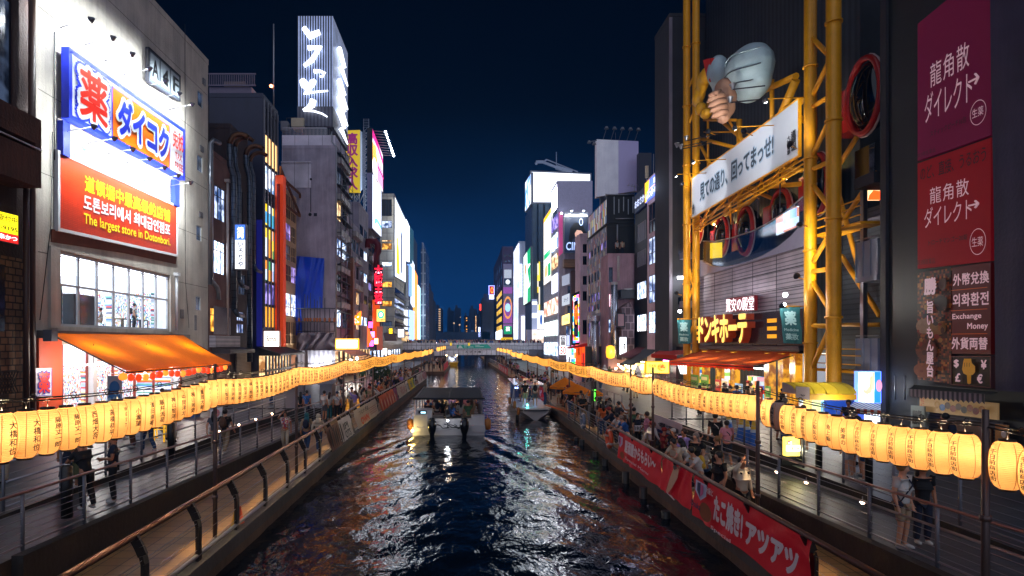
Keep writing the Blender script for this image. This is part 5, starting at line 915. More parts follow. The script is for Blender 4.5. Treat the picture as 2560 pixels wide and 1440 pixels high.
mb=MB();a=PY(96.5,1410,648);b=PY(96.5,1432,668);mb.box(a.x,b.x+1.5,96.5,98-.01,b.z,a.z);mb.build('balcony',stripemat('timber_boards','#a8845e','#8a6a48',.25,'Z',.5,.3),r)
mb=MB();x=PY(97,1429,0).x;mb.box(x,x+.6,97,97.6,ZU,ZY(97,676));mb.build('rust_column',M('rust_column','#5a4038',.6),r)
for i,(t,b,c,s)in enumerate(((686,712,'#aeb6c8',.5),(736,762,'#c4ccd8',.7),(786,810,'#ffd878',2.0))):
 q=Q(PY(96,1406,t+4),PY(96,1424,t-3),PY(96,1424,b-2),PY(96,1406,b+3),(0,-1,0));o=q.panel('box_sign',E('box_sign_%d'%i,c,s),None,.5);tag(o,['upper blank grey','middle pale lettered','lower amber'][i]+' box sign on the balcony building','sign')
 if i:q.text(['','スナック','いろは'][i],.2,.3,.8,.7,BK,o,.02)
q=QY(90,1399,1416,839,887);o=q.panel('vertical_sign',E('pale_lit_panel','#e0e0e8',1.0),None,.4,GREYM,.06);q.text('伝串',.14,.03,.86,.52,BK,o,.03,vert=True);q.rects([(0,.55,1,1)],E('white_lit_panel_bright','#ffffff',1.8),o);q.text('50',.06,.58,.94,.97,E('red_numeral','#e02818',1.),o,.03);tag(o,'white vertical sign reading 伝串 50 beside the far right promenade','sign')
q=QY(92,1417.5,1428,866,905);tag(q.panel('lit_sign',WHTS,None,.4),'blank white lit panel right of the 50 sign','sign');q=QY(94,1416,1424,838,864);tag(q.panel('lit_sign',E('pale_violet_panel','#b8c4f0',1.0),None,.4),'small pale violet panel behind the 50 sign','sign')
q=Q(PY(88,1432,739),PY(88,1448,732),PY(88,1448,858),PY(88,1432,860),(0,-1,0));o=root('arcade_board',q.p(.5,1),'tall arcade light board of rainbow tiles round an orange figure panel','sign');q.panel('panel',M('arcade_dark','#10141e',.4,var=0),o,.6,M('arcade_dark'),.25)
RB=goodsmat('rainbow_tiles',['#ff3a3a','#30d870','#3a8aff','#ffe030','#ff70d0','#ffffff','#ff8a20','#50e0ff'],.35,.45,2.0,'XZ',.1);q.rects([(.03,.02,.97,.13),(.03,.86,.97,.98),(.03,.13,.17,.86),(.83,.13,.97,.86)],RB,o,'light_tiles');q.poly([(.3,.25),(.6,.22),(.72,.35),(.68,.55),(.6,.62),(.4,.6),(.28,.45)],E('orange_neon_panel'),o);q.text('招福',.35,.28,.62,.52,E('red_numeral'),o,.04,vert=True);q.rects([(.3,.66,.66,.84)],E('violet_dim','#3a3050',.5),o)
q=QY(87,1430,1440,864,935);tag(q.panel('tile_column',goodsmat('rainbow_tiles',[],1,1,1),None,.4),'narrow column of coloured light tiles under the arcade board','sign');q=QY(86,1440,1468,862,930);o=q.panel('red_shop_front',E('orange_red_front','#ff4a14',1.6),None,.4);tag(o,'glowing orange red shop front below the arcade board','shop');q.text('福',.1,.1,.35,.4,YEL,o,.04);q.rects([(.45,0,.5,1),(.8,0,.85,1),(.55,.3,.75,.9)],E('deep_red_panel'),o)
mb=MB();mb.prism([PY(85,1424,868),PY(85,1468,858),PY(85,1470,866),PY(85,1424,872)],(0,2,0));tag(mb.build('canopy',M('red_canopy','#a81c20',.5,em='#c02018',es=.2)),'thin red canopy over the orange shop front','awning')
r=bld('pink_office','pinkish tall office with dark windows between arcade board and mural',(1449-VX)*88/F,87.5,87.5+4,ZU,ZY(87.5,590),1,(1470-1449)*88/F,PNK,fw=[w for t,b in((610,632),(640,662),(690,712),(728,752),(800,836))for w in gY(87.5,1457,1467,t,b,1,1,1,1,[DGLASS])])
Xm=(1517-VX)*70/F;y0,y1=70.,YX(Xm,1468)
MUR=goodsmat('mural_posters',['#5a4450','#8a7a8c','#4a587a','#a0452a','#b0a080','#3a3048','#8a2c3a','#b07a34','#b8b4be','#303c50','#6a5c74','#9a8490','#2a2430','#70587a'],.42,.55,.2,'YZ',.9)
cw=[]
for t,b,m in((598,618,[DGLASS,PLIT,DIML]),(664,690,[DGLASS,YLIT,DIML]),(722,746,[WLIT,DIML,PLIT]),(752,770,[WLIT,PLIT,DIML]),(800,842,[WLIT,DGLASS,PLIT])):cw+=gX(Xm,1517,1470,t-(0),b,6,1,.6,1,m)
r=bld('mural_building','building with a patchwork mural of posters and a black side wall',Xm,y0,y1,ZU,ZY(y0,566),1,6,M('black_side_wall','#0b0d11',.5,var=.3),cw=cw,cm=MUR,par=.3)
q=quadX(Xm-.25,1470,1517,498,556);o=q.panel('poster_screen',goodsmat('mural_top_posters',['#b8a0c0','#d8c030','#c03a6a','#e8e8f0','#5a78b8','#a87040','#8ab0c8','#403850','#604a58'],.33,.9,.32,'YZ',.5),None,.25,DARKM,.1);tag(o,'framed strip of bright posters on top of the mural building','billboard')
mb=MB();x1=(1586-VX)*y0/F;mb.box(Xm+.02,x1,y0+.02,y0+.6,ZY(y0,566)+.35,ZY(y0,488));mb.build('roof_screen_wall',M('black_side_wall'),r)
mb=MB()
for i in range(6):mb.box(Xm+.8+i*.55,Xm+.9+i*.55,y0-.06,y0+.01,ZY(y0,536-4*(i%3)),ZY(y0,492+6*(i%2)))
mb.build('lettering',M('dim_silver_letter','#9aa0a8',.4,var=.4,vs=9),r)
mb=MB();mb.tube([(Xm-.2,y0-.1,ZY(y0,487)),(x1,y0-.1,ZY(y0,487))],.08,5);mb.tube([(Xm+1,y0-.1,ZY(y0,547)),(x1,y0-.1,ZY(y0,547))],.06,5);mb.tube([(Xm+1.2,y0-.08,ZY(y0,562)),(Xm+1.2,y0-.08,ZY(y0,612))],.1,5);mb.build('roof_rail',STEEL,r)
BRP=wallmat('brown_pink_render','#b8929e',.4,1.4,.3);Y=66
r=bld('stepped_house','brown pink stepped house with balcony and dish in front of the black wall',(1520-VX)*Y/F,Y,Y+3.5,ZU,ZY(Y,638),1,(1586-1520)*Y/F,BRP,fw=gY(Y,1522,1532,668,706,1,1,1,1,[DIML])+gY(Y,1522,1531,734,768,1,1,1,1,[litmat('pink_red_room','#ffd0e0','#c03040',2.,1.)])+gY(Y,1521,1533,798,832,1,1,1,1,[BLIT]),par=.2)
a,b=PY(Y-.01,1545,0).x,PY(Y,1586,0).x;mb=MB();mb.box(a,b,Y-1.2,Y-.01,ZY(Y,748),ZY(Y,726));mb.build('balcony',M('dark_balcony','#20222a',.5),r)
mb=MB();mb.lathe([(.05,-.12),(.3,-.08),(.5,.0)],PY(Y-1.4,1570,722),14);mb.build('satellite_dish',WHITEP,r)
mb=MB();mb.tube([PY(Y-.5,1536,740),PY(Y-.5,1536,705)],.35,8);mb.tube([PY(Y-.5,1546,640),PY(Y-.5,1546,702)],.14,6);mb.build('vent_pipe',M('pale_pipe'),r)
SILV=M('silver_flue','#b8bac4',.25,.85,var=.1);mb=MB();mb.tube([PY(Y-.8,1536,892),PY(Y-.8,1536,712)],.38,12);tag(mb.build('silver_flue',SILV),'tall white silver flue pipe in front of the stepped house','pipe');lamp('added_glow',PY(62,1531,880),bpy.data.objects['silver_flue'],60,(.9,.95,1));mb=MB();mb.tube([PY(72-3,1488,935),PY(72-3,1488,802)],.45,12);mb.lathe([(.6,0),(.6,.6)],PY(69,1488,803),12);tag(mb.build('silver_flue',SILV),'thick silver flue pipe in front of the mural building','pipe')  # bare lamp added at the flue's foot to brighten the pipe
mb=MB();mb.prism([PY(Y-2,1554,770),PY(Y-2,1574,755),PY(Y-2,1586,780),PY(Y-2,1586,900),PY(Y-2,1554,900)],(0,1.9,0));tag(mb.build('small_house',brickmat('brown_block_wall','#5a4448','#4a383c','#8a747a',.6,.8,.05,.7,'XZ',.4)),'small gabled brown brick house in the gap beside the dark corrugated building','building')
q=QY(Y-3,1549,1566,843,888);o=q.panel('lit_sign',WHTS,None,.4,DARKM,.06);q.rects([(.55,.35,.85,.95)],BLACK,o);q.text('7階',.6,.45,.8,.9,WT,o,.02,vert=True);tag(o,'white lit box sign with a dark strip near the black awning','sign')
q=QY(Y-2.6,1545,1560,785,815);tag(q.panel('meter_box',M('pinkish_box','#a07a7e',.6),None,.5,DARKM,.12),'framed pinkish box above the white lit sign','box')
tag(MB().lathe([(.12,.7),(.42,.55),(.48,0),(.42,-.55),(.12,-.7)],PY(Y-3.2,1526,880),14,caps=True).build('paper_lantern',M('amber_lantern','#e8a020',.5,em='#ffae28',es=1.5,var=.15)),'single large amber lantern hanging before the stepped house','lantern')
mb=MB();mb.box((1466-VX)*69/F,(1518-VX)*69/F,69.2,69.9,ZU,ZY(69,866));tag(mb.build('dark_shopfront',M('black_side_wall')),'closed black shop front under the mural','shop')
Y=84;q=QY(Y,1492,1596,348,492);q.c[1]=PY(Y,1596,353);q.c[2]=PY(Y,1596,476);o=root('blank_billboard',q.p(.5,1),'huge blank grey rooftop billboard with a row of dead lamps on top','billboard');q.panel('panel',wallmat('blank_lilac_board','#efedf6',.12,.5,.1),o,1.2);q.k=0;q.rects([(.52,.0,1,1)],M('mauve_half','#c0b4dc',.6,var=.1),o,off=.02)
for i in range(5):
 p=q.p(.15+.19*i,0);mb=MB();mb.tube([p,p+Vector((.3,-.8,1.3))],.05,5);mb.lathe([(.15,.25),(.34,-.1)],p+Vector((.3,-.8,1.3)),8);mb.build('dead_lamp',GREYM,o)
mb=MB();p=q.p(0,.02);mb.tube([p,p+Vector((-1.2,-.6,-.4))],.06,5);mb.lathe([(.15,.25),(.3,-.1)],p+Vector((-1.2,-.6,-.5)),8);mb.lathe([(.15,.25),(.3,-.1)],p+Vector((-.5,-.6,-.7)),8);mb.tube([q.p(.45,0),q.p(.45,-.14)],.03,4);mb.build('dead_lamp',GREYM,o)
mb=MB();mb.box(q.p(.1,1).x,q.p(.9,1).x,Y+.3,Y+.9,20,q.p(0,1).z);mb.build('frame',DARKM,o)
q=QY(82,1597,1629,382,520);tag(q.panel('dark_roof_board',M('dark_slate_board','#262838',.5),None,1.),'dark rooftop board right of the huge blank billboard','billboard')
o=root('phone_mast',PY(60,1628,440),'rooftop phone mast with cream antenna panels','mast');mb=MB();mb.tube([PY(60,1634,460),PY(60,1634,385)],.05,5);mb.build('pole',STEEL,o);mb=MB()
for p in(1617,1642):a=PY(59.6,p,445);mb.box(a.x-.15,a.x+.15,59.5,59.7,a.z,a.z+1.2)
mb.build('antenna',M('cream_tank'),o)
o=root('tv_aerial',PY(66,1585,480),'bare television aerial on the black roof','aerial');mb=MB();mb.tube([PY(66,1586,487),PY(66,1586,463)],.03,4)
for a,b in(((1567,463),(1592,468)),((1570,466),(1574,458)),((1578,468),(1582,460)),((1590,457),(1597,468))):mb.tube([PY(66,*a),PY(66,*b)],.02,4)
mb.build('rods',STEEL,o)
Xn=XD;r=bld('corrugated_building','dark corrugated building with three lit windows below a blue roof sign',Xn,YX(Xn,1617)+.01,YX(Xn,1587),ZU,PX(Xn,1617,470).z,1,5,DKC,cw=gX(Xn,1615,1592,548,596,1,1,1,1,[M('dim_blind','#7a7a86',.5)])+gX(Xn,1615,1592,620,660,1,1,1,1,[M('dim_blind')])+gX(Xn,1615,1592,700,745,1,1,1,1,[WLIT])+gX(Xn,1615,1592,784,828,1,1,1,1,[litmat('strong_white_room')]),par=0,mull=3,fm=M('silver_frame','#8a8c94',.4,.5))
q=QX(Xn-.3,(1586,491),(1613,464),(1613,513),(1586,535));o=q.panel('roof_sign',M('navy_roof_sign','#0c1020',.4,em='#101a38',es=.3),None,.3);q.text('おおさか',.05,.35,.95,.75,E('white_dim_letter','#d0dcff',1.),o,.03);tag(o,'dark roof sign with white kana beside the blue building sign','sign')
q=QX(Xn-.6,(1612.5,459),(1650,424),(1650,476),(1612.5,508));o=q.panel('roof_sign',E('blue_roof_sign','#5a72e0',1.1),None,.4);q.poly([(0,0),(.32,0),(.26,.6),(.12,1),(0,1)],E('yellow_sign_shape','#f0b828',1.3),o);q.poly([(.15,.62),(.4,.52),(.9,.5),(.9,.46),(.4,.47),(.15,.55)],E('pink_swoosh','#ffa0c8',1.4),o);q.text('NIPPO',.62,.12,.92,.4,WT,o,.03);q.text('レインボービル',.1,.58,.92,.92,WT,o,.03);tag(o,'blue lit roof sign with white katakana, yellow field and pink swoosh','sign');lamp('sign_glow',q.p(.5,.5,.8),o,60,(.6,.7,1),'POINT',.4)
pw=[]
for t,b,m in((488,566,[DIML,DGLASS]),(578,650,[DIML,BLIT]),(678,752,[WLIT,BLIT]),(774,832,[WLIT,litmat('strong_white_room')])):
 for w in gX(Xn-.5,1655,1621,t,b,1,1,1,1,m):pw.append(w)
y0=YX(Xn-.5,1656);r=bld('bay_window_building','pink office building with stacked bay windows facing the canal',Xn-.5,y0,YX(Xn-.5,1618),ZU+0,ZY(y0,424),1,(1674-1656)*y0/F,PNK,cw=pw,fw=[w for t,b in((482,560),(580,640),(672,744),(770,836))for w in gY(y0,1657.5,1671,t,b,1,1,1,1,[DGLASS])],mull=3,split=.42,fm=M('mauve_frame','#5a4048',.4,.3),par=.3)
# THE DISCOUNT STORE WITH ITS YELLOW STEEL WHEEL FRAME
GRYW=wallmat('grey_concrete_wall','#2c2b30',.3,1.,.2);LGR=wallmat('pale_grey_edge','#77707c',.25)
Y=52.;X=(1674-VX)*Y/F
r=bld('grey_slab_building','tall dark grey blank slab building next to the yellow steel frame',X,Y,Y+4.0,ZU,34,1,3.4,GRYW,fw=gY(Y,1694,1716,606,640,1,1,1,1,[DIML])+gY(Y,1694,1716,742,762,1,1,1,1,[DGLASS]),par=.3)
mb=MB();mb.box(X-.06,X+.2,Y-.12,Y-.01,ZU,33.9);mb.build('painted_lit_edge',LGR,r)  # pale strip stands in for light along the slab's left edge
mb=MB()
for t,b in((606,650),(722,770)):mb.box(PY(Y,1698,0).x,PY(Y,1722,0).x,Y-1.0,Y-.01,ZY(Y,b),ZY(Y,b-16))
mb.build('balcony',LGR,r);mb=MB();mb.bar(PY(Y-.6,1694,694),PY(Y-.6,1712,694),.12,.2);mb.build('strip_light',WHT,r)
lamp('strip_glow',PY(Y-.9,1702,700),r,110,(.92,.96,1))
YS=M('yellow_painted_steel','#e2980a',.42,.1,var=.32,vs=1.6,bump=.15);CORR=stripemat('silver_corrugated_wall','#b4aebc','#7a7482',.24,'Z',.45,.9,.3,.72);DCOR=stripemat('dark_corrugated_wall','#343a42','#191c22',.26,'Z',.5,.9,.2,.72)
XF=18.4;y0,y1=YX(XF,2012),YX(XF,1748)
st=root('discount_store',(XF+6,(y0+y1)/2,ZU),'discount store with silver corrugated front under a yellow steel wheel frame','building')
zc=PX(XF,2008,870).z;zct=PX(XF,2008,612).z
mb=MB();mb.box(XF,XF+.3,y0,y1,ZY(y0,870),zct);mb.build('corrugated_wall',CORR,st)
mb=MB()
for i in range(1,5):z=zc+(zct-zc)*i/5;mb.box(XF-.015,XF,y0,y1,z,z+.05)
for i in range(1,5):y=y0+(y1-y0)*i/5;mb.box(XF-.012,XF+.0,y,y+.04,zc,zct)
mb.build('panel_joint',DARKM,st)
mb=MB();mb.box(XF+2.2,XF+13,y0-1.2,y1+4.2,ZU,40);mb.build('wall',stripemat('ribbed_dark_steel','#343840','#20242a',.5,'Y',.5,.5,.2,.5),st)
mb=MB();mb.box(XF+1.4,XF+2.1,y0-5,y0-.8,ZU,12.3);mb.box(XF+1.35,XF+1.39,y0-4.4,y0-3.6,ZU,12);mb.build('side_wall',DCOR,st)
mb=MB();xs_=XF+1.2;mb.box(xs_,xs_+.9,y0-5,y1,zct+.4,zct+.7);mb.build('terrace_floor',GREYM,st)
P=lambda p,y:PX(XF-.25,p,y)
band=[P(1749,650),P(1775,664),P(1800,668),P(1830,665),P(1870,655),P(1905,640),P(1940,620),P(1975,592),P(2008,556),P(2008,616),P(1749,692)]
mb=MB();mb.prism(band,(.24,0,0));mb.build('curved_parapet',M('silver_parapet','#9a92a4',.3,.5,var=.15),st)
gl=[P(1758,604),P(1790,604),P(1830,596),P(1880,580),P(1920,560),P(1960,534),P(2008,494),P(2008,554),P(1975,590),P(1940,618),P(1905,638),P(1870,653),P(1830,663),P(1800,666),P(1758,655)]
mb=MB();mb.prism(gl,(.03,0,0));mb.build('glass_balustrade',glassmat('bluish_glass',(.78,.86,.95),.2),st)
mb=MB();mb.tube([p+Vector((-.02,0,.04))for p in gl[:7]],.04,6);mb.build('balustrade_rail',STEEL,st)
q=QX(XF+.1,(1940,545),(1993,515),(1993,565),(1940,588));q.panel('terrace_screen',goodsmat('terrace_lit_screen',['#ffffff','#e8f4ff','#ffe0d0','#ff9a70','#f8f8ff','#a8d0ff'],.7,.5,1.6,'YZ',.2),st,.1)
q=QX(XF+.2,(1775,608),(1802,606),(1802,644),(1775,646));q.panel('yellow_board',E('yellow_lit_board','#ffc818',1.4),st,.1)
RED=M('glossy_red_shell','#a81c18',.25,.1,var=.1);GDG=M('gondola_dark_glass','#060a10',.05,0,var=0);WR=M('pale_ring','#c8a8a8',.3)
def gondola(c,rx,rz,label,parts='red'):
 c=Vector(c);o=root('gondola',c,label,'gondola','wheel gondolas on the yellow frame');mb=MB();mb.ball(c,(.8,rx,rz),20);mb.build('glass_capsule',GDG,o)
 n=28
 for k,(m,dr,w,nm)in enumerate(((RED,1.06,.16,'red_rim'),(WR,1.14,.07,'pale_rim'))):
  mb=MB();mb.tube([c+Vector((-.35+.1*k,rx*dr*math.cos(2*math.pi*i/n),rz*dr*math.sin(2*math.pi*i/n)))for i in range(n+1)],w,6,caps=False);mb.build(nm,m,o)
 mb=MB();mb.box(c.x-.2,c.x+.9,c.y+rx*1.05,c.y+rx*1.05+1.4,c.z-rz*.7,c.z+rz*.6);mb.build('car_body',RED,o)
for(p,y,rx,rz,lab)in((1753,576,.9,1.0,'red rimmed wheel gondola furthest left behind the glass balustrade'),(1815,590,1.0,1.35,'red rimmed wheel gondola left of centre behind the glass balustrade'),(1876,578,1.0,1.5,'red rimmed wheel gondola in the middle behind the glass balustrade'),(1965,528,1.0,1.2,'red rimmed wheel gondola right behind the balustrade near the big column'),(2062,460,.8,1.5,'blue lit dark gondola between the two big yellow columns'),(2178,240,1.1,1.65,'large red ringed black gondola high beside the grey column')):
 gondola(PX(XF+(1.3 if p<2100 else .9),p,y),rx,rz,lab)
fr=root('wheel_frame',(17.4,37,ZU),'huge yellow painted steel frame of a wheel with tubular columns','steel frame')
XK=17.3;cols={1717:.27,1740:.27,2026:.29,2084:.32}
def colpos(p):return(XK+(.5 if p in(1740,)else 0),YX(XK+(.5 if p in(1740,)else 0),p))
for p,rd in cols.items():
 x,y=colpos(p);mb=MB();mb.tube([(x,y,ZU),(x,y,ZU+1.5),(x,y,42)],[rd*.82,rd,rd],18)
 for k in range(7):z=ZY(y,860)+4.6*k+(1.2 if p==2084 else 0);mb.tube([(x,y,z),(x,y,z+.1)],rd*1.18,18)
 mb.build('column',YS,fr)
def brace(a,b,rd=.11):mb=MB();mb.tube([a,b],rd,8);mb.build('brace',YS,fr)
K=lambda p,y:Vector((*colpos(p),0))+Vector((0,0,ZY(colpos(p)[1],y)))
for a,b in(((2026,930),(2084,800)),((2026,695),(2084,790)),((2026,665),(2084,570)),((2026,455),(2084,530)),((2026,425),(2084,400)),((2026,400),(2084,280)),((2026,270),(2084,235)),((2026,250),(2084,130)),((2026,90),(2084,150)),((2026,680),(2084,670)),((2026,815),(2084,815)),((1717,760),(1740,700)),((1717,640),(1740,745)),((1717,560),(1740,490)),((1717,420),(1740,480)),((1717,320),(1740,270)),((1717,230),(1740,180)),((1717,690),(1740,680)),((1717,850),(1740,800))):brace(K(*a),K(*b),.1 if a[0]<2000 else .12)
B=lambda p,y,x=XF+1.:PX(x,p,y)
for a,b,rd in(((1745,345),(1850,372),.14),((1745,350),(1775,410),.13),((1848,300),(1850,560),.2),((1780,430),(1900,330),.16),((1800,300),(1880,370),.12),((1880,240),(1990,190),.2),((1935,330),(1990,200),.25),((1955,300),(2020,240),.14),((1960,260),(2020,310),.14),((1930,200),(1930,330),.14),((1770,480),(2000,460),.14),((1800,520),(1990,430),.12),((1850,530),(1940,440),.14),((1760,300),(1840,300),.1),((1760,330),(1840,330),.06),((1790,250),(1840,330),.08),((1890,480),(1990,520),.12),((1780,560),(1880,500),.12),((1770,250),(1770,420),.1),((1820,470),(1830,560),.1)):brace(B(*a),B(*b),rd)
for y0_,y1_ in((500,400),(512,412),(520,424)):brace(PX(17.6,1735,560+(y0_-500)),PX(17.6,2008,398+(y1_-400)),.05)
rf=random.Random(4)
for i in range(26):
 p=rf.uniform(1755,2000);t=(p-1750)/255;yb=545-150*t;q_=rf.choice((-1,1))*rf.uniform(25,60);brace(B(p,yb+rf.uniform(-30,20),XF+rf.uniform(.2,1.6)),B(min(2008,max(1752,p+q_)),yb+rf.uniform(10,45)-.6*q_,XF+rf.uniform(.2,1.6)),rf.choice((.05,.07,.09)))
for i in range(4):p=1785+60*i;c_=B(p,560-38*i,XF+1.1);l_=root('added_steel_lamp',c_,'%s added warm lamp in the steelwork under the slogan banner'%NTH[i],'light','added lamps under the banner');mb=MB();mb.ball(c_,.09,8);mb.build('bulb',E('warm_bulb'),l_);mb=MB();mb.tube([c_,c_+Vector((0,0,.3))],.02,4);mb.build('stem',DARKM,l_);lamp('added_steel_glow',c_-Vector((.15,.1,.1)),l_,190,(1,.72,.3))  # warm lamps added to light the steelwork from inside
for p in(1770,1830,1895,1950):mb=MB();mb.bar(PX(17.7,p,548-(p-1750)*.6),PX(17.7,p,606-(p-1750)*.42),.05,.05);mb.build('hanger',DARKM,fr)
for p,t in(((2026,2084),580),((2026,2084),930)):
 mb=MB();z=ZY(28.5,t);mb.box(17.5,18.6,26.5,30.2,z,z+.12)
 for k in(.4,.8,1.1):mb.bar((17.5,26.5,z+k),(17.5,30.2,z+k),.05,.05)
 mb.build('catwalk',YS,fr)
for(a,b)in((((2095,480),(2160,720))),((2104,640),(2200,790)),((2104,560),(2190,430)),((2100,410),(2150,330))):mb=MB();mb.tube([PX(XF+.9,*a),PX(XF+.9,*b)],.12,8);mb.build('brace',YS,fr)
brace(PX(XF+.9,2106,812),PX(XF+.9,2200,812),.1)
FLC=(1,.93,.8)
def flood(tip,aim,lab,en,col=FLC,ang=70,grp='floodlights on the yellow frame'):
 tip=Vector(tip);aim=Vector(aim);o=root('floodlight',tip,lab,'floodlight',grp);d=(aim-tip).normalized();mb=MB();mb.tube([tip-d*.1,tip,tip+d*.16],[.07,.12,.15],10);mb.build('housing',DARKM,o);mb=MB();mb.ball(tip+d*.14,.09,8);mb.build('bulb',E('floodlight_bulb'),o);mb=MB();mb.tube([tip,tip+Vector((.5,.2,-.1))],.025,5);mb.build('bracket',YS,o)
 lamp('flood',tip+d*.28,o,en,col,'SPOT',.08,aim,ang,.8)
x,y=colpos(2026);flood((x-1.5,y-1.4,ZY(y,700)),(x,y,ZY(y,640)),'floodlight washing the big yellow column beside the silver wall',620,ang=110);x,y=colpos(2084);flood((x-1.6,y+1.6,ZY(y,760)),(x,y,ZY(y,700)),'floodlight washing the right hand big yellow column',330,ang=110)
x,y=colpos(2026);flood((x-1.6,y-1.,ZY(y,380)),(x,y,ZY(y,280)),'floodlight washing the upper big yellow columns',120,ang=110);x,y=colpos(1717);flood((x-1.6,y-2.2,ZY(y,740)),(x,y,ZY(y,700)),'floodlight at the foot of the left yellow columns',420,ang=110);flood((x-1.2,y-2.2,ZY(y,480)),(x+.3,y,ZY(y,400)),'floodlight half way up the left yellow columns',120,ang=110)
flood(PX(15.6,2000,560),PX(XF,1960,640),'floodlight under the curved parapet by the big column',220,(.9,.95,1),100)
XBN=17.25;q=QX(XBN,(1730,447),(1996,248),(1996,388),(1730,544));WB=M('white_banner_sheet','#c4c8d0',.45,var=.05);o=q.panel('slogan_banner',WB,None,.12,YS,.08);tag(o,'long white slogan banner reading 見ての通り、回ってまっせ! on the yellow frame','banner')
NB=M('navy_letter','#22303e',.5,var=0);PB=M('pale_letter_edge','#9ab0c4',.5,var=0)
q.text('見ての通り、回ってまっせ!',.11,.3,.83,.72,NB,o,.03,sp=.92,ol=(PB,.09))
q.text('道頓堀',.955,.5,.99,.88,BK,o,.03,vert=True);q.text('大観覧車',.93,.55,.955,.9,BK,o,.03,vert=True);q.text('名物名所',.012,.7,.04,.95,BK,o,.03,vert=True)
for i,(tp,wl,en)in enumerate((((1688,436),(1732,470),300),((1731,402),(1780,440),330),((1836,318),(1870,370),420),((1912,248),(1950,320),420))):
 tip=PX(XBN-2.2,*tp);aim=PX(XBN,*wl)+Vector((0,0,-1.));l=root('banner_lamp',tip,'%s lamp arm over the white slogan banner'%NTH[i],'floodlight','lamp arms over the slogan banner');d=(aim-tip).normalized();mb=MB();mb.tube([tip,Vector((XBN,tip.y,tip.z+.1))],.03,5);mb.build('arm',YS,l);mb=MB();mb.tube([tip-d*.08,tip+d*.1],[.07,.15],10);mb.build('housing',DARKM,l);mb=MB();mb.ball(tip+d*.1,.13,8);mb.build('bulb',E('floodlight_bulb'),l);lamp('banner_light',tip+d*.26,l,en,(.95,.97,1),'SPOT',.1,aim,120,.8)
for i,(p,y_)in enumerate(((1693,362),(1703,366),(1832,215),(1826,248),(1716,345))):
 t=PX(XBN-1.5,p,y_);l=root('dead_lamp',t,'%s unlit chrome lamp on a long arm by the slogan banner'%NTH[i],'floodlight','unlit lamps on the yellow frame');mb=MB();mb.lathe([(.08,-.2),(.12,-.05),(.2,.12)],t,10);mb.build('head',STEEL,l);mb=MB();mb.tube([t+Vector((0,0,-.2)),t+Vector((1.6,-.6 if p>1800 else-1.5,-.25))],.04,5);mb.build('arm',DARKM,l)
o=root('giant_statue',PX(16.6,1860,250),'giant painted figure with a fist, rounded belly and golden tail on the frame','statue');SKN=M('painted_statue_skin','#a87a60',.5,var=.25,vs=1.5);GLD=M('golden_paint','#e8a818',.3,var=.15);SLV=M('pale_blue_robe','#a8bcc0',.4,var=.2)
def blob(name,items,m,res=.0):
 mb=MB()
 for c,rad in items:mb.ball(c,rad,16)
 x=mb.build(name,m,o);rm=x.modifiers.new('remesh','REMESH');rm.mode='VOXEL';rm.voxel_size=.11;rm.use_smooth_shade=True;sm=x.modifiers.new('s','SMOOTH');sm.iterations=4;return x
T=lambda p,y,dx=0.:PX(16.5+dx,p,y)
blob('belly',[(T(1872,178,.8),(1.3,2.0,1.5)),(T(1880,205,.9),(1.0,1.6,1.15))],SLV)
for a_,m_ in((-.5,SLV),(.25,M('robe_seam','#4a5458',.6)),(.8,M('robe_seam'))):
 c_=T(1872,178,.8);mb=MB();w_=math.cos(a_*.9);mb.tube([c_+Vector((-1.36*w_*math.cos(t),2.06*w_*math.sin(t)*.98,-1.5*math.sin(a_*.9)+.12*math.cos(3*t)))for t in[-1.4+2.8*i/16 for i in range(17)]],.035,6,caps=False);mb.build('robe_fold',m_,o)
H=lambda p,y,dy=0.:PY(36.6+dy,p,y)
blob('fist',[(H(1812,222,.3),(.62,.6,.65)),(H(1814,245,.2),(.68,.62,.7)),(H(1814,270,.1),(.6,.56,.62)),(H(1808,293),(.42,.42,.4))],SKN)
for(p0,y0_),(p1,y1_)in(((1806,238),(1774,251)),((1810,252),(1777,264)),((1814,266),(1781,277)),((1816,281),(1786,290))):
 mb=MB();A_,B_=H(p0,y0_,-.62),H(p1,y1_,-.5);mb.tube([A_+Vector((.15,.3,.05)),A_,A_.lerp(B_,.5)+Vector((0,-.1,.05)),B_,B_+Vector((-.06,.2,-.02))],[.1,.2,.21,.18,.06],12);mb.build('finger',SKN,o)
mb=MB();mb.tube([H(1800,226,-.5),H(1786,236,-.75),H(1776,240,-.55),H(1773,241,-.3)],[.12,.2,.17,.06],12);mb.build('thumb',SKN,o)
blob('sleeve',[(T(1795,180,.3),(.7,.8,1.1)),(T(1800,215,.5),(.5,.6,.8))],SLV)
blob('golden_tail',[(T(1757,205,.1),(.4,.45,.8)),(T(1750,232,.1),(.4,.45,.6)),(T(1744,250),(.4,.42,.5)),(T(1752,272),(.4,.5,.45)),(T(1765,284),(.4,.5,.35)),(T(1765,190,.1),(.4,.5,.6))],GLD)
mb=MB();mb.prism([T(1757,150,-.3),T(1778,145,-.3),T(1774,205,-.3),T(1766,190,-.3)],(.3,0,0));mb.build('robe_stripe',REDL,o)
flood(T(1770,330,-3.),T(1790,240),'floodlight aimed up at the statue fist',500,(1,.97,.92),90,'statue floodlights');flood(T(1860,330,-3.2),T(1870,180),'floodlight aimed up at the statue belly',520,(.85,.95,1),90,'statue floodlights')
XS=17.6;q=QX(XS,(1742,797),(2007,771),(2007,861),(1742,859));o=q.panel('sign_band',M('dark_gloss_sign','#2c2830',.2,.2,var=.2),None,.5);tag(o,'dark shop sign band with big yellow raised katakana letters and amber stripes','sign')
YLET=E('yellow_raised_letter','#ffda68',.85);RSD=M('red_brown_letter_side','#8a2c10',.5,em='#a83808',es=.12)
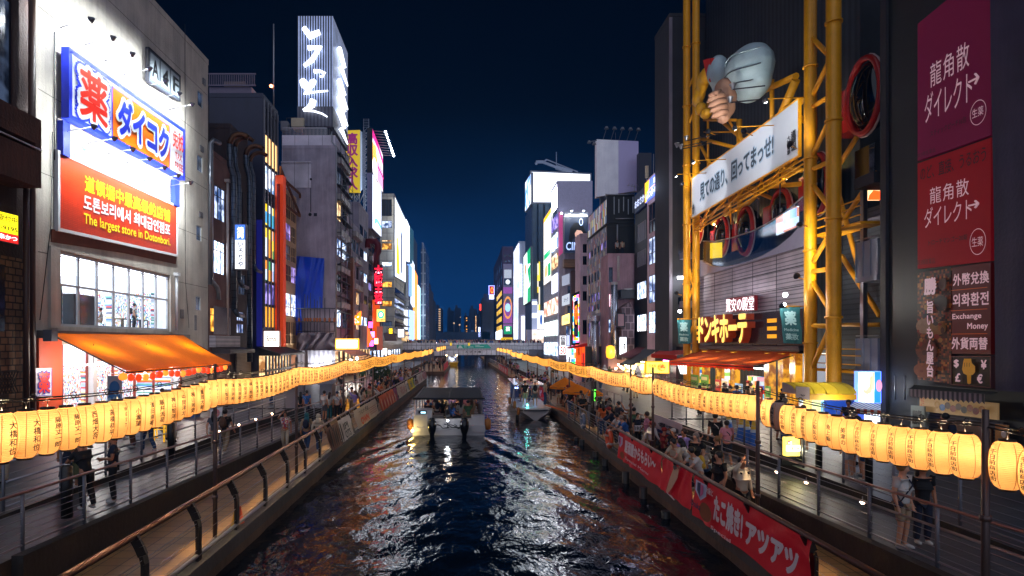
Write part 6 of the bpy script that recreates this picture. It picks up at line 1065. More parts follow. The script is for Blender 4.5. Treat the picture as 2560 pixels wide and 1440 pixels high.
q.text('ドンキホーテ',.125,-.05,.645,.97,RSD,o,.05,ext=.45,sp=.86,off=.02);q.text('ドンキホーテ',.112,-.06,.64,.98,YLET,o,.045,sp=.86,off=.5);q.disc(.268,.85,.014,.06,YLET,o,'letter_dot');q.rects([(0,.3,.1,.42),(0,.52,.1,.64),(0,.74,.1,.86),(.745,.22,.82,.34),(.745,.46,.82,.58),(.745,.7,.82,.82)],E('amber_stripe','#e8a018',.7),o)
q=QX(XS+.4,(1816,746),(1886,738),(1886,776),(1816,781));o=q.panel('small_sign',M('red_sign_backing','#5a0c14',.6,em='#a01020',es=.15),None,.2);q.text('驚安の殿堂',.0,.05,1,.98,E('white_hot_letter','#fff0f4',1.1),o,.006,off=.03);tag(o,'small red sign with white lit kanji on the silver wall','sign')
lamp('sign_glow',q.p(.5,-.3,1.),o,30,(1,.85,.9),'POINT',.4)
TEAL=M('teal_flag_cloth','#2e6a6c',.8,var=.2)
def flag(c,lab,txt):
 tl,tr,br,bl=c;o=cloth('hanging_flag',c,TEAL,None,10,16,0,.05);tag(o,lab,'flag');q=Q(tl,tr,br,bl,(-.6,-.8,0));q.k=5;q.text(txt,.2,.1,.8,.5,M('pale_teal_letter','#a8d0cc',.6,var=0),o,.04);q.text('Medicine',.12,.58,.88,.66,MC['pale_teal_letter'],o,.02);q.text('薬妝',.15,.72,.85,.9,MC['pale_teal_letter'],o,.03)
 mb=MB();mb.tube([tl+Vector((0,0,.05)),tr+Vector((.6,0,.05))],.03,6);mb.build('pole',YS,o)
 l=tl.lerp(tr,.5)+Vector((-.5,-.5,.6));mb=MB();mb.ball(l,.12,8);mb.build('lamp_head',E('floodlight_bulb'),o);lamp('flag_light',l-Vector((.1,.12,.1)),o,90,(.95,.98,1),'POINT',.1)
Yf=31.;flag((PY(Yf,1949,768),PY(Yf,2000,768),PY(Yf,2005,860),PY(Yf,1960,858)),'teal cloth flag reading Medicine beside the big yellow column','薬');Yf=45.;flag((PY(Yf,1693,799),PY(Yf,1727,799),PY(Yf,1726,860),PY(Yf,1697,859)),'teal cloth flag reading Medicine at the left yellow columns','薬')
RAW=clothmat('red_awning_cloth','#b0481a',.45);RAV=clothmat('red_awning_valance','#c83418',.5)
z0=ZU;op=(YX(XF,1998),YX(XF,1690),ZU+.01,PX(XF,1990,884).z)
mb=MB();mb.box(XF+.003,XF+.3,op[0],op[1],op[3],ZY(y0,872));mb.build('fascia',M('dark_gloss_sign'),st)
room(st,XF,op,7,M('self_lit_shop_wall'),E('warm_shop_ceiling','#ffeccc',2.4),FLOORW,side=1);GW=goodsmat('warm_stall_goods',PAL+['#ff8a3a','#ffd84a','#e03a5a','#a8e070','#ffc8a0'],.25,.28,.75,'YZ')
mb=MB();mb.box(XF+2.6,XF+3,op[0]+.3,op[0]+4.6,ZU,ZU+2.3);mb.box(XF+3.6,XF+4,op[0]+5.5,op[0]+9.5,ZU,ZU+2.3);mb.box(XF+1.2,XF+1.6,op[0]+7,op[0]+8.6,ZU,ZU+1.7);mb.box(XF+.6,XF+6.,op[1]-.6,op[1]-.2,ZU,ZU+2.4);mb.box(XF+1.6,XF+5.,op[1]-5.6,op[1]-5.2,ZU,ZU+2.0);mb.box(XF+6.5,XF+6.9,op[0],op[1],ZU,ZU+2.5);mb.build('goods_shelf',GW,st)
GOLDP=litmat('gold_lit_pier','#e8a020','#8a4a08',.9,2.)
for p in(1720,1765,1800,1838,1925,1960,1990):yy=YX(XF-.3,p);mb=MB();mb.box(XF-.5,XF-.1,yy-.28,yy+.28,ZU,op[3]);mb.build('gold_pier',GOLDP,st)
for i,(p,w,pt,m)in enumerate(((1745,18,938,'#6a9a3a'),(1770,18,938,'#6a9a3a'),(1800,12,950,'#c83a30'),(1820,16,948,'#e8e4f0'),(1855,18,960,'#88b0d8'),(1905,16,966,'#8a2018'),(1925,12,966,'#5a9a40'),(1965,14,985,'#d8d0c8'))):
 q=QXr(XF-.9,p-w,p,pt,pt+46,ref=p);q.n=Vector((-1,0,0));o=q.panel('poster_board',M('poster_'+m[1:],m,.6,em=m,es=.12,var=.3,vs=4),None,.05);tag(o,['left green price','right green price','small red','white picture','pale blue','dark red','lower green','cream'][i]+' poster board in front of the discount store','sign');q.rects([(.1,.12,.9,.3),(.1,.6,.9,.68)],M('poster_ink','#e8d8a0',.6,var=0),o);q.rects([(.15,.72,.85,.92)],M('poster_ink_red','#b85048',.6,var=0),o)
a,b=PX(XF,1745,874),PX(XF,1996,880);Xo=XF-3.8;c=Vector((Xo,YX(Xo,1884),ZY(YX(Xo,1884),914)));d=Vector((Xo,YX(Xo,1672),ZY(YX(Xo,1672),903)))
o=cloth('awning',(a,b,c,d),RAW,None,24,10,.1,.015,.3,RAV,1);tag(o,'wide red awning over the discount store entrance','awning');mb=MB()
for p,q_ in((a,d),(b,c),(d,c)):mb.tube([p-Vector((0,0,.1)),q_-Vector((0,0,.1))],.03,6)
mb.build('frame',DARKM,o);mb=MB();mb.box(XF-.5,XF+.02,y0-.3,y1,ZY(y0,876),ZY(y0,866));mb.build('awning_box',GREYM,st)
for t in(.15,.4,.65,.9):
 p=a.lerp(b,t).lerp(d.lerp(c,t),.6)-Vector((0,0,.5));l=root('tube_light',p,'tube light under the wide red awning, %s'%{.15:'nearest',.4:'second',.65:'third',.9:'farthest'}[t],'light','tube lights under the red awning');mb=MB();mb.bar(p-Vector((0,.7,0)),p+Vector((0,.7,0)),.06,.05);mb.build('tube',WHT,l);lamp('tube_glow',p-Vector((0,0,.1)),l,120,(1,.88,.7),'POINT',.3)
def awn(lab,pts,m,vm,val=.3):
 o=cloth('awning',pts,m,None,10,6,.05,0,val,vm);tag(o,lab,'awning');return o
awn('small red awning left of the wide red awning',(PX(18.3,1652,874),PX(18.3,1728,877),PX(15.5,1692,888),PX(15.5,1628,885)),clothmat('dull_red_awning','#a03028',.3),RAV)
awn('slanting black awning beside the red awnings',(PX(18.4,1615,868),PX(18.4,1650,870),PX(14.5,1588,910),PX(14.5,1548,910)),M('black_awning','#15161a',.6,var=.2),BLACK,.1);awn('slanting maroon awning behind the black awning',(PX(18.4,1592,868),PX(18.4,1618,869),PX(15.6,1578,896),PX(15.6,1545,888)),clothmat('maroon_awning','#5a1a28',.2),M('maroon_v','#4a1822',.7),.1)
awn('dusky awning with magenta glow under the small red awning',(PX(18.2,1665,893),PX(18.2,1700,895),PX(16.6,1672,910),PX(16.6,1632,906)),clothmat('dusky_awning','#5a3848',.3),M('dusky_v','#6a4850',.7),.2)
for p,py,c,en,lab in((1665,902,(1,.2,.8),60,'magenta'),(1608,905,(1,.9,.6),55,'warm'),(1642,916,(1,.95,.8),45,'cream')):
 a_=PX(17,p,py);mb=MB();mb.bar(a_-Vector((0,.6,0)),a_+Vector((0,.6,0)),.08,.08);o=mb.build('tube_light',E('tube_'+lab,tuple(c),12));tag(o,lab+' tube light under the small awnings by the stepped house','light');lamp('tube_glow',a_-Vector((.1,0,.15)),o,en,c)
q=QY(40,1616,1671,905,932);o=q.panel('yellow_sign',E('yellow_food_sign','#ffe258',1.5),None,.3,M('yellow_trim','#e8b010',.5,em='#f0b010',es=.8),.05);q.text('天丼家',.1,.2,.45,.5,M('brown_letter','#5a3008',.5,var=0),o,.02);q.disc(.68,.5,.2,.36,E('amber_food','#e8a028',1.0),o,'picture');q.disc(.68,.5,.15,.26,goodsmat('food_bits',['#f0c040','#e89828','#ffe080','#d87820'],.1,.1,1.,'XZ',.5),o,'picture');tag(o,'yellow lit food sign with a round bowl picture under the awnings','sign')
q=QXr(17.5,1560,1625,912,950,1625);o=q.panel('bright_shop',litmat('yellow_white_shop','#fff4c0','#e8b050',2.2,.5),None,.3);tag(o,'bright yellow white shop counter below the black awning','shop')
q=QXr(17.8,1625,1690,912,975,1690);o=q.panel('shop_front',goodsmat('dim_shop_front',['#3a1c2a','#5a2838','#8a3040','#2a1820','#a85060'],.7,1.3,.3,'YZ'),None,.2);tag(o,'dim reddish shop front between yellow sign and red awning','shop')
for i in range(9):
 a_=PX(17.0-.2*(i%3),1528+i*6,912+5*(i%3));mb=MB();mb.ball(a_,.14,6);tag(mb.build('bare_bulb',E('warm_bulb')),'bare warm bulb hanging at the stalls before the stepped house','light','bare bulbs at the stalls')
for i,p in enumerate((1513,1596)):
 a_=PY(48,p,945);mb=MB();mb.prism([PY(48,p-10,945),PY(48,p-6,925),PY(48,p,912),PY(48,p+7,928),PY(48,p+10,945)],(0,.25,0));tag(mb.build('pointed_board',M('pale_pointed_board','#c8c4c8',.6,em='#d8d4d0',es=.15)),'pale pointed board shaped like a fin, %s'%('beside the silver flue' if i==0 else 'at the bright yellow counter'),'sign')
q=QY(43,1694,1716,912,935);q.c[3]=q.c[3].lerp(q.c[2],.35);o=q.panel('curved_flag_sign',M('pale_flag_sign','#d8e4f0',.6,em='#d0e0f4',es=.3),None,.04);q.text('お得',.3,.2,.8,.7,TB,o,.02);tag(o,'pale blue curved flag sign by the red awning corner','sign')
Yb=25.2;a,b=PY(Yb,1990,0).x,PY(Yb,2142,0).x;mb=MB();prof=[(Yb+.1-1.1*math.cos(t)+1.0,ZY(Yb,985)+.42*math.sin(t))for t in[math.pi*i/12 for i in range(7)]]
mb.add([(x_,y_,z_)for x_ in(a,b)for y_,z_ in prof],[(i,i+1,8+i,7+i)for i in range(6)],0,True);mb.prism([(a,y_,z_)for y_,z_ in prof]+[(a,prof[-1][0],prof[0][1])],(.03,0,0),1)
for i in range(5):x_=a+(b-a)*(i+.5)/5;mb.tube([(x_,y_-.01,z_+.01)for y_,z_ in prof],.02,4,0)
mb.box(a+.04,b,Yb+.0,Yb+.06,ZY(Yb,1000),ZY(Yb,986),2);o=mb.build('barrel_canopy',[clothmat('yellow_vinyl','#c8a828',.4),M('pale_canopy_end','#b8a09a',.6),M('yellow_valance','#d8a010',.6,var=.1)]);tag(o,'yellow barrel-shaped canopy with smiling pale end panel at a stall','awning');lamp('added_glow',PY(Yb+.8,2040,1000),o,70,(.95,.97,1));lamp('added_glow',PY(Yb-.6,2100,1010),o,45,(1,.95,.8))  # two bare lamps added at the stall so the canopy looks lit
q=Q(PY(Yb-.1,1990,966),PY(Yb-.1,2024,968),PY(Yb-.1,2024,1000),PY(Yb-.1,1990,994),(0,-1,0));q.n=Vector((0,-1,0));o2=q.panel('end_panel',M('pale_canopy_end'),o,.04);mb=MB();mb.tube([q.p(.35+.3*i/6,.65+.12*math.sin(math.pi*i/6),.02)for i in range(7)],.012,4);mb.build('smile',BK,o)
q=QY(Yb+1.9,2060,2160,1000,1090);tag(q.panel('blue_stall_wall',M('blue_stall_paint','#1a4ab0',.5,em='#1848c0',es=.12,var=.15),None,.1),'bright blue stall wall below the yellow canopy','wall');q=QY(Yb+1.8,2000,2060,1000,1060);o=q.panel('lit_stall',goodsmat('stall_front_posters',['#a8d8e8','#d8e0a0','#e8e8e8','#6ab0d0','#f0d070'],.4,.5,.6,'XZ'),None,.1);tag(o,'pale lit stall front beside the blue wall','shop')
q=QY(25.6,2145,2200,930,1006);o=q.panel('lit_poster',E('white_poster_lit','#eef6ff',1.1),None,.2,M('blue_tube_frame','#5a80ff',.3,em='#5a80ff',es=2.),.03);q.rects([(.72,0,1,1)],E('sky_blue_poster','#2a88d8',.8),o);q.poly([(.2,.55),(.35,.6),(.5,.45),(.52,.15),(.62,.12),(.66,.4),(.6,.68),(.4,.74),(.24,.68)],E('tan_shape','#c8a888',.9),o);q.rects([(.62,.0,.72,.6)],E('cream_shape','#e8d898',1.),o);q.disc(.92,.45,.14,.2,E('pink_drink','#c88aa8',.9),o,'picture');tag(o,'bright white and blue lit poster under the grey balconies','poster');lamp('poster_glow',q.p(.5,.5,.7),o,14,(.85,.93,1))
SA2=stripemat('blue_white_stripe_cloth','#c8ccd8','#4a6498',.22,'X',.7,0);SA3=stripemat('orange_white_valance','#d8d0c8','#c84a18',.28,'X',.7,0);o=cloth('awning',(PY(25.6,2136,1004),PY(25.6,2202,1008),PY(24.4,2202,1026),PY(24.4,2116,1020)),SA2,None,12,4,.02,0,.22,SA3,1);tag(o,'small striped awning with orange scalloped edge under the bright poster','awning')
q=QY(26.6,2168,2200,1030,1062);tag(q.panel('stall_counter',E('white_blue_counter','#e0ecff',2.0),None,.2),'white lit stall counter under the small striped awning','shop')
Xq=18.0;yA=16.0;yF=YX(Xq,2222);BLKT=brickmat('black_wall_tiles','#0e1216','#0b0e12','#040506',3.,.75,.012,.6,'YZ',.3,0)
r=bld('black_tiled_building','black tiled building with a column of red sign panels at the right',Xq,yA,yF,ZU,30,1,12,BLKT,par=0,cw=[])
mb=MB();mb.box(Xq-.12,Xq+.4,yF+.01,YX(Xq-.12,2200),ZU,30);mb.build('grey_pilaster',GRYW,r);mb=MB()
mb.box(Xq+.42,Xq+4,yF+.02,yF+.5,ZU,30);mb.build('end_wall',GRYW,r)
BAL=M('perforated_balcony','#8a90a0',.5,.3,var=.1)
for t,b,tr in((602,690,592),(846,930,845)):
 y0_,y1_=yF+.8,YX(Xq+.2,2146);z1,z0_=ZY(27,t),ZY(27,b);mb=MB();mb.box(Xq+.1,Xq+.2,y0_,y1_,z0_,z1);mb.box(Xq+.2,Xq+1.6,y1_-.1,y1_,z0_,z1)
 for i in range(4):y_=y0_+(y1_-y0_)*i/3;mb.box(Xq+.06,Xq+.1,y_-.02,y_+.02,z0_,z1)
 mb.box(Xq+.05,Xq+1.6,y0_,y1_,z0_-.25,z0_-.003);mb.build('balcony',BAL,r);mb=MB();mb.tube([(Xq+.1,y0_,z1+.12),(Xq+.1,y1_,z1+.12)],.03,6);mb.build('balcony_rail',STEEL,r)
mb=MB();mb.box(Xq+.3,Xq+.5,YX(Xq+.3,2158),YX(Xq+.3,2150),ZU,ZY(27,440));mb.build('steel_post',STEEL,r)
z1,z0_=ZY(27,370),ZY(27,440);mb=MB();mb.box(Xq-.1,Xq+1.5,yF+.8,YX(Xq,2140),z0_-.5,z0_);mb.build('balcony',GRYW,r);mb=MB();mb.box(Xq-.06,Xq-.02,yF+.8,YX(Xq,2140),z0_+.004,z1);mb.build('glass_panel',glassmat('dark_blue_glass',(.1,.2,.35),.3),r)
q=QY(28.4,2166,2200,460,500);o=q.panel('tv_screen',E('amber_screen','#ffdca0',1.3),None,.1);q.poly([(.2,.7),(.5,.4),(1,.45),(1,1),(.1,1)],E('orange_red_panel'),o);tag(o,'small amber and red lit screen high beside the grey pilaster','screen')
def rq(X,tl,tr,br,bl):return QX(X,tl,tr,br,bl)
MG=M('magenta_panel_face','#660636',.8,em='#900848',es=.08,var=.06);CR=M('crimson_panel_face','#800814',.8,em='#b00a1c',es=.10,var=.06);LW=M('pale_panel_letter','#e8c8d0',.5,em='#d8b0b8',es=.22,var=0);DRD=M('dark_red_letter','#30060c',.5,var=0)
q=rq(Xq-.15,(2294,60),(2477,-90),(2477,337),(2294,402));o=q.panel('magenta_sign',MG,None,.14);tag(o,'magenta sign panel with white letters and arrow, topmost on the black building','sign')
def draks(q,o,v):
 q.text('龍角散',.2,v(.0),.74,v(.36),LW,o,.0,sp=1.1);q.text('ダイレクト',.12,v(.42),.78,v(.86),LW,o,.0,sp=.92)
 mb=MB()
 for a,b in(((.74,v(.58)),(.86,v(.58))),((.86,v(.58)),(.82,v(.51))),((.86,v(.58)),(.82,v(.65)))):mb.bar(q.p(*a,.03),q.p(*b,.03),.05,.05)
 mb.build('arrow',LW,o)
draks(q,o,lambda t:.36+.46*t);q.disc(.86,.84,.1,.075,LW,o,ring=.06,n=36);q.text('生薬',.79,.81,.93,.865,LW,o,.0);q.text('スティックピーチ16包',.22,.83,.72,.87,DRD,o,.01);q.text('第3類医薬品',.03,.955,.3,.985,DRD,o,.0)
q=rq(Xq-.15,(2294,409),(2477,344),(2477,652),(2294,672));o=q.panel('crimson_sign',CR,None,.14);tag(o,'crimson sign panel with white letters and arrow under the magenta one','sign')
q.text('のど、直接、うるおう',.05,.05,.95,.18,DRD,o,.01);draks(q,o,lambda t:.27+.42*t);q.disc(.86,.83,.1,.11,LW,o,ring=.06,n=36);q.text('生薬',.79,.79,.93,.87,LW,o,.0);q.text('トローチマンゴー20錠',.2,.75,.74,.8,DRD,o,.01);q.text('第3類医薬品',.03,.92,.3,.97,DRD,o,.0)
FOOD=goodsmat('food_photo',['#3a1c10','#7a3a1c','#a85a28','#1a0c0a','#5a2414','#c87838','#8a2a1c','#2a1410'],.09,.08,.06,'YZ',.9);q=rq(Xq-.15,(2294,683),(2378,670),(2378,960),(2294,948));o=q.panel('food_sign',FOOD,None,.14);tag(o,'food picture sign reading 勝 旨いもん屋台 on the black building','sign')
rf=random.Random(9)
for u,v,a,b,c in((.2,.5,.24,.07,'#8a6a54'),(.62,.52,.26,.06,'#7a5428'),(.3,.72,.34,.1,'#5a2a14'),(.25,.91,.34,.07,'#7a4020'),(.8,.13,.12,.05,'#5a4a40'),(.75,.3,.2,.07,'#160c0a')):q.disc(u,v,a,b,M('food_'+c[1:],c,.5,em=c,es=.06,var=.6,vs=7),o,'picture',n=16)
for i in range(46):u,v=rf.uniform(.06,.94),rf.uniform(.3,.95);c=rf.choice(('#6a2a14','#3a140c','#8a4a1c','#7a1c10','#2a100a','#9a6a30'));q.k=8;q.disc(u,v,rf.uniform(.03,.09),rf.uniform(.01,.03),M('food_bit_'+c[1:],c,.5,em=c,es=.06,var=.5,vs=9),o,'food_piece',n=8)
q.k=9
q.text('勝',.3,.06,.68,.22,LW,o,.05);q.text('旨いもん屋台',.38,.27,.6,.96,LW,o,.03,vert=True,sp=1.05)
q=rq(Xq-.15,(2380,669),(2477,656),(2477,886),(2380,884));DKR=M('dark_red_panel','#4a0a0c',.4,em='#5a0a0a',es=.1,var=.1);o=q.panel('exchange_sign',DKR,None,.14);tag(o,'dark red money exchange sign with Chinese, Korean and English lines','sign')
for t,a,b,u0,u1 in(('外幣兌換',.08,.22,.04,.97),('외화환전',.31,.46,.04,.97),('Exchange',.54,.62,.04,.8),('Money',.65,.74,.45,.97),('外貨両替',.81,.95,.04,.97)):q.text(t,u0,a,u1,b,LW,o,.025,sp=1.05)
q.rects([(.03,.265,.97,.272),(.03,.5,.97,.507),(.03,.77,.97,.777)],M('orange_rule','#b85010',.5,em='#b85010',es=.2),o)
q=rq(Xq-.15,(2380,893),(2477,892),(2477,968),(2380,960));o=q.panel('currency_sign',M('near_black_panel','#140c0c',.4),None,.14,M('dull_cream_frame','#7a4a48',.5),.03);tag(o,'dark currency sign with a yellow pointing hand and money symbols','sign')
for t,u,v in(('$',.06,.08),('¥',.78,.1),('£',.12,.58),('€',.7,.58)):q.text(t,u,v,u+.14,v+.32,LW,o,.04)
HY=M('yellow_hand_print','#c88a10',.5,em='#c88a10',es=.15,var=0);q.poly([(.36,.12),(.56,.12),(.58,.22),(.66,.32),(.66,.52),(.6,.62),(.56,.62),(.55,.92),(.5,.96),(.46,.92),(.45,.64),(.36,.58),(.32,.44),(.34,.28)],HY,o);q.rects([(.38,.06,.57,.12)],HY,o)
for u in(.4,.47,.54):q.rects([(u,.2,u+.012,.34)],BK,o)
o=cloth('awning',(PX(Xq-.1,2285,962),PX(Xq-.1,2498,980),PX(Xq-1.3,2462,985),PX(Xq-1.3,2272,972)),M('dark_green_awning','#1c2624',.8,var=.3),None,16,4,.03,0,.34,stripemat('grey_stripe_valance','#8a7a86','#3a343c',.2,'Y',.8,0),1);tag(o,'dark awning with grey striped scalloped edge below the sign panels','awning')
q=rq(Xq-.3,(2299,990),(2494,1008),(2494,1050),(2299,1027));o=q.panel('food_banner',M('cream_food_banner','#c8a878',.6,em='#c89858',es=.12,var=.1),None,.06);tag(o,'cream food banner with pictures of dishes under the dark awning','banner')
for i,c in enumerate(('#c8901c','#2a6ab0','#5a2a18','#a83a20','#7a4a20','#3a2018','#b85a28','#8a2a18','#c87a30')):q.disc(.26+.075*i,.45+.15*(i%2),.04,.22,M('dish_'+c[1:],c,.5,var=.5,vs=8),o,'picture',n=14)
q.text('いらっしゃい',.06,.1,.12,.9,REDL,o,.02,vert=True);q.disc(.03,.4,.012,.25,M('navy_letter'),o)
q=rq(Xq-.5,(2277,1013),(2311,1016),(2311,1088),(2277,1085));o=q.panel('vertical_board',M('grey_green_board','#8a9490',.6),None,.05);q.text('勝',.12,.15,.9,.65,BK,o,.05);q.rects([(.5,.8,.8,.9)],REDL,o);tag(o,'pale board with black brush kanji 勝 beside the shutter','sign')
mb=MB();mb.box(Xq-.12,Xq-.003,YX(Xq-.1,2510),YX(Xq-.1,2325),ZU,ZY(21,1045));mb.build('roller_shutter',stripemat('grey_violet_shutter','#5c5660','#3a363e',.11,'Z',.5,.8,.3),r)
mb=MB();mb.box(Xq-.2,Xq-.13,YX(Xq-.2,2478),YX(Xq-.2,2345),ZU,ZY(21.5,1058));mb.build('timber_board',M('brown_plywood','#5a3018',.6,var=.4,vs=.9),r)
q=rq(Xq-.25,(2488,1060),(2520,1063),(2520,1110),(2488,1105));o=q.panel('beer_poster',M('amber_poster','#a8702c',.6,var=.4,vs=3),None,.04);q.disc(.7,.5,.2,.2,M('pale_poster_spot','#c8b0a8',.6),o,'picture');tag(o,'small amber poster at the right end of the shutter','poster')
SHT=wallmat('purple_grey_sheet','#3a3650',.4,.8,.3);o=cloth('wall_sheet',((Xq-.6,20.9-1.0,24),(Xq-.6,12,24),(Xq-.6,12,ZU+2.6),(Xq-.6,20.9-1.2,ZU+2.4)),SHT,None,30,20,0,.05);tag(o,'hanging purple grey wall sheet at the right edge','sheet')
mb=MB();mb.tube([(Xq-.4,YX(Xq-.4,2262),ZY(22.4,1010)),(Xq-.4,YX(Xq-.4,2262),ZY(22.4,945))],.03,5);mb.tube([(Xq-.4,YX(Xq-.4,2238),ZY(22.6,1010)),(Xq-.4,YX(Xq-.4,2238),ZY(22.6,945))],.03,5);mb.build('conduit',STEEL,r)
# LANTERN ROWS
def lantern_paper(name,em,s,c='#a86428',tr=.4):
 m,k,b=base(name);out=m.node_tree.nodes['Material Output'];b.inputs['Base Color'].default_value=lin(c);b.inputs['Roughness'].default_value=.7
 t=k.n('ShaderNodeTexCoord');sp_=k.n('ShaderNodeSeparateXYZ');k.l(t.outputs['Object'],sp_.inputs[0]);d=k.n('ShaderNodeMath',operation='MULTIPLY');d.inputs[1].default_value=260.;k.l(sp_.outputs['Z'],d.inputs[0]);sn=k.n('ShaderNodeMath',operation='SINE');k.l(d.outputs[0],sn.inputs[0])
 bp=k.n('ShaderNodeBump',i_Strength=.5,i_Distance=.01);k.l(sn.outputs[0],bp.inputs['Height']);k.l(bp.outputs[0],b.inputs['Normal'])
 if s:
  oi=k.n('ShaderNodeObjectInfo');rp=k.n('ShaderNodeMapRange');rp.inputs[3].default_value=s*.82;rp.inputs[4].default_value=s*1.2;k.l(oi.outputs['Random'],rp.inputs[0]);k.l(rp.outputs[0],b.inputs['Emission Strength'])
  b.inputs['Emission Color'].default_value=lin(em)
 td=k.n('ShaderNodeBsdfTranslucent');td.inputs[0].default_value=lin('#ffd08c');k.l(bp.outputs[0],td.inputs['Normal']);ms=k.n('ShaderNodeMixShader');ms.inputs[0].default_value=tr;k.l(b.outputs[0],ms.inputs[1]);k.l(td.outputs[0],ms.inputs[2]);k.l(ms.outputs[0],out.inputs[0])
 return m
LPAP=lantern_paper('lantern_paper','#ff8420',.2);LMID=lantern_paper('lantern_paper_lit_through','#ffb650',.98);LDEAD=lantern_paper('unlit_lantern_paper','#888888',0,'#b0a49c',.2)
LFAR=M('far_lantern_paper','#f0b860',.7,em='#ffb650',es=1.15,var=0);SEAM=M('lantern_seam','#7a4210',.7,em='#a85a10',es=.35,var=0);LCAP=M('lantern_rim','#1c1008',.5,var=0);INK=M('lantern_ink','#150a04',.7,var=0);INKR=M('lantern_red_ink','#a83008',.7,em='#c84008',es=.2,var=0)
LR,LH=.187,.315
def lrad(z):
 t=abs(z)/LH;return .085+(LR-.085)*max(0,1-t**2.7)**.6
prof=[(lrad(LH*(-1+2*i/24)),LH*(-1+2*i/24))for i in range(25)]
mb=MB();mb.lathe(prof,(0,0,0),28);LM=mb.build('paper_lantern',LPAP,org=(0,0,0));LME=LM.data;bpy.data.objects.remove(LM)
def proto(name,mb,mat):
 o=mb.build(name,mat,org=(0,0,0));me=o.data;bpy.data.objects.remove(o);return me
mb=MB();mb.lathe([(.06,LH+.0),(.092,LH-.012),(.092,LH+.022),(.06,LH+.022)],(0,0,0),16);mb.tube([(0,0,LH+.02),(0,0,LH+.12)],.006,4);LCT=proto('top_rim',mb,LCAP)
mb=MB();mb.lathe([(.06,-LH),(.092,-LH+.012),(.092,-LH-.02),(.05,-LH-.02)],(0,0,0),16);LCB=proto('bottom_rim',mb,LCAP)
mb=MB()
for i in range(6):a=math.pi/3*i+.35;mb.tube([((r_+.0015)*math.cos(a),(r_+.0015)*math.sin(a),z)for r_,z in prof[1:-1]],.0045,4,caps=False)
LSM=proto('seam',mb,SEAM)
LTX={}
def ltext(t,col,w=.105,z0=-.21,z1=.21):
 k=(t,col,w)
 if k in LTX:return LTX[k]
 vs,fs=glyphs(t,.018,0,True,1.12);L=len(t);h=min(z1-z0,L*.105);zc_=(z0+z1)/2;mb=MB();out=[]
 for a,b,c in vs:
  z=zc_+h/2-b*h;r_=lrad(z)+.004+c*.6;ang=(a-.5)*w/LR;out.append((r_*math.cos(ang),r_*math.sin(ang),z))
 mb.add(out,fs);LTX[k]=proto('lettering',mb,INK if col==0 else INKR);return LTX[k]
def link(me,name,par,rot=None):
 o=bpy.data.objects.new(name,me);COL.objects.link(o);o.parent=par;return o
ORD='first second third fourth fifth sixth seventh eighth ninth tenth eleventh twelfth thirteenth fourteenth fifteenth sixteenth seventeenth eighteenth nineteenth twentieth twenty-first twenty-second twenty-third twenty-fourth twenty-fifth twenty-sixth twenty-seventh twenty-eighth'.split()
TXL=['大橋和也','大橋和也','藤原丈一郎','藤原丈一郎','西畑大吾','高橋恭平','WEST.','小瀧望','濱田崇裕','藤井流星','神山智洋','中間淳太','桐山照史','重岡大毅','WEST.','WEST.','神山智洋','濱田崇裕','濱田崇裕','中間淳太','桐山照史','中間淳太','中間淳太','小瀧望','小瀧望','正門良規','正門良規','正門良規','正門良規','道頓堀']
TXR=['千日前商店街']*9+['美津の','魚上鮨','上鮨飯店','道頓堀商店会','道頓堀商店会','大阪名物','大阪たこ焼','千日前','千日前','千日前','道頓堀','大阪名物','道頓堀商店会','大阪名物','道頓堀']
XLAN={-1:-5.85,1:7.1};POL={-1:[7.0,14.15,21.0,29.2,38.0,46.5,55.,64.,73.],1:[8.22,14.55,22.6,25.6,33.,40.5,49.,58.,67.]}
ZLN={-1:(4.52),1:(4.1)};POLN={-1:'left',1:'right'}
def lz(sg,y):
 P=POL[sg];a=max([p for p in P if p<=y],default=P[0]-8);b=min([p for p in P if p>y],default=a+8.5);t=((y-a)/(b-a))%1;return ZLN[sg]+.03-.13*4*t*(1-t)
def xl(sg,y):return XLAN[sg]+(XL(y)+5.4 if sg<0 else 0)
cnt={-1:0,1:0}
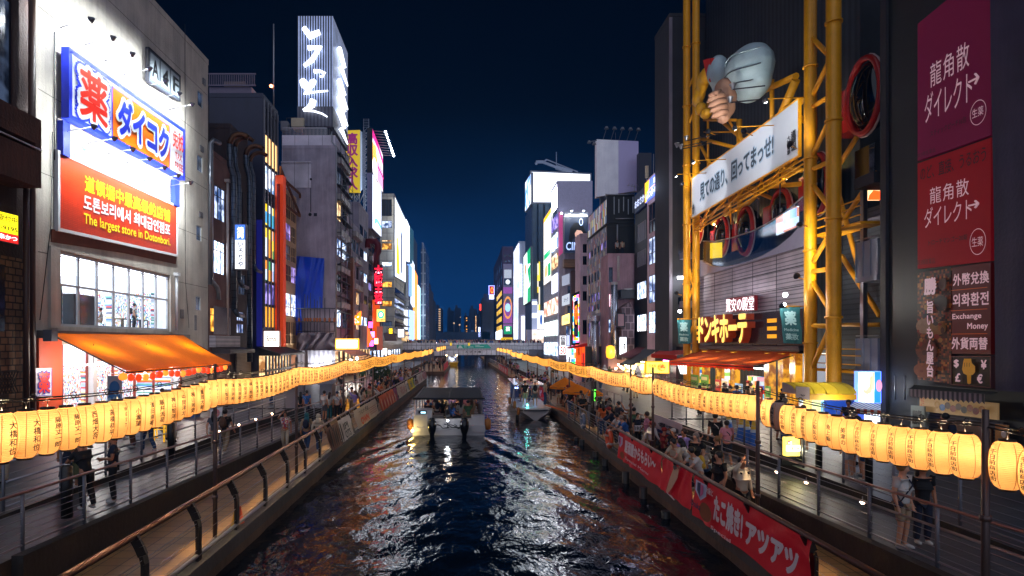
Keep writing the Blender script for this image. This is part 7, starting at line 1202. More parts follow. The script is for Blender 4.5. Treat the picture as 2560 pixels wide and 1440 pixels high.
for sg in(-1,1):
 P=POL[sg];y=P[0]+.58 if sg<0 else 7.0;span={};i=0
 while i<150 and y<72:
  near=[p for p in P if abs(p-y)<.26]
  if near:y=near[0]+.27
  c=Vector((xl(sg,y),y,lz(sg,y)));o=bpy.data.objects.new('paper_lantern',LME);COL.objects.link(o);o.location=c
  face=math.atan2(-c.y,-c.x);want=face+(math.radians(46)if sg<0 else-math.radians(48))+R.uniform(-.12,.12);o.rotation_euler=(R.uniform(-.03,.03),R.uniform(-.03,.03),want)
  dead=sg>0 and i==15
  if dead:o.material_slots[0].link='OBJECT';o.material_slots[0].material=LDEAD
  if i>=60:o.material_slots[0].link='OBJECT';o.material_slots[0].material=LMID
  link(LCT,'top_rim',o);link(LCB,'bottom_rim',o)
  T_=TXL if sg<0 else TXR;tx=T_[i]if i<len(T_)else T_[-14+(i*5)%13]
  if i<95:link(ltext(tx,0,.105 if tx!='WEST.' else .075),'lettering',o)
  if i<34:link(LSM,'seam',o)
  if sg<0 and i<5:q_=link(ltext('いどま',1,.07),'lettering',o);q_.rotation_euler=(0,0,math.radians(-105))
  if i<60 and not dead:
   l_=bpy.data.lights.new('lantern_bulb','POINT');lo=bpy.data.objects.new('lantern_bulb',l_);COL.objects.link(lo);lo.parent=o;lo.location=(0,0,.07);l_.energy=400.0;l_.color=(1,.75,.46);l_.shadow_soft_size=.035
  k=sum(1 for p in P if p<y);span[k]=span.get(k,0)+1
  where=('before the nearest pole' if k==0 else 'past the %s pole'%(['nearest','second','third','fourth','fifth','sixth','seventh','eighth','ninth'][k-1]))
  tag(o,('unlit grey' if dead else 'glowing')+' lantern %s, %s %s of the %s bank row'%('' if dead else 'with black brush lettering' if i<95 else 'of yellow paper',ORD[min(27,span[k]-1)],where,POLN[sg]),'lantern','paper lanterns along the %s bank'%POLN[sg])
  y+=.42;i+=1
 cnt[sg]=y
mb=MB()
for sg in(-1,1):
 y=cnt[sg];fx=(lambda y:xl(-1,y)+max(0,(y-76)/60)*-.0+(.9 if y>97 else 0))if sg<0 else(lambda y:XLAN[1]+.5)
 while y<(137 if sg<0 else 137):
  z=ZLN[sg]+.03-.18*4*((y/8.7)%1)*(1-(y/8.7)%1)+(.3 if y>97 else 0);mb.lathe([prof[j]for j in(0,3,8,12,16,21,24)],(fx(y),y,z),8,0);mb.lathe([(.09,LH),(.09,LH+.03)],(fx(y),y,z),6,1);y+=.42
tag(mb.build('distant_lanterns',[LFAR,LCAP]),'far ends of both lantern rows running up to the stone bridge','lanterns',kind='stuff')
for sg in(-1,1):
 P=POL[sg]
 for i,y in enumerate(P+[82.,91.,100.,110.,120.,130.]):
  x=xl(sg,y);zb=ZL+.07 if sg<0 else ZL
  if sg<0 and y>76:x=-3.9 if y>97 else-4.8
  mb=MB();mb.tube([(x,y-.05,zb if y<76 else .2),(x,y-.05,zb+2.),(x,y-.05,lz(sg,y)+LH+.35)],[.055,.05,.04],8)
  for z in(zb+.9,zb+2.2):mb.tube([(x,y-.05,z),(x,y-.05,z+.08)],.07,8)
  tag(mb.build('lantern_pole',M('brown_grey_pole','#5a4a46',.4,.5,var=.2)),'slim pole carrying the %s bank lantern row, %s from the front'%(POLN[sg],ORD[i]),'pole','lantern poles on the %s bank'%POLN[sg])
 ys=[P[0]-2+.5*i for i in range(int((72-P[0])/.5))];mb=MB()
 for dz,dx in((LH+.12,0),(LH+.16,.04)):mb.tube([(xl(sg,y)+dx,y,lz(sg,y)+dz)for y in ys],.011,4)
 yy=P[0]-1.4
 while yy<40:c=Vector((xl(sg,yy)+.02,yy,lz(sg,yy)+LH+.17));mb.tube([c+Vector((.045*math.cos(a),0,.045*math.sin(a)))for a in[i*.9 for i in range(8)]],.008,4);yy+=.42*2
 tag(mb.build('lantern_cable',CABLE),'black cable with loops that carries the %s bank lanterns'%POLN[sg],'cable')
 # BANNERS ON THE RAILINGS
def rail_banner(sg,ya,yb,top,drop,m,lab,deco=None,wav=.05,grp=None):
 if sg<0:f=lambda y:XL(y)+.02
 else:f=lambda y:XR-.08
 tl=Vector((f(ya)-(.22 if sg<0 else-.02),ya,ZL+.07+top));tr=Vector((f(yb)-(.22 if sg<0 else-.02),yb,ZL+.07+top));bl=Vector((f(ya)+.04*-sg,ya,ZL+.07+top-drop));br=Vector((f(yb)+.04*-sg,yb,ZL+.07+top-drop))
 if sg>0:c=(tr,tl,bl,br)
 else:c=(tl,tr,br,bl)
 o=cloth('rail_banner',c,m,None,36,8,0,wav*.6);tag(o,lab,'banner',grp)
 q=Q(*c,(-sg,0,.25));q.k=4+int(wav*60)
 if deco:deco(q,o)
 return o
CRB=M('cream_banner','#b8a898',.8,var=.2);WHB=M('white_rail_banner','#c8c0bc',.8,var=.15)
def d_face(q,o):
 for i in range(7):q.poly([(.05+.13*i,.1+.2*(i%2)),(.14+.13*i,.05),(.16+.13*i,.6),(.1+.13*i,.95),(.04+.13*i,.7)],M('dark_print_%d'%(i%3),['#1a1216','#4a2a24','#2a2430'][i%3],.8,var=0),o)
rail_banner(-1,24.2,26.4,1.08,.95,M('patterned_banner','#7a5a50',.8,var=.5,vs=3),'dark patterned cloth banner with figures, nearest on the left railing',d_face)
rail_banner(-1,26.5,29.2,1.1,.95,WHB,'white cloth banner with big black letters next to the patterned one',lambda q,o:(q.text('IPI',.15,.2,.55,.5,BK,o,.04),q.text('OTS',.15,.55,.6,.9,BK,o,.04),q.poly([(.75,.9),(.85,.2),(.95,.9)],BK,o)))
rail_banner(-1,30.2,37.3,1.12,.92,CRB,'long cream banner with three orange letters beside the canal',lambda q,o:(q.text('OWN',.12,.5,.45,.9,M('orange_print','#c84818',.7,var=0),o,.05),q.text('つながる道',.1,.1,.5,.35,BK,o,.01),q.rects([(.5+.02*(i%2),.3+.12*i,.82,.33+.12*i)for i in range(4)],M('thin_red_line','#8a4a3a',.7,var=0),o),q.text('大阪',.86,.15,.97,.85,BK,o,.02,vert=True)))
def d_flame(q,o):
 for i in range(12):q.poly([(.02+.08*i,.95),(.0+.08*i,.5),(.04+.08*i,.1+.1*(i%3)),(.07+.08*i,.5),(.06+.08*i,.8)],M('flame_red' if i%2 else 'flame_pale','#b02414' if i%2 else '#d8a080',.7,var=0),o)
rail_banner(-1,38.3,45.2,1.12,.95,M('orange_red_banner','#d0602c',.8,var=.3),'orange red flame patterned banner on the left railing',d_flame);rail_banner(-1,45.3,47.0,1.12,.95,M('magenta_rail_banner','#7a3a5a',.8,var=.3),'short purple banner after the flame patterned one')
for ya,yb,m,lab,t in((47.2,52.8,CRB,'cream banner with small marks past the purple one','花火'),(53.2,55.0,WHB,'narrow white banner before the yellow one','ご案内'),(55.1,58.,M('yellow_rail_banner','#d8b020',.8,var=.15),'yellow banner with teal marks on the left railing','大阪'),(58.1,60.3,M('yellow_green_banner','#c8c040',.8,var=.2),'yellow green banner next to the bare railing','祭'),(64,68.2,WHB,'white banner nearest past the bare stretch of left railing','川'),(68.5,71.5,WHB,'second white banner past the bare stretch of left railing','船'),(71.8,75.5,M('pinkish_banner','#b898a0',.8,var=.2),'pinkish banner at the far end of the left railing','橋')):rail_banner(-1,ya,yb,1.12,.95,m,lab,lambda q,o,t=t:q.text(t,.2,.15,.8,.8,M('teal_mark','#2a6a6a',.7,var=0)if 'yellow' in lab else M('faded_red_mark','#a86868',.7,var=0),o,.02))
RB_=M('bright_red_banner','#c01c2c',.65,em='#d01828',es=.05,var=.18,vs=1.5);PW=M('banner_white_letter','#e8d8d8',.7,var=0)
def crest(q,o,u,v,w,h):q.poly([(u,v),(u+w,v),(u+w,v+h*.6),(u+w/2,v+h),(u,v+h*.6)],M('crest_pale','#c8c8e0',.6,var=0),o,'emblem');q.poly([(u+w*.2,v+h*.1),(u+w*.5,v+h*.05),(u+w*.5,v+h*.85),(u+w*.2,v+h*.55)],M('crest_navy','#28305a',.6,var=0),o,'emblem');q.poly([(u+w*.55,v+h*.1),(u+w*.8,v+h*.1),(u+w*.8,v+h*.55),(u+w*.55,v+h*.8)],M('crest_pink','#d86a98',.6,var=0),o,'emblem')
rail_banner(1,18.6,23.6,1.1,1.05,RB_,'red banner with white Japanese brush lettering and crest',lambda q,o:(crest(q,o,.05,.15,.12,.4),q.text('居酒屋からもらい〜',.26,.15,.98,.6,PW,o,.05),q.text('Special Menu',.3,.72,.85,.84,PW,o,.01),q.disc(.22,.75,.06,.12,M('brown_food_print','#8a4a28',.7,var=.3),o,'picture')),.07)
def squid(q,o):q.poly([(.55,.05),(.68,.12),(.66,.35),(.5,.7),(.36,.95),(.3,.9),(.4,.5)],M('peach_squid','#d8a888',.6,var=.1),o);q.poly([(.36,.95),(.3,.9),(.45,.97),(.6,1),(.62,.97),(.5,.92)],PW,o);q.poly([(.5,.12),(.6,.03),(.66,.1),(.56,.2)],BK,o)
rail_banner(1,16.1,18.5,1.1,1.05,RB_,'red banner with a peach coloured squid picture',squid,.05)
rail_banner(1,10.6,15.9,1.1,1.1,RB_,'red banner reading たこ焼き! アツアツ with a bowl picture, nearest on the right',lambda q,o:(crest(q,o,.06,.1,.13,.42),q.text('アツアツ',.6,.3,.98,.75,PW,o,.06),q.text('たこ焼き!',.3,.15,.58,.75,PW,o,.06),q.text('大阪と',.21,.1,.29,.25,PW,o,.02),q.disc(.22,.68,.07,.2,M('brown_food_print'),o,'picture'),q.text('Osaka',.05,.58,.17,.72,M('crest_navy'),o,.02),q.text('Special',.3,.85,.5,.95,PW,o,.01)),.07)
for i,(ya,yb)in enumerate(((62.8,65.2),(57.2,62.2),(51.8,56.6),(46,51.2))):rail_banner(1,ya,yb,1.08,1.0,RB_,'red banner on the far right railing, %s from the bridge side'%ORD[i],lambda q,o:(q.text('から',.15,.2,.5,.75,PW,o,.06),q.text('あげ',.55,.2,.9,.75,PW,o,.06)),.05,'red banners on the far right railing')
for i in range(4):y=84+5*i;o=cloth('rail_banner',((6.1-.03*i,y+4.5,2.15),(6.12-.03*i,y,2.15),(6.12-.03*i,y,1.2),(6.1-.03*i,y+4.5,1.2)),RB_,None,12,4,0,.05);tag(o,'red banner on the last right quay by the bridge, %s from the camera'%ORD[i],'banner','red banners by the bridge');q=Q((6.08,y+4.5,2.15),(6.08,y,2.15),(6.08,y,1.2),(6.08,y+4.5,1.2),(-1,0,0));q.k=6;q.text('祭り',.1,.1,.9,.9,PW,o,.05)
for i in range(3):y=100+7*i;o=cloth('rail_banner',((-3.35,y,2.2),(-3.2,y+6,2.2),(-3.2,y+6,1.1),(-3.35,y,1.1)),RB_,None,12,4,0,.05);tag(o,'red banner on the last left quay by the bridge, %s from the camera'%ORD[i],'banner','red banners on the last left quay')
# BOATS
BW=M('white_boat_gelcoat','#b8b4b4',.3,var=.15,vs=1.5);BWD=M('worn_boat_grey','#8a8688',.4,var=.25);DKD=M('dark_deck','#1c1818',.6);OUTB=M('outboard_cowl','#0c0e14',.2,.1,var=.1);FEND=M('orange_fender','#a8682c',.6,var=.3)
bt=root('tour_boat',(-.95,42,0),'white open tour boat with slatted roof and twin outboards seen from astern','boat');x0,x1,yA,yE=-3.15,1.25,37.1,47.5
mb=MB();mb.prism([(x0,yA,-.3),(x1,yA,-.3),(x1,yA,.33),(x0,yA,.33)],(0,yE-yA,0));mb.prism([(x0,yE,.33),(x1,yE,.33),(x1-1.2,yE+2.2,.33),(x0+1.2,yE+2.2,.33)][::-1],(0,0,-.6));mb.box(x0-.06,x1+.06,yA+.1,yE,.33,.47,0);mb.box(x0+1.15,x1-.8,yA+.25,yA+.4,.47,1.0);mb.build('hull',BW,bt)
mb=MB();mb.box(x0+.15,x0+1.15,yA+.2,yA+1.3,.474,1.55);mb.box(x0+.05,x0+.9,yA+.0,yA+.19,.35,1.25);mb.box(x0-.03,x0+1.0,yA-.05,yA+.15,.2,.5);mb.build('console',BW,bt);mb=MB();mb.box(x0+.33,x0+.85,yA+.15,yA+.19,1.32,1.5,0);mb.box(x0+.48,x0+.78,yA+.14,yA+.149,1.34,1.44,1);mb.build('panel_opening',[BLACK,E('cyan_glow','#a8e0f0',2.)],bt)
mb=MB();mb.box(x1-.8,x1+.02,yA+.2,yA+1.2,.474,1.15);mb.box(x1-.85,x1+.04,yA-.05,yA+.19,.2,.62);mb.build('locker',BW,bt);mb=MB();mb.box(x0+.1,x1-.1,yA+.5,yE,.474,.52);mb.build('deck',DKD,bt)
for x in(-1.95,.02):
 mb=MB();mb.tube([(x,yA-.38,1.02),(x,yA-.4,.9),(x,yA-.42,.6),(x,yA-.42,.35),(x,yA-.4,.1),(x,yA-.4,-.3)],[.14,.27,.28,.23,.14,.1],12);mb.box(x-.1,x+.1,yA-.2,yA+.0,.2,.6);mb.ball((x,yA-.38,1.0),(.22,.27,.14),12);mb.build('outboard_motor',OUTB,bt)
mb=MB()
for a,b in((-1.7,-.9),(-1.2,-.3),(-.6,-.15),(-.9,.0)):mb.tube([(a,yA-.1,.7),(a*.7+b*.3,yA-.12,.62),((a+b)/2,yA-.12,.42+.1*R.random()),(b,yA-.1,.5)],.03,5)
mb.tube([(-1.0,yA-.1,.5),(-1.0,yA-.1,1.25)],.04,6);mb.box(-1.1,-.85,yA-.13,yA-.08,1.15,1.3);mb.build('cable',CABLE,bt)
mb=MB();mb.ball((-1.0,yA-.2,.93),.07,8);mb.build('stern_light',E('cold_stern_light','#e8f2ff',14),bt);lamp('stern_glow',(-1.0,yA-.5,.95),bt,5,(.9,.95,1));mb=MB();mb.ball((x0-.02,yA-.12,.3),.08,8);mb.build('stern_light',E('amber_stern_light','#ffd060',30),bt);lamp('stern_glow',(x0-.1,yA-.4,.35),bt,25,(1,.75,.25))
for x in(x0-.2,x1+.22):mb=MB();mb.tube([(x,yA+.5,.98),(x,yA+.48,.88),(x,yA+.45,.4),(x,yA+.44,.28)],[.06,.2,.2,.08],12);mb.tube([(x,yA+.5,.95),(x*.97,yA+.5,1.2)],.02,4);mb.build('fender',FEND,bt)
zt=2.22;mb=MB();ya_,yb_=yA+.6,yA+9.2
for x in(x0+.1,(x0+x1)/2,x1-.1):mb.bar((x,ya_,zt),(x,yb_,zt+.05),.09,.1)
for y in(ya_,yb_):mb.bar((x0-.05,y,zt-.02),(x1+.05,y,zt-.02),.1,.12)
for i in range(17):y=ya_+.4+(yb_-ya_-.6)*i/16;mb.bar((x0+.1,y,zt+.02),(x1-.1,y,zt+.02),.28,.03)
mb.build('slatted_roof',M('dark_roof_slats','#0c0e13',.5,.2,var=.2),bt);mb=MB()
for x in(x0+.12,x1-.12):
 for y in(yA+1.2,yA+4.2,yA+7,yA+9):mb.tube([(x,y,.47),(x,y,zt)],.04,6)
mb.build('roof_post',GREYM,bt);mb=MB()
for k in range(4):y=yA+2.+k*1.8;mb.box(x0+.3,-1.4,y,y+.45,.52,.95);mb.box(-.5,x1-.3,y,y+.45,.52,.95)
mb.build('bench',BWD,bt);mb=MB();mb.box(-1.35,-.7,yA+6.5,yA+6.7,1.2,1.9);mb.build('blue_screen',M('dim_blue_sheet','#1c3a5a',.5),bt);lamp('cabin_glow',(-1,yA+4.5,2.05),bt,26,(1,.72,.4))
bt.scale=(.9,.9,.9);bt.location=(-.85,37.6,ZW)
b2=root('moored_boat',(4.9,50,0),'white cabin boat moored bow-on at the right quay with people on deck','boat');mb=MB();st_=[]
for y,w,zb,z1 in((44.4,.95,.12,.86),(45.2,1.25,-.2,.84),(47.,1.32,-.3,.82),(57,1.3,-.3,.8)):st_.append([(4.85-w,y,z1),(4.85-w*.96,y,z1-.32),(4.85-w*.45,y+.1,zb+.1),(4.85,y+.15,zb-.25),(4.85+w*.45,y+.1,zb+.1),(4.85+w*.96,y,z1-.32),(4.85+w,y,z1)])
vs=[p for s_ in st_ for p in s_];fs=[(j*7+i,j*7+i+1,(j+1)*7+i+1,(j+1)*7+i)for j in range(3)for i in range(6)]+[tuple(range(7)),tuple(range(27,20,-1)),(0,6,13,7),(7,13,20,14),(14,20,27,21)]
mb.add(vs,fs);mb.build('hull',BW,b2);mb=MB();mb.bar((3.95,44.33,.72),(5.75,44.33,.72),.06,.07);mb.bar((3.88,44.36,.72),(3.55,45.3,.7),.05,.07);mb.bar((5.8,44.36,.72),(6.12,45.3,.7),.05,.07);mb.build('rubbing_strip',BLACK,b2)
mb=MB();mb.prism([(3.55,48.2,2.28),(6.1,48.2,2.28),(6.0,56.5,2.3),(3.65,56.5,2.3)][::-1],(0,0,.08));mb.build('roof',M('glossy_white_roof','#c4c2c8',.12,var=.1),b2);mb=MB()
for x in(3.6,6.05):mb.tube([(x,48.3,.8),(x,48.3,2.28)],.05,6);mb.tube([(x,52.3,.8),(x,52.3,2.28)],.05,6);mb.tube([(x-(.35 if x<4 else-.3),46.6,.8),(x,48.3,2.2)],.05,6)
mb.tube([(3.6,47,1.4),(6.05,47,1.4)],.035,6);mb.bar((3.5,46.4,2.45),(3.9,48.2,2.3),.1,.1);mb.build('roof_post',BWD,b2);mb=MB();mb.box(3.7,5.95,53,53.1,.8,2.2);mb.build('cabin_wall',M('dark_navy_cabin','#0c1834',.4),b2);mb=MB()
for x in(3.9,4.5,4.9,5.4):mb.box(x,x+.42,52.0,52.06,1.9-.14*(int(x*10)%2),1.98-.1*(int(x*10)%2))
mb.build('blue_tube',E('blue_white_tube','#8ab0ff',9),b2);lamp('cabin_glow',(4.9,51,1.9),b2,40,(.45,.6,1));mb=MB();mb.ball((4.35,45.6,.98),.07,8);mb.build('bow_light',E('green_bow_light','#40ffe0',25),b2);lamp('bow_glow',(4.3,45.2,1.05),b2,2.5,(.2,1,.9))
for x,y,z in((3.28,49,1.0),(3.45,46.2,.95),(3.62,44.9,.6),(3.5,44.6,.1)):mb=MB();mb.tube([(x,y,z+.3),(x,y,z+.2),(x,y,z-.2),(x,y,z-.28)],[.05,.12,.12,.05],10);mb.build('fender',FEND if z>.5 else BLACK,b2)
mb=MB();mb.bar((5.6,40.6,1.5),(7.0,37.5,1.25),.3,.04);tag(mb.build('gangplank',M('orange_gangplank','#b85820',.6)),'orange gangplank from the moored boat to the right quay','gangplank')
b2.scale=(.9,.9,.9);b2.location=(4.8,44.75,ZW)
b3=root('yellow_boat',(-2.6,134,0),'small yellow and white passenger boat coming out under the stone bridge','boat');mb=MB();mb.prism([(-4.1,130.5,.9),(-1.3,130.5,.9),(-1.6,131.2,-.2),(-3.8,131.2,-.2)],(0,9,0));mb.build('hull',M('yellow_hull','#d8a818',.4,em='#d8a010',es=.08),b3);mb=MB();mb.box(-3.9,-1.5,132,139,2.2,2.35);mb.box(-3.9,-3.7,132,139,.9,2.2);mb.box(-1.7,-1.5,132,139,.9,2.2);mb.build('cabin',BW,b3);mb=MB();mb.box(-3.6,-1.8,134.5,134.6,1.,2.1);mb.build('window',litmat('boat_crowd_light','#e8eeff','#28304a',1.4,3.),b3);mb=MB()
for x in(-3.9,-1.6):mb.ball((x,131.9,2.45),.14,6)
mb.build('cabin_lamp',E('warm_bulb'),b3)
b3.location.z=ZW
# QUAY FURNITURE
UO=clothmat('orange_parasol_cloth','#f4941c',.45)
for i,(px_,y,r_,zr,zt_)in enumerate(((1412,42.5,1.13,2.6,3.28),(1443,37.5,.96,2.66,3.15),(1488,36.5,.5,2.6,2.9))):
 x=(px_-VX)*y/F;o=root('parasol',(x,y,ZL),['large pale orange parasol by the moored boat','bright orange parasol in front of the larger one','small orange parasol edge behind the dark post'][i],'parasol','orange parasols on the right quay');mb=MB();n=8;c=Vector((x,y,zt_));ring=[Vector((x+r_*math.cos(2*math.pi*k/n+.2),y+r_*math.sin(2*math.pi*k/n+.2),zr))for k in range(n)]
 for k in range(n):
  a,b=ring[k],ring[(k+1)%n];m_=(a+b)/2+Vector((0,0,.05));ca,cb=c.lerp(a,.5)+Vector((0,0,.04)),c.lerp(b,.5)+Vector((0,0,.04));mb.add([c,ca,cb],[(0,1,2)]);mb.add([ca,a,m_,b,cb],[(0,1,2,3,4)])
  mb.add([a,b,b-Vector((0,0,.1)),a-Vector((0,0,.1))],[(0,1,2,3)])
 mb.build('canopy',UO,o);mb=MB();mb.tube([(x,y,ZL),(x,y,zt_+.08)],.03,8);mb.build('pole',DARKM,o);mb=MB()
 for k in range(n):mb.tube([(x,y,zr+.05),ring[k]-Vector((0,0,.01))],.01,4)
 mb.build('rib',DARKM,o)
q=QY(33.2,1479,1491,953,1028);o=q.panel('led_post',M('black_led_post','#16181c',.4,var=0),None,.3);q.text('乗船',.2,.36,.8,.66,E('green_led','#58f040',3.),o,.04,vert=True);q.rects([(.1,.28,.9,.31)],E('green_led'),o);tag(o,'black LED post with green characters behind the right quay crowd','sign post')
mb=MB();mb.box(q.c[3].x-.02,q.c[2].x+.02,33.15,33.55,ZL,q.c[3].z-.003);mb.build('base',BLACK,o)
def lifebuoy(c,lab,m):
 mb=MB();c=Vector(c);mb.tube([c+Vector((0,.33*math.cos(2*math.pi*i/20),.33*math.sin(2*math.pi*i/20)))for i in range(21)],.09,10,0,False)
 for k in range(4):a=math.pi/2*k+.4;p=c+Vector((0,.33*math.cos(a),.33*math.sin(a)));d_=Vector((0,-math.sin(a),math.cos(a)))*.05;mb.tube([p-d_,p+d_],.097,10,1,False)
 tag(mb.build('lifebuoy',[m,M('pale_buoy_band','#c8b8b0',.6)]),lab,'lifebuoy')
lifebuoy((XR-.15,25.0,1.72),'orange lifebuoy hung on the right railing before the red banners',M('orange_buoy','#d04810',.5));lifebuoy((XR-.15,30.5,1.75),'grey lifebuoy ring hung on the wire railing',M('grey_buoy','#6a7080',.5))
q=Q((8.28,26.4,2.62),(8.28,22.9,2.62),(8.28,22.9,1.86),(8.28,26.4,1.86),(-1,0,0));o=q.panel('pier_sign',M('pale_pier_sign','#b8b0b8',.6,var=.08),None,.05);q.text('一本松海運 太左衛門橋船着場',.24,.3,.94,.6,M('navy_letter'),o,.03,sp=.9);q.rects([(.22,.74,.96,.9)],M('navy_bar','#283870',.6,var=0),o);q.disc(.1,.4,.05,.22,M('pale_flower','#c0a0a0',.6,var=0),o,ring=.3);tag(o,'long pale sign with navy pier name on the right ramp railing','sign')
mb=MB();mb.box(7.15,8.2,33.8,34.6,ZL,2.15);tag(mb.build('grey_cabinet',GREYM),'grey metal cabinet below the lantern row on the right quay','cabinet')
for i,(px_,y)in enumerate(((1822,26.2),(1853,24.6),(1868,24.0),(1884,23.2))):
 x=(px_-VX)*y/F;mb=MB();mb.box(x-.2,x+.2,y-.2,y+.2,ZU,ZU+.05,0);mb.lathe([(.19,.05),(.12,.5)],(x,y,ZU),14,0);mb.lathe([(.12,.5),(.1,.62)],(x,y,ZU),14,1);mb.lathe([(.1,.62),(.06,.9),(.03,1.0),(.001,1.0)],(x,y,ZU),14,2)
 tag(mb.build('traffic_cone',[M('blue_cone','#2a68c0',.5),M('pale_cone_band','#c8d4e0',.4),M('yellow_cone','#e0b830',.5)]),'blue traffic cone with yellow top, %s of four behind the right rail'%['leftmost','second','third','rightmost'][i],'traffic cone','blue and yellow traffic cones')
q=QY(19.4,1964,1999,1094,1140);o=q.panel('lit_sign',E('yellow_stand_sign','#f8e060',1.5),None,.18);q.disc(.28,.28,.18,.14,E('red_lit_panel'),o);q.text('大阪',.14,.2,.42,.36,WT,o,.02);q.rects([(0,.42,1,.72)],E('cream_band','#fff8d8',1.8),o);q.text('本場の味',.1,.47,.92,.68,M('brown_letter'),o,.02);tag(o,'yellow lit floor sign behind the right ramp railing','sign');mb=MB();p=q.p(.5,1);mb.prism([p+Vector((-.3,0,0)),p+Vector((.3,0,0)),p+Vector((.35,0,ZU-p.z)),p+Vector((-.35,0,ZU-p.z))],(0,.25,0));mb.build('foot',BLACK,o)
lamp('sign_glow',q.p(.5,.6,.3),o,12,(1,.9,.5))
o=root('stroller',(8.0,24.5,ZL),'black folding stroller beside the seated people on the right quay','stroller');mb=MB();mb.bar((7.8,24.3,1.2),(8.05,24.9,2.05),.03,.03);mb.bar((8.2,24.3,1.2),(8.35,24.9,2.05),.03,.03);mb.bar((7.8,24.9,1.2),(8.0,24.2,1.7),.03,.03);mb.bar((8.2,24.9,1.2),(8.3,24.2,1.7),.03,.03);mb.build('frame',DARKM,o);mb=MB();mb.prism([(7.85,24.2,1.4),(7.85,24.8,1.45),(7.85,24.95,1.95),(7.85,24.75,1.95),(7.85,24.6,1.6),(7.85,24.2,1.55)],(.42,0,0));mb.build('seat',M('black_fabric','#121216',.8),o);
for x in(7.82,8.26):
 for y in(24.3,24.9):mb=MB();mb.tube([(x-.02,y,1.18),(x+.02,y,1.18)],.1,12);mb.build('wheel',BLACK,o)
def aboard(lab,p,w,h,m,deco):p=Vector(p);q=Q(p+Vector((0,0,h)),p+Vector((w,0,h)),p+Vector((w,-.25,.05)),p+Vector((0,-.25,.05)),(0,-1,.2));o=q.panel('menu_stand',m,None,.04);deco(q,o);tag(o,lab,'sign');mb=MB();mb.bar(p+Vector((w/2,0,h)),p+Vector((w/2,.5,0)),.04,.04);mb.build('leg',DARKM,o)
aboard('menu stand with a fried snack picture on the left promenade',(-13.9,27.6,ZU),.75,1.1,M('dark_menu','#3a2018',.6),lambda q,o:(q.disc(.5,.5,.4,.2,M('brown_food_print'),o,'picture'),q.text('たこやき',.1,.05,.9,.2,PW,o,.03),q.rects([(.1,.78,.9,.95)],PW,o)))
aboard('white menu stand with a pink round picture by the ramp railing',(-11.9,28.2,ZU),.55,1.0,WHITEP,lambda q,o:(q.disc(.5,.35,.35,.2,M('pink_print','#d08080',.6,var=0),o,'picture'),q.rects([(.15,.65,.85,.7),(.15,.76,.7,.8)],BK,o)))
o=root('cool_box',(-14.6,32.2,ZU),'blue and white cool box on the left promenade','cool box');mb=MB();mb.box(-14.9,-14.3,31.9,32.5,ZU,ZU+.4);mb.build('body',M('blue_plastic','#1a50a0',.5),o);mb=MB();mb.box(-14.92,-14.28,31.88,32.52,ZU+.404,ZU+.5);mb.build('lid',WHITEP,o)
for i,(x,y)in enumerate(((-12.2,24.0),(-12.6,25.0))):o=root('yellow_stand',(x,y,ZU),'yellow metal barrier stand on the left promenade, %s'%['nearer','farther'][i],'stand');mb=MB();mb.tube([(x-.2,y,ZU),(x-.2,y,ZU+.85),(x+.2,y,ZU+.85),(x+.2,y,ZU)],.03,6);mb.bar((x-.2,y,ZU+.5),(x+.2,y,ZU+.5),.03,.03);mb.build('frame',M('yellow_trim'),o)
mb=MB();mb.box(-13.7,-13.0,24.6,25.2,ZU,ZU+.9);tag(mb.build('white_bin',WHITEP),'white box shaped bin beside the yellow stands','bin')
for i,(x,y)in enumerate(((-11.4,17.9),(-9.0,13.6),(-10.2,20.9))):mb=MB();mb.tube([(x,y,ZU),(x,y,ZU+1.15),(x,y,ZU+1.2)],[.12,.12,.06],12);tag(mb.build('bollard',M('black_bollard','#14120f',.4)),'thick black bollard by the left ramp rail, %s'%['behind the resting pair','nearest the camera','farthest'][i],'bollard')
for i,(x,y)in enumerate(((11.2,16.6),(11.0,18.6))):mb=MB();mb.tube([(x,y,ZU),(x,y,ZU+1.5)],.1,10);tag(mb.build('bollard',M('black_bollard')),'thick black post by the right ramp rail, %s'%['nearer','farther'][i],'bollard')
for i,(y,px_)in enumerate(((42.5,838),(46,878))):x=(px_-VX)*y/F;o=root('folding_table',(x,y,ZU),'pale folding trestle table on the left terrace, %s'%['nearer the grey hut','nearer the stools'][i],'table');mb=MB();mb.box(x-.9,x+.9,y-.35,y+.35,ZU+.95,ZU+1.0);mb.build('top',M('rosy_table','#9a7a80',.5),o);mb=MB();mb.bar((x-.7,y,ZU),(x+.1,y,ZU+.95),.05,.05);mb.bar((x+.1,y,ZU),(x-.7,y,ZU+.95),.05,.05);mb.build('leg',M('red_trestle','#8a3038',.5),o)
mb=MB();x=(812-VX)*38/F;mb.box(x-.2,x+.55,37.5,38.6,ZU,ZU+1.35);mb.prism([(x-.3,37.4,ZU+1.36),(x+.65,37.4,ZU+1.36),(x+.65,38.7,ZU+1.5),(x-.3,38.7,ZU+1.5)],(0,0,.06));tag(mb.build('grey_hut',GREYM),'small grey kiosk box at the foot of the left ramp','kiosk')
o=root('potted_shrub',(-7.6,55,ZL),'dark green potted shrub on the far left quay','shrub');mb=MB();rr_=random.Random(8)
for i in range(420):a=rr_.uniform(0,6.28);u=rr_.uniform(-1,1);rd=rr_.uniform(.5,1);c=Vector((-7.6+1.1*rd*math.cos(a)*math.sqrt(1-u*u),55+.9*rd*math.sin(a)*math.sqrt(1-u*u),ZL+1.9+.75*rd*u));d1=Vector((rr_.uniform(-1,1),rr_.uniform(-1,1),rr_.uniform(-1,1))).normalized()*.16;d2=d1.orthogonal().normalized()*.07;mb.quad(c-d1,c+d2,c+d1,c-d2)
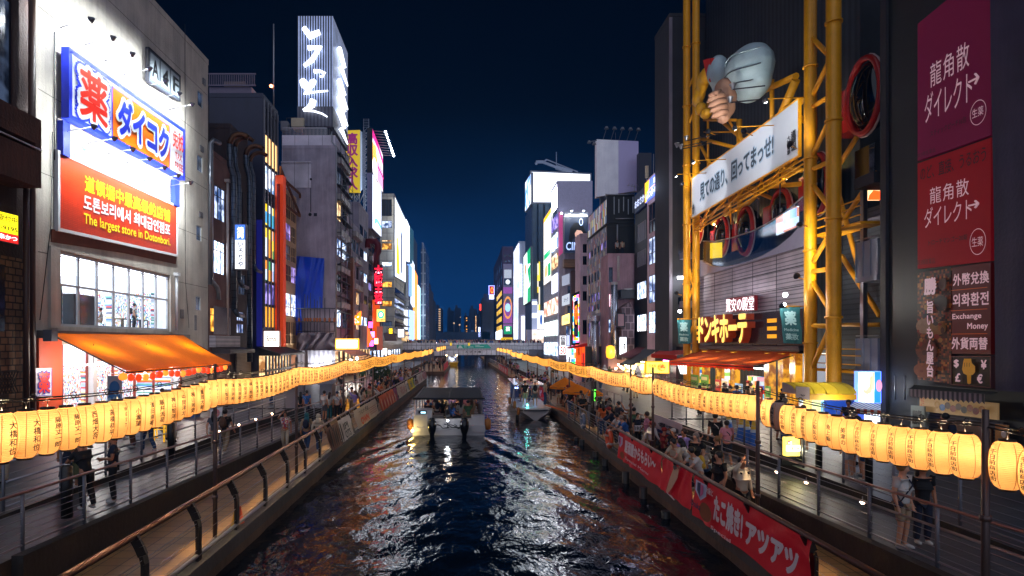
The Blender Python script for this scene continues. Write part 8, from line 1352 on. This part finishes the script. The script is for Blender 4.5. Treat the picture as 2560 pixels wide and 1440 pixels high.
mb.build('foliage',M('dark_leaf','#1c3a1c',.6,var=.4),o);mb=MB();mb.lathe([(.35,0),(.45,.7)],(-7.6,55,ZL),12,caps=True);mb.tube([(-7.6,55,ZL+.7),(-7.6,55,ZL+1.7)],.06,6);mb.build('pot',DARKM,o)
mb=MB();
for i in range(4):mb.box(-8.28,-6.9,41.2+i*.35,41.55+i*.35,ZL,ZL+.17*(i+1))
tag(mb.build('lit_steps',[M('amber_step','#c8903a',.5,em='#ffb040',es=.25)]),'short flight of amber lit steps on the left quay','steps')
for i,(px_,y,h,m)in enumerate(((600,15.2,.5,'#c84818'),(588,15.0,.45,'#d8a020'))):x=(px_-VX)*y/F;mb=MB();mb.lathe([(.17,0),(.17,.03),(.12,.03),(.02,h)],(x,y,ZL),12);tag(mb.build('traffic_cone',M('cone_'+m[1:],m,.5)),['small orange cone on the left quay near the camera','small yellow cone beside the orange one'][i],'traffic cone')
for i in range(7):
 y=17+i*2.4+R.random();x=XR-.3;mb=MB();mb.tube([(x,y,-1),(x,y,.75+.3*R.random())],.13,8);tag(mb.build('mooring_pile',M('wet_dark_timber','#14110f',.5,var=.4)),'dark wet timber pile against the right quay wall, %s'%ORD[i],'pile','timber piles along the right quay')
 # PEOPLE
def V3(*a):return Vector(a)
BASEJ=dict(pel=(0,.0,.93),spi=(0,.01,1.1),che=(0,.0,1.3),nek=(0,.015,1.46),hed=(0,-.015,1.6))
def sym(J,n,r,l=None):J[n+'R']=r;J[n+'L']=l if l else(-r[0],r[1],r[2])
def pose(**k):
 J=dict(BASEJ);sym(J,'sho',(.18,.01,1.4));sym(J,'elb',(.235,.04,1.12));sym(J,'wri',(.235,-.04,.88));sym(J,'hip',(.095,0,.89));sym(J,'kne',(.1,-.02,.49));sym(J,'ank',(.105,.03,.09))
 J.update(k)
 return J
def lean(J,f,ax=0):
 for n in('spi','che','nek','hed','shoR','shoL'):
  x,y,z=J[n];h=z-.93;J[n]=(x,y-h*math.sin(f),.93+h*math.cos(f))
 return J
POSES={'stand':pose(),'stand_arms':pose(wriR=(.06,-.22,1.12),elbR=(.25,-.02,1.12),wriL=(-.05,-.22,1.08),elbL=(-.25,-.02,1.1)),'walk':pose(kneR=(.1,-.17,.5),ankR=(.1,-.16,.1),kneL=(-.1,.02,.49),ankL=(-.1,.26,.16),elbR=(.24,.14,1.13),wriR=(.24,.12,.9),elbL=(-.24,-.08,1.13),wriL=(-.24,-.22,.93)),'walk_hand_up':pose(kneR=(.1,-.12,.5),ankR=(.1,-.14,.1),kneL=(-.1,.0,.49),ankL=(-.1,.2,.13),elbL=(-.3,-.12,1.45),wriL=(-.12,-.14,1.66),elbR=(.25,.06,1.13),wriR=(.26,-.02,.88)),'phone_up':pose(elbR=(.22,-.25,1.42),wriR=(.14,-.38,1.66),elbL=(-.2,-.18,1.2),wriL=(-.05,-.36,1.3)),'lean_rail':lean(pose(elbR=(.22,-.42,1.12),wriR=(.06,-.58,1.1),elbL=(-.22,-.42,1.12),wriL=(-.06,-.56,1.12),kneL=(-.1,.0,.49),ankL=(-.11,.12,.09)),.42),'sit':pose(pel=(0,0,.5),spi=(0,.02,.68),che=(0,.0,.88),nek=(0,.0,1.04),hed=(0,-.03,1.18),shoR=(.18,0,.98),shoL=(-.18,0,.98),elbR=(.24,-.08,.72),wriR=(.12,-.3,.64),elbL=(-.24,-.08,.72),wriL=(-.1,-.3,.62),hipR=(.1,-.02,.48),hipL=(-.1,-.02,.48),kneR=(.12,-.42,.5),kneL=(-.12,-.42,.5),ankR=(.12,-.4,.09),ankL=(-.12,-.44,.09)),}
def skin(name,verts,edges,lv=1):
 me=bpy.data.meshes.new(name);me.from_pydata([v[0]for v in verts],edges,[]);o=bpy.data.objects.new(name,me);COL.objects.link(o);o.modifiers.new('skin','SKIN').use_smooth_shade=True
 for i,v in enumerate(verts):d=me.skin_vertices[0].data[i];d.radius=v[1]if isinstance(v[1],tuple)else(v[1],v[1]);d.use_root=i==0
 if lv:o.modifiers.new('sub','SUBSURF').levels=lv
 for m_ in o.modifiers:
  if m_.type=='SUBSURF':m_.render_levels=lv
 return o
def chain(vs,es,start,pts):
 for p,r_ in pts:vs.append((Vector(p),r_));es.append((start,len(vs)-1));start=len(vs)-1
 return start
def body_graph(J):
 g={k:Vector(v)for k,v in J.items()};vs=[(g['pel'],(.115,.09))];es=[]
 s=chain(vs,es,0,[(g['spi'],(.115,.09))]);c=chain(vs,es,s,[(g['che'],(.125,.088))]);up=(g['hed']-g['nek']).normalized()
 n=chain(vs,es,c,[(g['nek'],.055)]);h=chain(vs,es,n,[(g['hed']-up*.06,(.062,.07)),(g['hed']+up*.02,(.078,.092))]);chain(vs,es,h,[(g['hed']+up*.1,(.06,.07))])
 chain(vs,es,h,[(g['hed']+Vector((0,-.108,-.015)),.014)])
 for sd in 'RL':
  sh=chain(vs,es,c,[(g['sho'+sd],.06),((g['sho'+sd]+g['elb'+sd])/2,.05),(g['elb'+sd],.042),(g['elb'+sd].lerp(g['wri'+sd],.35),.042),(g['wri'+sd],.027)])
  d=(g['wri'+sd]-g['elb'+sd]).normalized();sx=d.cross(Vector((0,1,.2))).normalized();p=chain(vs,es,sh,[(g['wri'+sd]+d*.05,(.036,.02)),(g['wri'+sd]+d*.085,(.036,.016))]);cu=d.cross(sx).normalized()*(.02 if sd=='R' else-.02)
  for k,L in enumerate((.06,.075,.07,.055)):a=g['wri'+sd]+d*.1+sx*(.024-.016*k);chain(vs,es,p,[(a,.0085),(a+d*L*.55+cu*.4,.008),(a+d*L+cu*1.3,.006)])
  a=g['wri'+sd]+d*.045+sx*.03;chain(vs,es,p-1,[(a+sx*.012+d*.01,.0095),(a+sx*.024+d*.045+cu,.008)])
  hp=chain(vs,es,0,[(g['hip'+sd],.09),(g['hip'+sd].lerp(g['kne'+sd],.5),.075),(g['kne'+sd],.056),(g['kne'+sd].lerp(g['ank'+sd],.3),.056),(g['ank'+sd],.038)]);chain(vs,es,hp,[(g['ank'+sd]+Vector((0,-.07,-.045)),.04),(g['ank'+sd]+Vector((0,-.15,-.055)),.032)])
 return vs,es
def shirt_graph(J,slv):
 g={k:Vector(v)for k,v in J.items()};d=(g['spi']-g['pel']);vs=[(g['spi'],(.15,.125))];es=[];chain(vs,es,0,[(g['pel']+d*.1,(.152,.12)),(g['pel']-Vector((0,0,.03)),(.155,.125))]);c=chain(vs,es,0,[(g['che'].lerp(g['spi'],.5),(.165,.135)),(g['che'],(.175,.138))]);chain(vs,es,c,[(g['nek'].lerp(g['che'],.55),(.13,.11)),(g['nek']-(g['nek']-g['che'])*.12,.082)])
 for sd in 'RL':
  pts=[(g['sho'+sd],.076),(g['sho'+sd].lerp(g['elb'+sd],.62),.064)]
  if slv:pts=[(g['sho'+sd],.076),(g['elb'+sd],.06),(g['wri'+sd].lerp(g['elb'+sd],.12),.044)]
  chain(vs,es,c,pts)
 return vs,es
def leg_graph(J,short):
 g={k:Vector(v)for k,v in J.items()};vs=[(g['pel']+Vector((0,0,.03)),(.142,.115))];es=[]
 for sd in 'RL':
  pts=[(g['hip'+sd]+Vector((.005 if sd=='R' else-.005,0,-.03)),.105),(g['hip'+sd].lerp(g['kne'+sd],.55),.092),(g['kne'+sd],.08)]
  if short:pts=pts[:2]+[(g['hip'+sd].lerp(g['kne'+sd],.88),.095)]
  else:pts+=[(g['kne'+sd].lerp(g['ank'+sd],.5),.076),(g['ank'+sd]+Vector((0,0,-.015)),.066)]
  chain(vs,es,0,pts)
 return vs,es
PJ={}
for nm,J in POSES.items():
 PJ[nm,'body']=skin('person',*body_graph(J));PJ[nm,'tee']=skin('shirt',*shirt_graph(J,0));PJ[nm,'long']=skin('shirt',*shirt_graph(J,1));PJ[nm,'trousers']=skin('trousers',*leg_graph(J,0));PJ[nm,'shorts']=skin('shorts',*leg_graph(J,1))
dg=bpy.context.evaluated_depsgraph_get();PM={}
for k,o in PJ.items():PM[k]=bpy.data.meshes.new_from_object(o.evaluated_get(dg));PM[k].name=k[1]
for o in PJ.values():bpy.data.objects.remove(o)
HM=M('hair_black','#0c0908',.5,var=.2);HAIRS={'black hair':'#0c0908','brown hair':'#2a170d','grey hair':'#6a6460','fair hair':'#7a5a30'}
def ball_mesh(name,f):mb=MB();f(mb);o=mb.build(name,HM,org=(0,0,0));me=o.data;bpy.data.objects.remove(o);return me
for nm,J in POSES.items():
 h=Vector(J['hed']);PM[nm,'hair']=ball_mesh('hair',lambda mb:mb.ball(h+Vector((0,.028,.045)),(.1,.108,.105),14));PM[nm,'longhair']=ball_mesh('hair',lambda mb:(mb.ball(h+Vector((0,.025,.04)),(.104,.11,.108),14),mb.tube([h+Vector((0,.07,.03)),h+Vector((0,.1,-.12)),h+Vector((0,.11,-.32))],[.085,.1,.05],10)))
 PM[nm,'cap']=ball_mesh('cap',lambda mb:(mb.ball(h+Vector((0,.02,.055)),(.105,.112,.09),14),mb.ball(h+Vector((0,-.12,.05)),(.07,.08,.012),10)));PM[nm,'hijab']=ball_mesh('headscarf',lambda mb:(mb.ball(h+Vector((0,.02,.02)),(.115,.115,.135),14),mb.tube([h+Vector((0,.03,-.05)),h+Vector((0,.03,-.17)),h+Vector((0,.04,-.3))],[.1,.13,.17],12)))
 pe=Vector(J['pel']);sp_=Vector(J['che']);PM[nm,'skirt']=ball_mesh('skirt',lambda mb:mb.lathe([(.13,pe.z+.1),(.17,pe.z-.05),(.21,pe.z-.3),(.26,max(.2,pe.z-.62))],(0,0,0),16))
 PM[nm,'pack']=ball_mesh('backpack',lambda mb:(mb.ball(sp_+Vector((0,.19,-.06)),(.15,.1,.22),12),mb.ball(sp_+Vector((0,.26,-.14)),(.1,.06,.1),10),mb.tube([sp_+Vector((.1,.12,-.2)),sp_+Vector((.12,.06,.13)),sp_+Vector((.1,-.12,.05))],.022,5),mb.tube([sp_+Vector((-.1,.12,-.2)),sp_+Vector((-.12,.06,.13)),sp_+Vector((-.1,-.12,.05))],.022,5)))
 PM[nm,'strap']=ball_mesh('shoulder_bag',lambda mb:(mb.tube([sp_+Vector((.14,0,.14)),sp_+Vector((.05,-.155,0)),sp_+Vector((-.16,-.05,-.32)),sp_+Vector((-.05,.16,-.05)),sp_+Vector((.14,.02,.14))],.018,5),mb.ball(sp_+Vector((-.2,-.03,-.38)),(.05,.1,.08),8)))
 PM[nm,'shoes']=ball_mesh('shoe',lambda mb:[mb.ball(Vector(J['ank'+s])+Vector((0,-.07,-.045)),(.05,.135,.045),10)for s in 'RL'])
 PM[nm,'phone']=ball_mesh('phone',lambda mb:mb.box(Vector(J['wriR']).x-.06,Vector(J['wriR']).x+.02,Vector(J['wriR']).y-.05,Vector(J['wriR']).y-.04,Vector(J['wriR']).z+.06,Vector(J['wriR']).z+.21))
CLO=dict(white='#b8b4ae',black='#0e0e11',navy='#141c30',blue='#2a5a9a',grey='#54555c',beige='#9a8468',cream='#b8a890',lilac='#8a78b8',pink='#b87888',red='#8a2420',orange='#c85a18',yellow='#c8a030',green='#3a5a3a',brown='#5a3a28',denim='#2a4468',olive='#4a4a2c',teal='#1c5a64',floral='#b85a50')
SKT=[M('skin_%d'%i,c,.5,var=.1)for i,c in enumerate(('#b07a5c','#a06a4c','#c08c6e'))]
def cm(c):
 if c=='floral':return goodsmat('floral_cloth',['#c04a3a','#e0d0c0','#3a4a8a','#d88a40','#b03a5a','#e8e0d8'],.05,.05,0,'XZ',.4)
 return M('cloth_'+c,CLO[c],.85,var=.2,vs=5)
USED=set();VERB=dict(stand='standing',stand_arms='holding something',walk='walking',walk_hand_up='walking with one hand raised to the head',phone_up='holding up a phone',lean_rail='leaning on the rail',sit='seated')
def person(ps,x,y,z,face,top,leg,place,hair='black hair',h=1.68,slv=0,low='trousers',head='hair',extra=(),ecol='black',hcol=None,group=None,sk=None,lab=None,shoes='white'):
 o=bpy.data.objects.new('person',PM[ps,'body']);COL.objects.link(o);o.location=(x,y,z);o.rotation_euler=(0,0,math.radians(face));s=h/1.7;o.scale=(s,s,s)
 def put(k,m,nm):c=bpy.data.objects.new(nm,PM[ps,k]);COL.objects.link(c);c.parent=o;setm(c,m);return c
 def setm(c,m):
  if not c.data.materials:c.data.materials.append(m)
  c.material_slots[0].link='OBJECT';c.material_slots[0].material=m
 setm(o,sk or R.choice(SKT));put('long' if slv else 'tee',cm(top),'shirt');put(low,cm(leg),low);put(head,cm(hcol)if hcol else M('hair_'+hair.split()[0],HAIRS[hair],.5,var=.2),{'hair':'hair','longhair':'hair','cap':'cap','hijab':'headscarf'}[head]);put('shoes',cm(shoes),'shoes')
 for e in extra:put(e,cm(ecol)if e!='phone' else E('phone_screen','#a8d0ff',1.5),{'pack':'backpack','strap':'shoulder_bag','phone':'phone'}[e])
 hd={'hair':'short '+hair,'longhair':'long '+hair,'cap':(hcol or '')+' cap','hijab':(hcol or '')+' headscarf'}[head];ex={'pack':ecol+' backpack','strap':ecol+' shoulder bag','phone':'phone'}
 L=lab or 'person with %s in %s %s and %s %s %s'%(hd,top,'long sleeves' if slv else 'shirt',leg,low,place)
 if len(L.split())>16:L='person with %s in %s and %s %s %s'%(hd,top,leg,low,place)
 if len(L.split())>16:L='person in %s and %s %s %s'%(top,leg,low,place)
 L=' '.join(L.split()[:16]);ok=L not in USED;USED.add(L);tag(o,L,'person',group);o['uniq']=ok;del o['uniq']
 return o
def px2(p,y):return(p-VX)*y/F
def pp(ps,p,y,z,face,*a,**k):return person(ps,px2(p,y),y,z,face,*a,**k)
rampL=lambda y:ZU+(ZL-ZU)*min(1,max(0,(y-11)/24.5));rampR=lambda y:ZU+(ZL-ZU)*min(1,max(0,(y-9)/21.5))
pp('walk',172,16.6,ZU,200,'black','navy','walking behind the nearest left lanterns',low='skirt',head='longhair',h=1.6);pp('stand',200,16.4,ZU,170,'brown','olive','with a tote behind the nearest left lanterns',low='skirt',h=1.58,extra=('strap',),ecol='yellow')
person('lean_rail',-9.0,14.3,ZU,-115,'black','black','leaning on the left ramp rail, nearest',h=1.66,sk=SKT[1]);person('stand_arms',-8.95,15.3,ZU-.1,-60,'navy','black','resting at the left ramp rail beside the leaning one',h=1.72,sk=SKT[1],extra=('strap',),ecol='white')
pp('walk',535,23.6,rampL(23.6),185,'grey','cream','walking up the left ramp by the second pole',head='longhair',h=1.6);pp('walk',563,23.2,rampL(23.2),172,'black','beige','walking up the left ramp with a tan backpack',extra=('pack',),ecol='brown',h=1.7)
pp('walk_hand_up',713,26.1,ZL,8,'floral','cream','walking on the left quay',h=1.62);pp('walk',767,25.8,ZL,180,'beige','denim','with a navy backpack on the left quay',head='hijab',hcol='teal',slv=1,extra=('pack',),ecol='navy',h=1.6);pp('walk',796,25.4,ZL,172,'cream','denim','beside the one with a backpack, left quay',head='hijab',hcol='cream',slv=1,h=1.6)
pp('stand',767,36.5,ZL,175,'blue','navy','with shoulder bag at the foot of the left ramp',extra=('strap',),ecol='black',h=1.72);pp('stand',751,37.2,ZL,190,'black','black','beside the blue shirt at the left ramp foot',head='longhair',h=1.58)
pp('stand',811,35.8,ZL,150,'white','grey','in the white-shirted group on the left quay',low='shorts',h=1.76);pp('stand_arms',824,36.4,ZL,170,'white','teal','in the white-shirted group on the left quay',head='longhair',hair='brown hair',h=1.62);pp('stand',843,36.2,ZL,195,'white','black','in the white-shirted group on the left quay',head='cap',hcol='navy',extra=('strap',),ecol='blue',h=1.7);pp('stand',857,36.6,ZL,210,'cream','black','at the right of the white-shirted group',head='longhair',h=1.6)
pp('phone_up',888,37.5,ZL,-70,'lilac','beige','holding up a phone by the left railing',slv=1,head='longhair',hair='brown hair',extra=('phone',),h=1.64);pp('stand',905,39.6,ZL,160,'white','navy','behind the lilac top on the left quay',head='longhair',h=1.56)
pp('lean_rail',932,42.0,ZL,80,'white','navy','leaning over the orange flame banner',slv=1,h=1.68);pp('lean_rail',945,45.5,ZL,60,'orange','black','leaning by the purple banner',h=1.68);pp('stand',935,47.5,ZL,30,'white','grey','behind the leaning ones on the left quay',head='longhair',h=1.6)
TOPS=['white','black','navy','grey','white','cream','black','pink','blue','beige','red','green','brown','lilac'];LEGS=['black','navy','denim','grey','beige','brown','olive','cream']
def crowd(n,f,place,group,poses=('stand','stand_arms','walk','stand','phone_up')):
 pts=[];t=0
 while len(pts)<n and t<3000:
  t+=1;x,y,z,fc=f()
  if any((x-a)**2+(y-b)**2<.3 for a,b in pts):continue
  pts.append((x,y));ps=R.choice(poses);hd=R.choice(['hair','hair','longhair','hair','cap'])
  for _ in range(80):
   a,b,hr=R.choice(TOPS),R.choice(LEGS),R.choice(['black hair','black hair','brown hair','black hair','grey hair','brown hair','black hair','fair hair']);lw=R.choice(['trousers','trousers','shorts','trousers'])if ps!='sit' else 'trousers';sl=R.random()<.25;hc=R.choice(['navy','red','black','white'])if hd=='cap' else None
   hdn={'hair':'short '+hr,'longhair':'long '+hr,'cap':(hc or '')+' cap'}[hd];L='person with %s in %s %s and %s %s %s'%(hdn,a,'long sleeves' if sl else 'shirt',b,lw,place)
   L=L if len(L.split())<=16 else 'person with %s in %s and %s %s %s'%(hdn,a,b,lw,place)
   if L not in USED:break
  person(ps,x,y,z,fc,a,b,place,hair=hr,h=R.uniform(1.55,1.78),slv=sl,low=lw,head=hd,hcol=hc,group=group,lab=L,extra=('pack',)if R.random()<.2 else(),ecol=R.choice(['black','navy','grey']),shoes=R.choice(['white','black']))
crowd(30,lambda:(R.uniform(-7.9,XL(60)-.5+.2),R.uniform(49,75.5),ZL,R.choice([R.uniform(40,120),R.uniform(-40,40),R.uniform(150,210)])),'in the left quay crowd','crowd on the far left quay');crowd(10,lambda:(R.uniform(-12.5,-8.9),R.uniform(40,75),ZU,R.uniform(0,360)),'on the left terrace','people on the left terrace');crowd(16,lambda:(R.uniform(-7.6,-3.8),R.uniform(99,135),ZL,R.uniform(0,360)),'on the last left quay','people on the last left quay')
crowd(13,lambda:(R.uniform(-16.5,-11.6),R.uniform(22,39),ZU,R.uniform(0,360)),'by the drugstore awning','people by the drugstore')
crowd(9,lambda:(R.uniform(-7.8,-6.2),R.uniform(37,49),ZL,R.uniform(0,360)),'on the left quay by the long banners','people on the left quay by the banners');crowd(6,lambda:(R.uniform(-13.5,-11.2),R.uniform(13,22),ZU,R.uniform(0,360)),'on the near left promenade','people on the near left promenade')
zz=big[2]+.0;person('stand',XA-1.9,YX(XA-1.9,336),zz,120,'white','black','standing in the upstairs drugstore window',extra=('pack',),ecol='black',h=1.74);person('sit',XA-1.6,YX(XA-1.6,366),zz+.1,100,'white','blue','seated in the upstairs drugstore window',head='longhair',h=1.6);person('sit',XA-1.5,YX(XA-1.5,252),zz,-60,'white','beige','crouching in the upstairs drugstore window',h=1.6)
for yy_ in(YX(XA-1.2,345),YX(XA-1.2,300),YX(XA-1.2,385)):mb=MB();mb.box(XA-1.3,XA-.8,yy_-.5,yy_+.5,zz+.6,zz+.66);[mb.box(XA-1.3+a,XA-1.24+a,yy_+b,yy_+b+.06,zz,zz+.6)for a in(0,.44)for b in(-.5,.44)];mb.build('shop_bench',M('dark_bench','#1c2430',.5),DR)
pp('stand',2257,11.8,rampR(11.8),25,'white','beige','on the right ramp, nearest of all',low='shorts',hair='fair hair',extra=('strap',),ecol='navy',h=1.66,sk=SKT[2]);pp('stand',2306,12.1,rampR(12.1),-10,'black','navy','beside the nearest one on the right ramp',head='longhair',h=1.6,sk=SKT[1])
pp('stand',2122,17.6,ZU,200,'floral','white','behind lanterns on the right promenade',low='shorts',head='longhair',h=1.6);pp('stand',2143,17.9,ZU,180,'black','brown','behind lanterns on the right promenade',low='shorts',h=1.74);pp('stand',2166,17.2,ZU,190,'navy','denim','behind lanterns on the right promenade',low='shorts',h=1.7)
person('walk_hand_up',6.95,15.0,ZL,15,'cream','black','with hand raised on the right quay, nearest',slv=1,extra=('pack',),ecol='black',h=1.74,sk=SKT[1]);person('stand',6.75,15.9,ZL,-75,'black','grey','behind the nearest red banner',h=1.72,low='shorts');person('lean_rail',6.72,17.1,ZL,-80,'white','grey','with a mustard backpack at the squid banner',extra=('pack',),ecol='yellow',h=1.7)
person('lean_rail',6.7,18.7,ZL,-60,'cream','white','leaning on the rail at the squid banner',h=1.7);person('lean_rail',7.1,18.9,ZL,-110,'white','navy','behind the squid banner with black backpack',head='longhair',extra=('pack',),h=1.64);person('stand',7.5,19.4,ZL,-150,'white','black','behind the lettered red banner',head='longhair',h=1.6);person('sit',7.75,20.3,ZL,100,'black','black','seated behind the lettered red banner',head='longhair',h=1.6)
for i,(x,y,a,b,f,hd)in enumerate(((7.55,21.3,'white','beige',-20,'hair'),(7.95,22.0,'white','grey',200,'longhair'),(8.0,23.0,'blue','denim',90,'hair'),(7.9,23.7,'red','black',100,'cap'),(8.0,25.4,'grey','black',60,'hair'),(7.7,20.9,'cream','navy',-30,'longhair'),(7.9,19.8,'white','denim',150,'hair'))):person('sit',x,y,ZL,f,a,b,'seated beside the stroller on the right quay',head=hd,hcol='red' if hd=='cap' else None,h=1.68,group='people seated on the right quay')
pp('stand',1788,22.0,rampR(22),175,'black','black','on the right ramp below the grey lantern',h=1.76,extra=('strap',),ecol='white');pp('walk',1817,20.9,rampR(20.9),170,'pink','navy','on the right ramp before the cones',low='shorts',h=1.6,extra=('strap',));
person('lean_rail',6.72,24.7,ZL,-85,'blue','grey','leaning on the right rail above the lifebuoy',hair='grey hair',h=1.68,sk=SKT[2]);person('lean_rail',6.75,25.7,ZL,-70,'white','denim','leaning beside the blue vest on the right rail',h=1.66);person('lean_rail',6.9,27.4,ZL,-95,'navy','navy','leaning on the wire railing',head='cap',hcol='red',h=1.74,slv=1)
for x,y,a,b,f,hd in((7.0,28.7,'black','black',-160,'longhair'),(6.9,29.8,'orange','denim',-170,'longhair'),(7.0,30.9,'black','grey',-150,'longhair'),(7.7,31.6,'cream','beige',-15,'hair'),(7.4,32.4,'black','brown',30,'longhair'),(7.3,33.2,'white','navy',20,'longhair'),(7.9,32.6,'white','denim',170,'hair')):person('stand_arms' if f>-100 and f<100 else 'stand',x,y,ZL,f,a,b,'in the right quay crowd by the wire railing',head=hd,h=R.uniform(1.56,1.7),group='people by the wire railing')
person('stand_arms',6.75,34.2,ZL,-20,'black','beige','in dark uniform at the moored boat',h=1.72);o=person('stand',7.7,26.6,ZL,10,'navy','black','holding a small clock board',h=1.5)
q=Q((7.48,26.3,2.1),(7.86,26.3,2.1),(7.86,26.3,1.84),(7.48,26.3,1.84),(0,-1,0));o=q.panel('time_board',WHITEP,None,.02);q.text('19:51',.08,.18,.92,.82,BK,o,.03);tag(o,'small white board reading 19:51 held by a person','sign')
for x,y,a,b,lw in((4.2,45.9,'black','beige','shorts'),(4.95,45.7,'white','grey','shorts'),(5.75,46.0,'cream','denim','trousers')):person('stand',4.8+.9*(x-4.9),44.75+.9*(y-50),ZW+.8,175 if x<5.5 else 100,a,b,'standing on the moored boat',low=lw,h=1.72,head='hair' if x!=4.95 else 'cap',hcol='white' if x==4.95 else None,extra=('pack',)if x==4.95 else(),group='people on the moored boat')
person('walk',6.85,38.6,ZL,-60,'black','denim','at the gangplank of the moored boat',h=1.7)
crowd(14,lambda:(R.uniform(6.9,8.0),R.uniform(36,47),ZL,R.uniform(0,360)),'beneath the orange parasols','people under the parasols');crowd(14,lambda:(R.uniform(6.7,8.1),R.uniform(50,68),ZL,R.uniform(60,300)),'by the far red banners','people on the far right quay');crowd(16,lambda:(R.uniform(6.6,8.1),R.uniform(84,136),ZL,R.uniform(0,360)),'on the last right quay','people on the last right quay');crowd(16,lambda:(R.uniform(9,15.5),R.uniform(34,70),ZU,R.uniform(0,360)),'on the right terrace','people on the right terrace');crowd(6,lambda:(R.uniform(14.2,17.6),R.uniform(31,38),ZU,R.uniform(60,300)),'at the red awning shop','people at the discount store')
crowd(13,lambda:(R.choice([R.uniform(-2.5,-1.4),R.uniform(-.4,.7)]),R.choice([35.3,36.9,38.5,40.1])+R.uniform(-.15,.15),ZW+.47,R.uniform(150,210)),'aboard the tour boat','passengers on the tour boat',('sit',));crowd(3,lambda:(R.uniform(-1.5,.5),R.uniform(34,36),ZW+.47,R.uniform(-30,200)),'near the tour boat stern','passengers at the stern',('sit',))
crowd(14,lambda:(R.uniform(7.2,8.1),R.uniform(18.5,35),ZL,R.choice([R.uniform(-110,-40),R.uniform(60,200)])),'along the right quay wall','people along the right quay wall');crowd(12,lambda:(R.uniform(11.2,15),R.uniform(18,33),ZU,R.uniform(0,360)),'on the right promenade','people on the right promenade');crowd(8,lambda:(R.uniform(3.9,5.6),R.uniform(44,50),ZW+.75,R.uniform(0,360)),'under the white boat roof','people on the moored boat');crowd(8,lambda:(R.uniform(-2.4,.6),R.uniform(36,42),ZW+.47,R.uniform(140,220)),'packed aboard the tour boat','passengers on the tour boat',('sit',));crowd(12,lambda:(R.uniform(-7.6,-5.6),R.uniform(52,75),ZL,R.uniform(0,360)),'in the far left quay throng','crowd on the far left quay')
zr_=ZY(66,638)+.22
person('stand',px2(1543,67.5),67.5,zr_,20,'white','black','on the roof of the stepped house',h=1.66);person('stand',px2(1556,67.8),67.8,zr_,200,'cream','navy','on the roof of the stepped house',h=1.74)
cmats=[cm(c)for c in('white','black','navy','grey','cream','red','blue','pink')]+[SKT[0],HM];mb=MB()
def figure(x,y,z,h):i=R.choice([0,0,1,1,2,3,4,4,5,6,7]);mb.lathe([(.09,0),(.16,.5*h),(.2,.78*h),(.08,.86*h)],(x,y,z),6,i);mb.ball((x,y,z+.93*h),.105*h/1.6,6,8);mb.ball((x,y+.03,z+.95*h),.112*h/1.6,6,9)
for i in range(210):figure(R.uniform(px2(1006,142),px2(1362,142)),YB+R.uniform(1.6,6),4.9,R.uniform(1.5,1.75))
tag(mb.build('bridge_crowd',cmats),'dense crowd of people along the parapet of the stone bridge','crowd',kind='stuff');mb=MB()
for i in range(90):figure(R.uniform(-8,-3.6),YB+R.uniform(3,40),ZL,R.uniform(1.5,1.75));figure(R.uniform(6.3,10),YB+R.uniform(3,40),ZL,R.uniform(1.5,1.75))
tag(mb.build('quay_crowd',cmats),'crowd of people on the lit quays under the stone bridge','crowd',kind='stuff')
for x,nm in((-6.2,'left'),(8.2,'right')):
 mb=MB();mb.bar((x,YB+1,3.55),(x,YB+14,3.55),.25,.06);o=mb.build('tube_light',WHT);tag(o,'white tube light under the %s end of the stone bridge'%nm,'light');lamp('under_bridge_glow',(x,YB+3,3.2),o,260,(.92,.96,1),'POINT',.5)
 # NIGHT AIR
hz=MB().box(-120,120,-10,520,-4,62).build('haze',None)
m=bpy.data.materials.new('night_air');m.use_nodes=True;m.node_tree.nodes.clear();k=N(m);o=k.n('ShaderNodeOutputMaterial');v=k.n('ShaderNodeVolumePrincipled');v.inputs['Density'].default_value=.0005;v.inputs['Color'].default_value=(.1,.38,1,1);v.inputs['Anisotropy'].default_value=.4;k.l(v.outputs[0],o.inputs['Volume'])
hz.data.materials.clear();hz.data.materials.append(m);tag(hz,'thin night haze glowing round the lights','haze',kind='stuff')
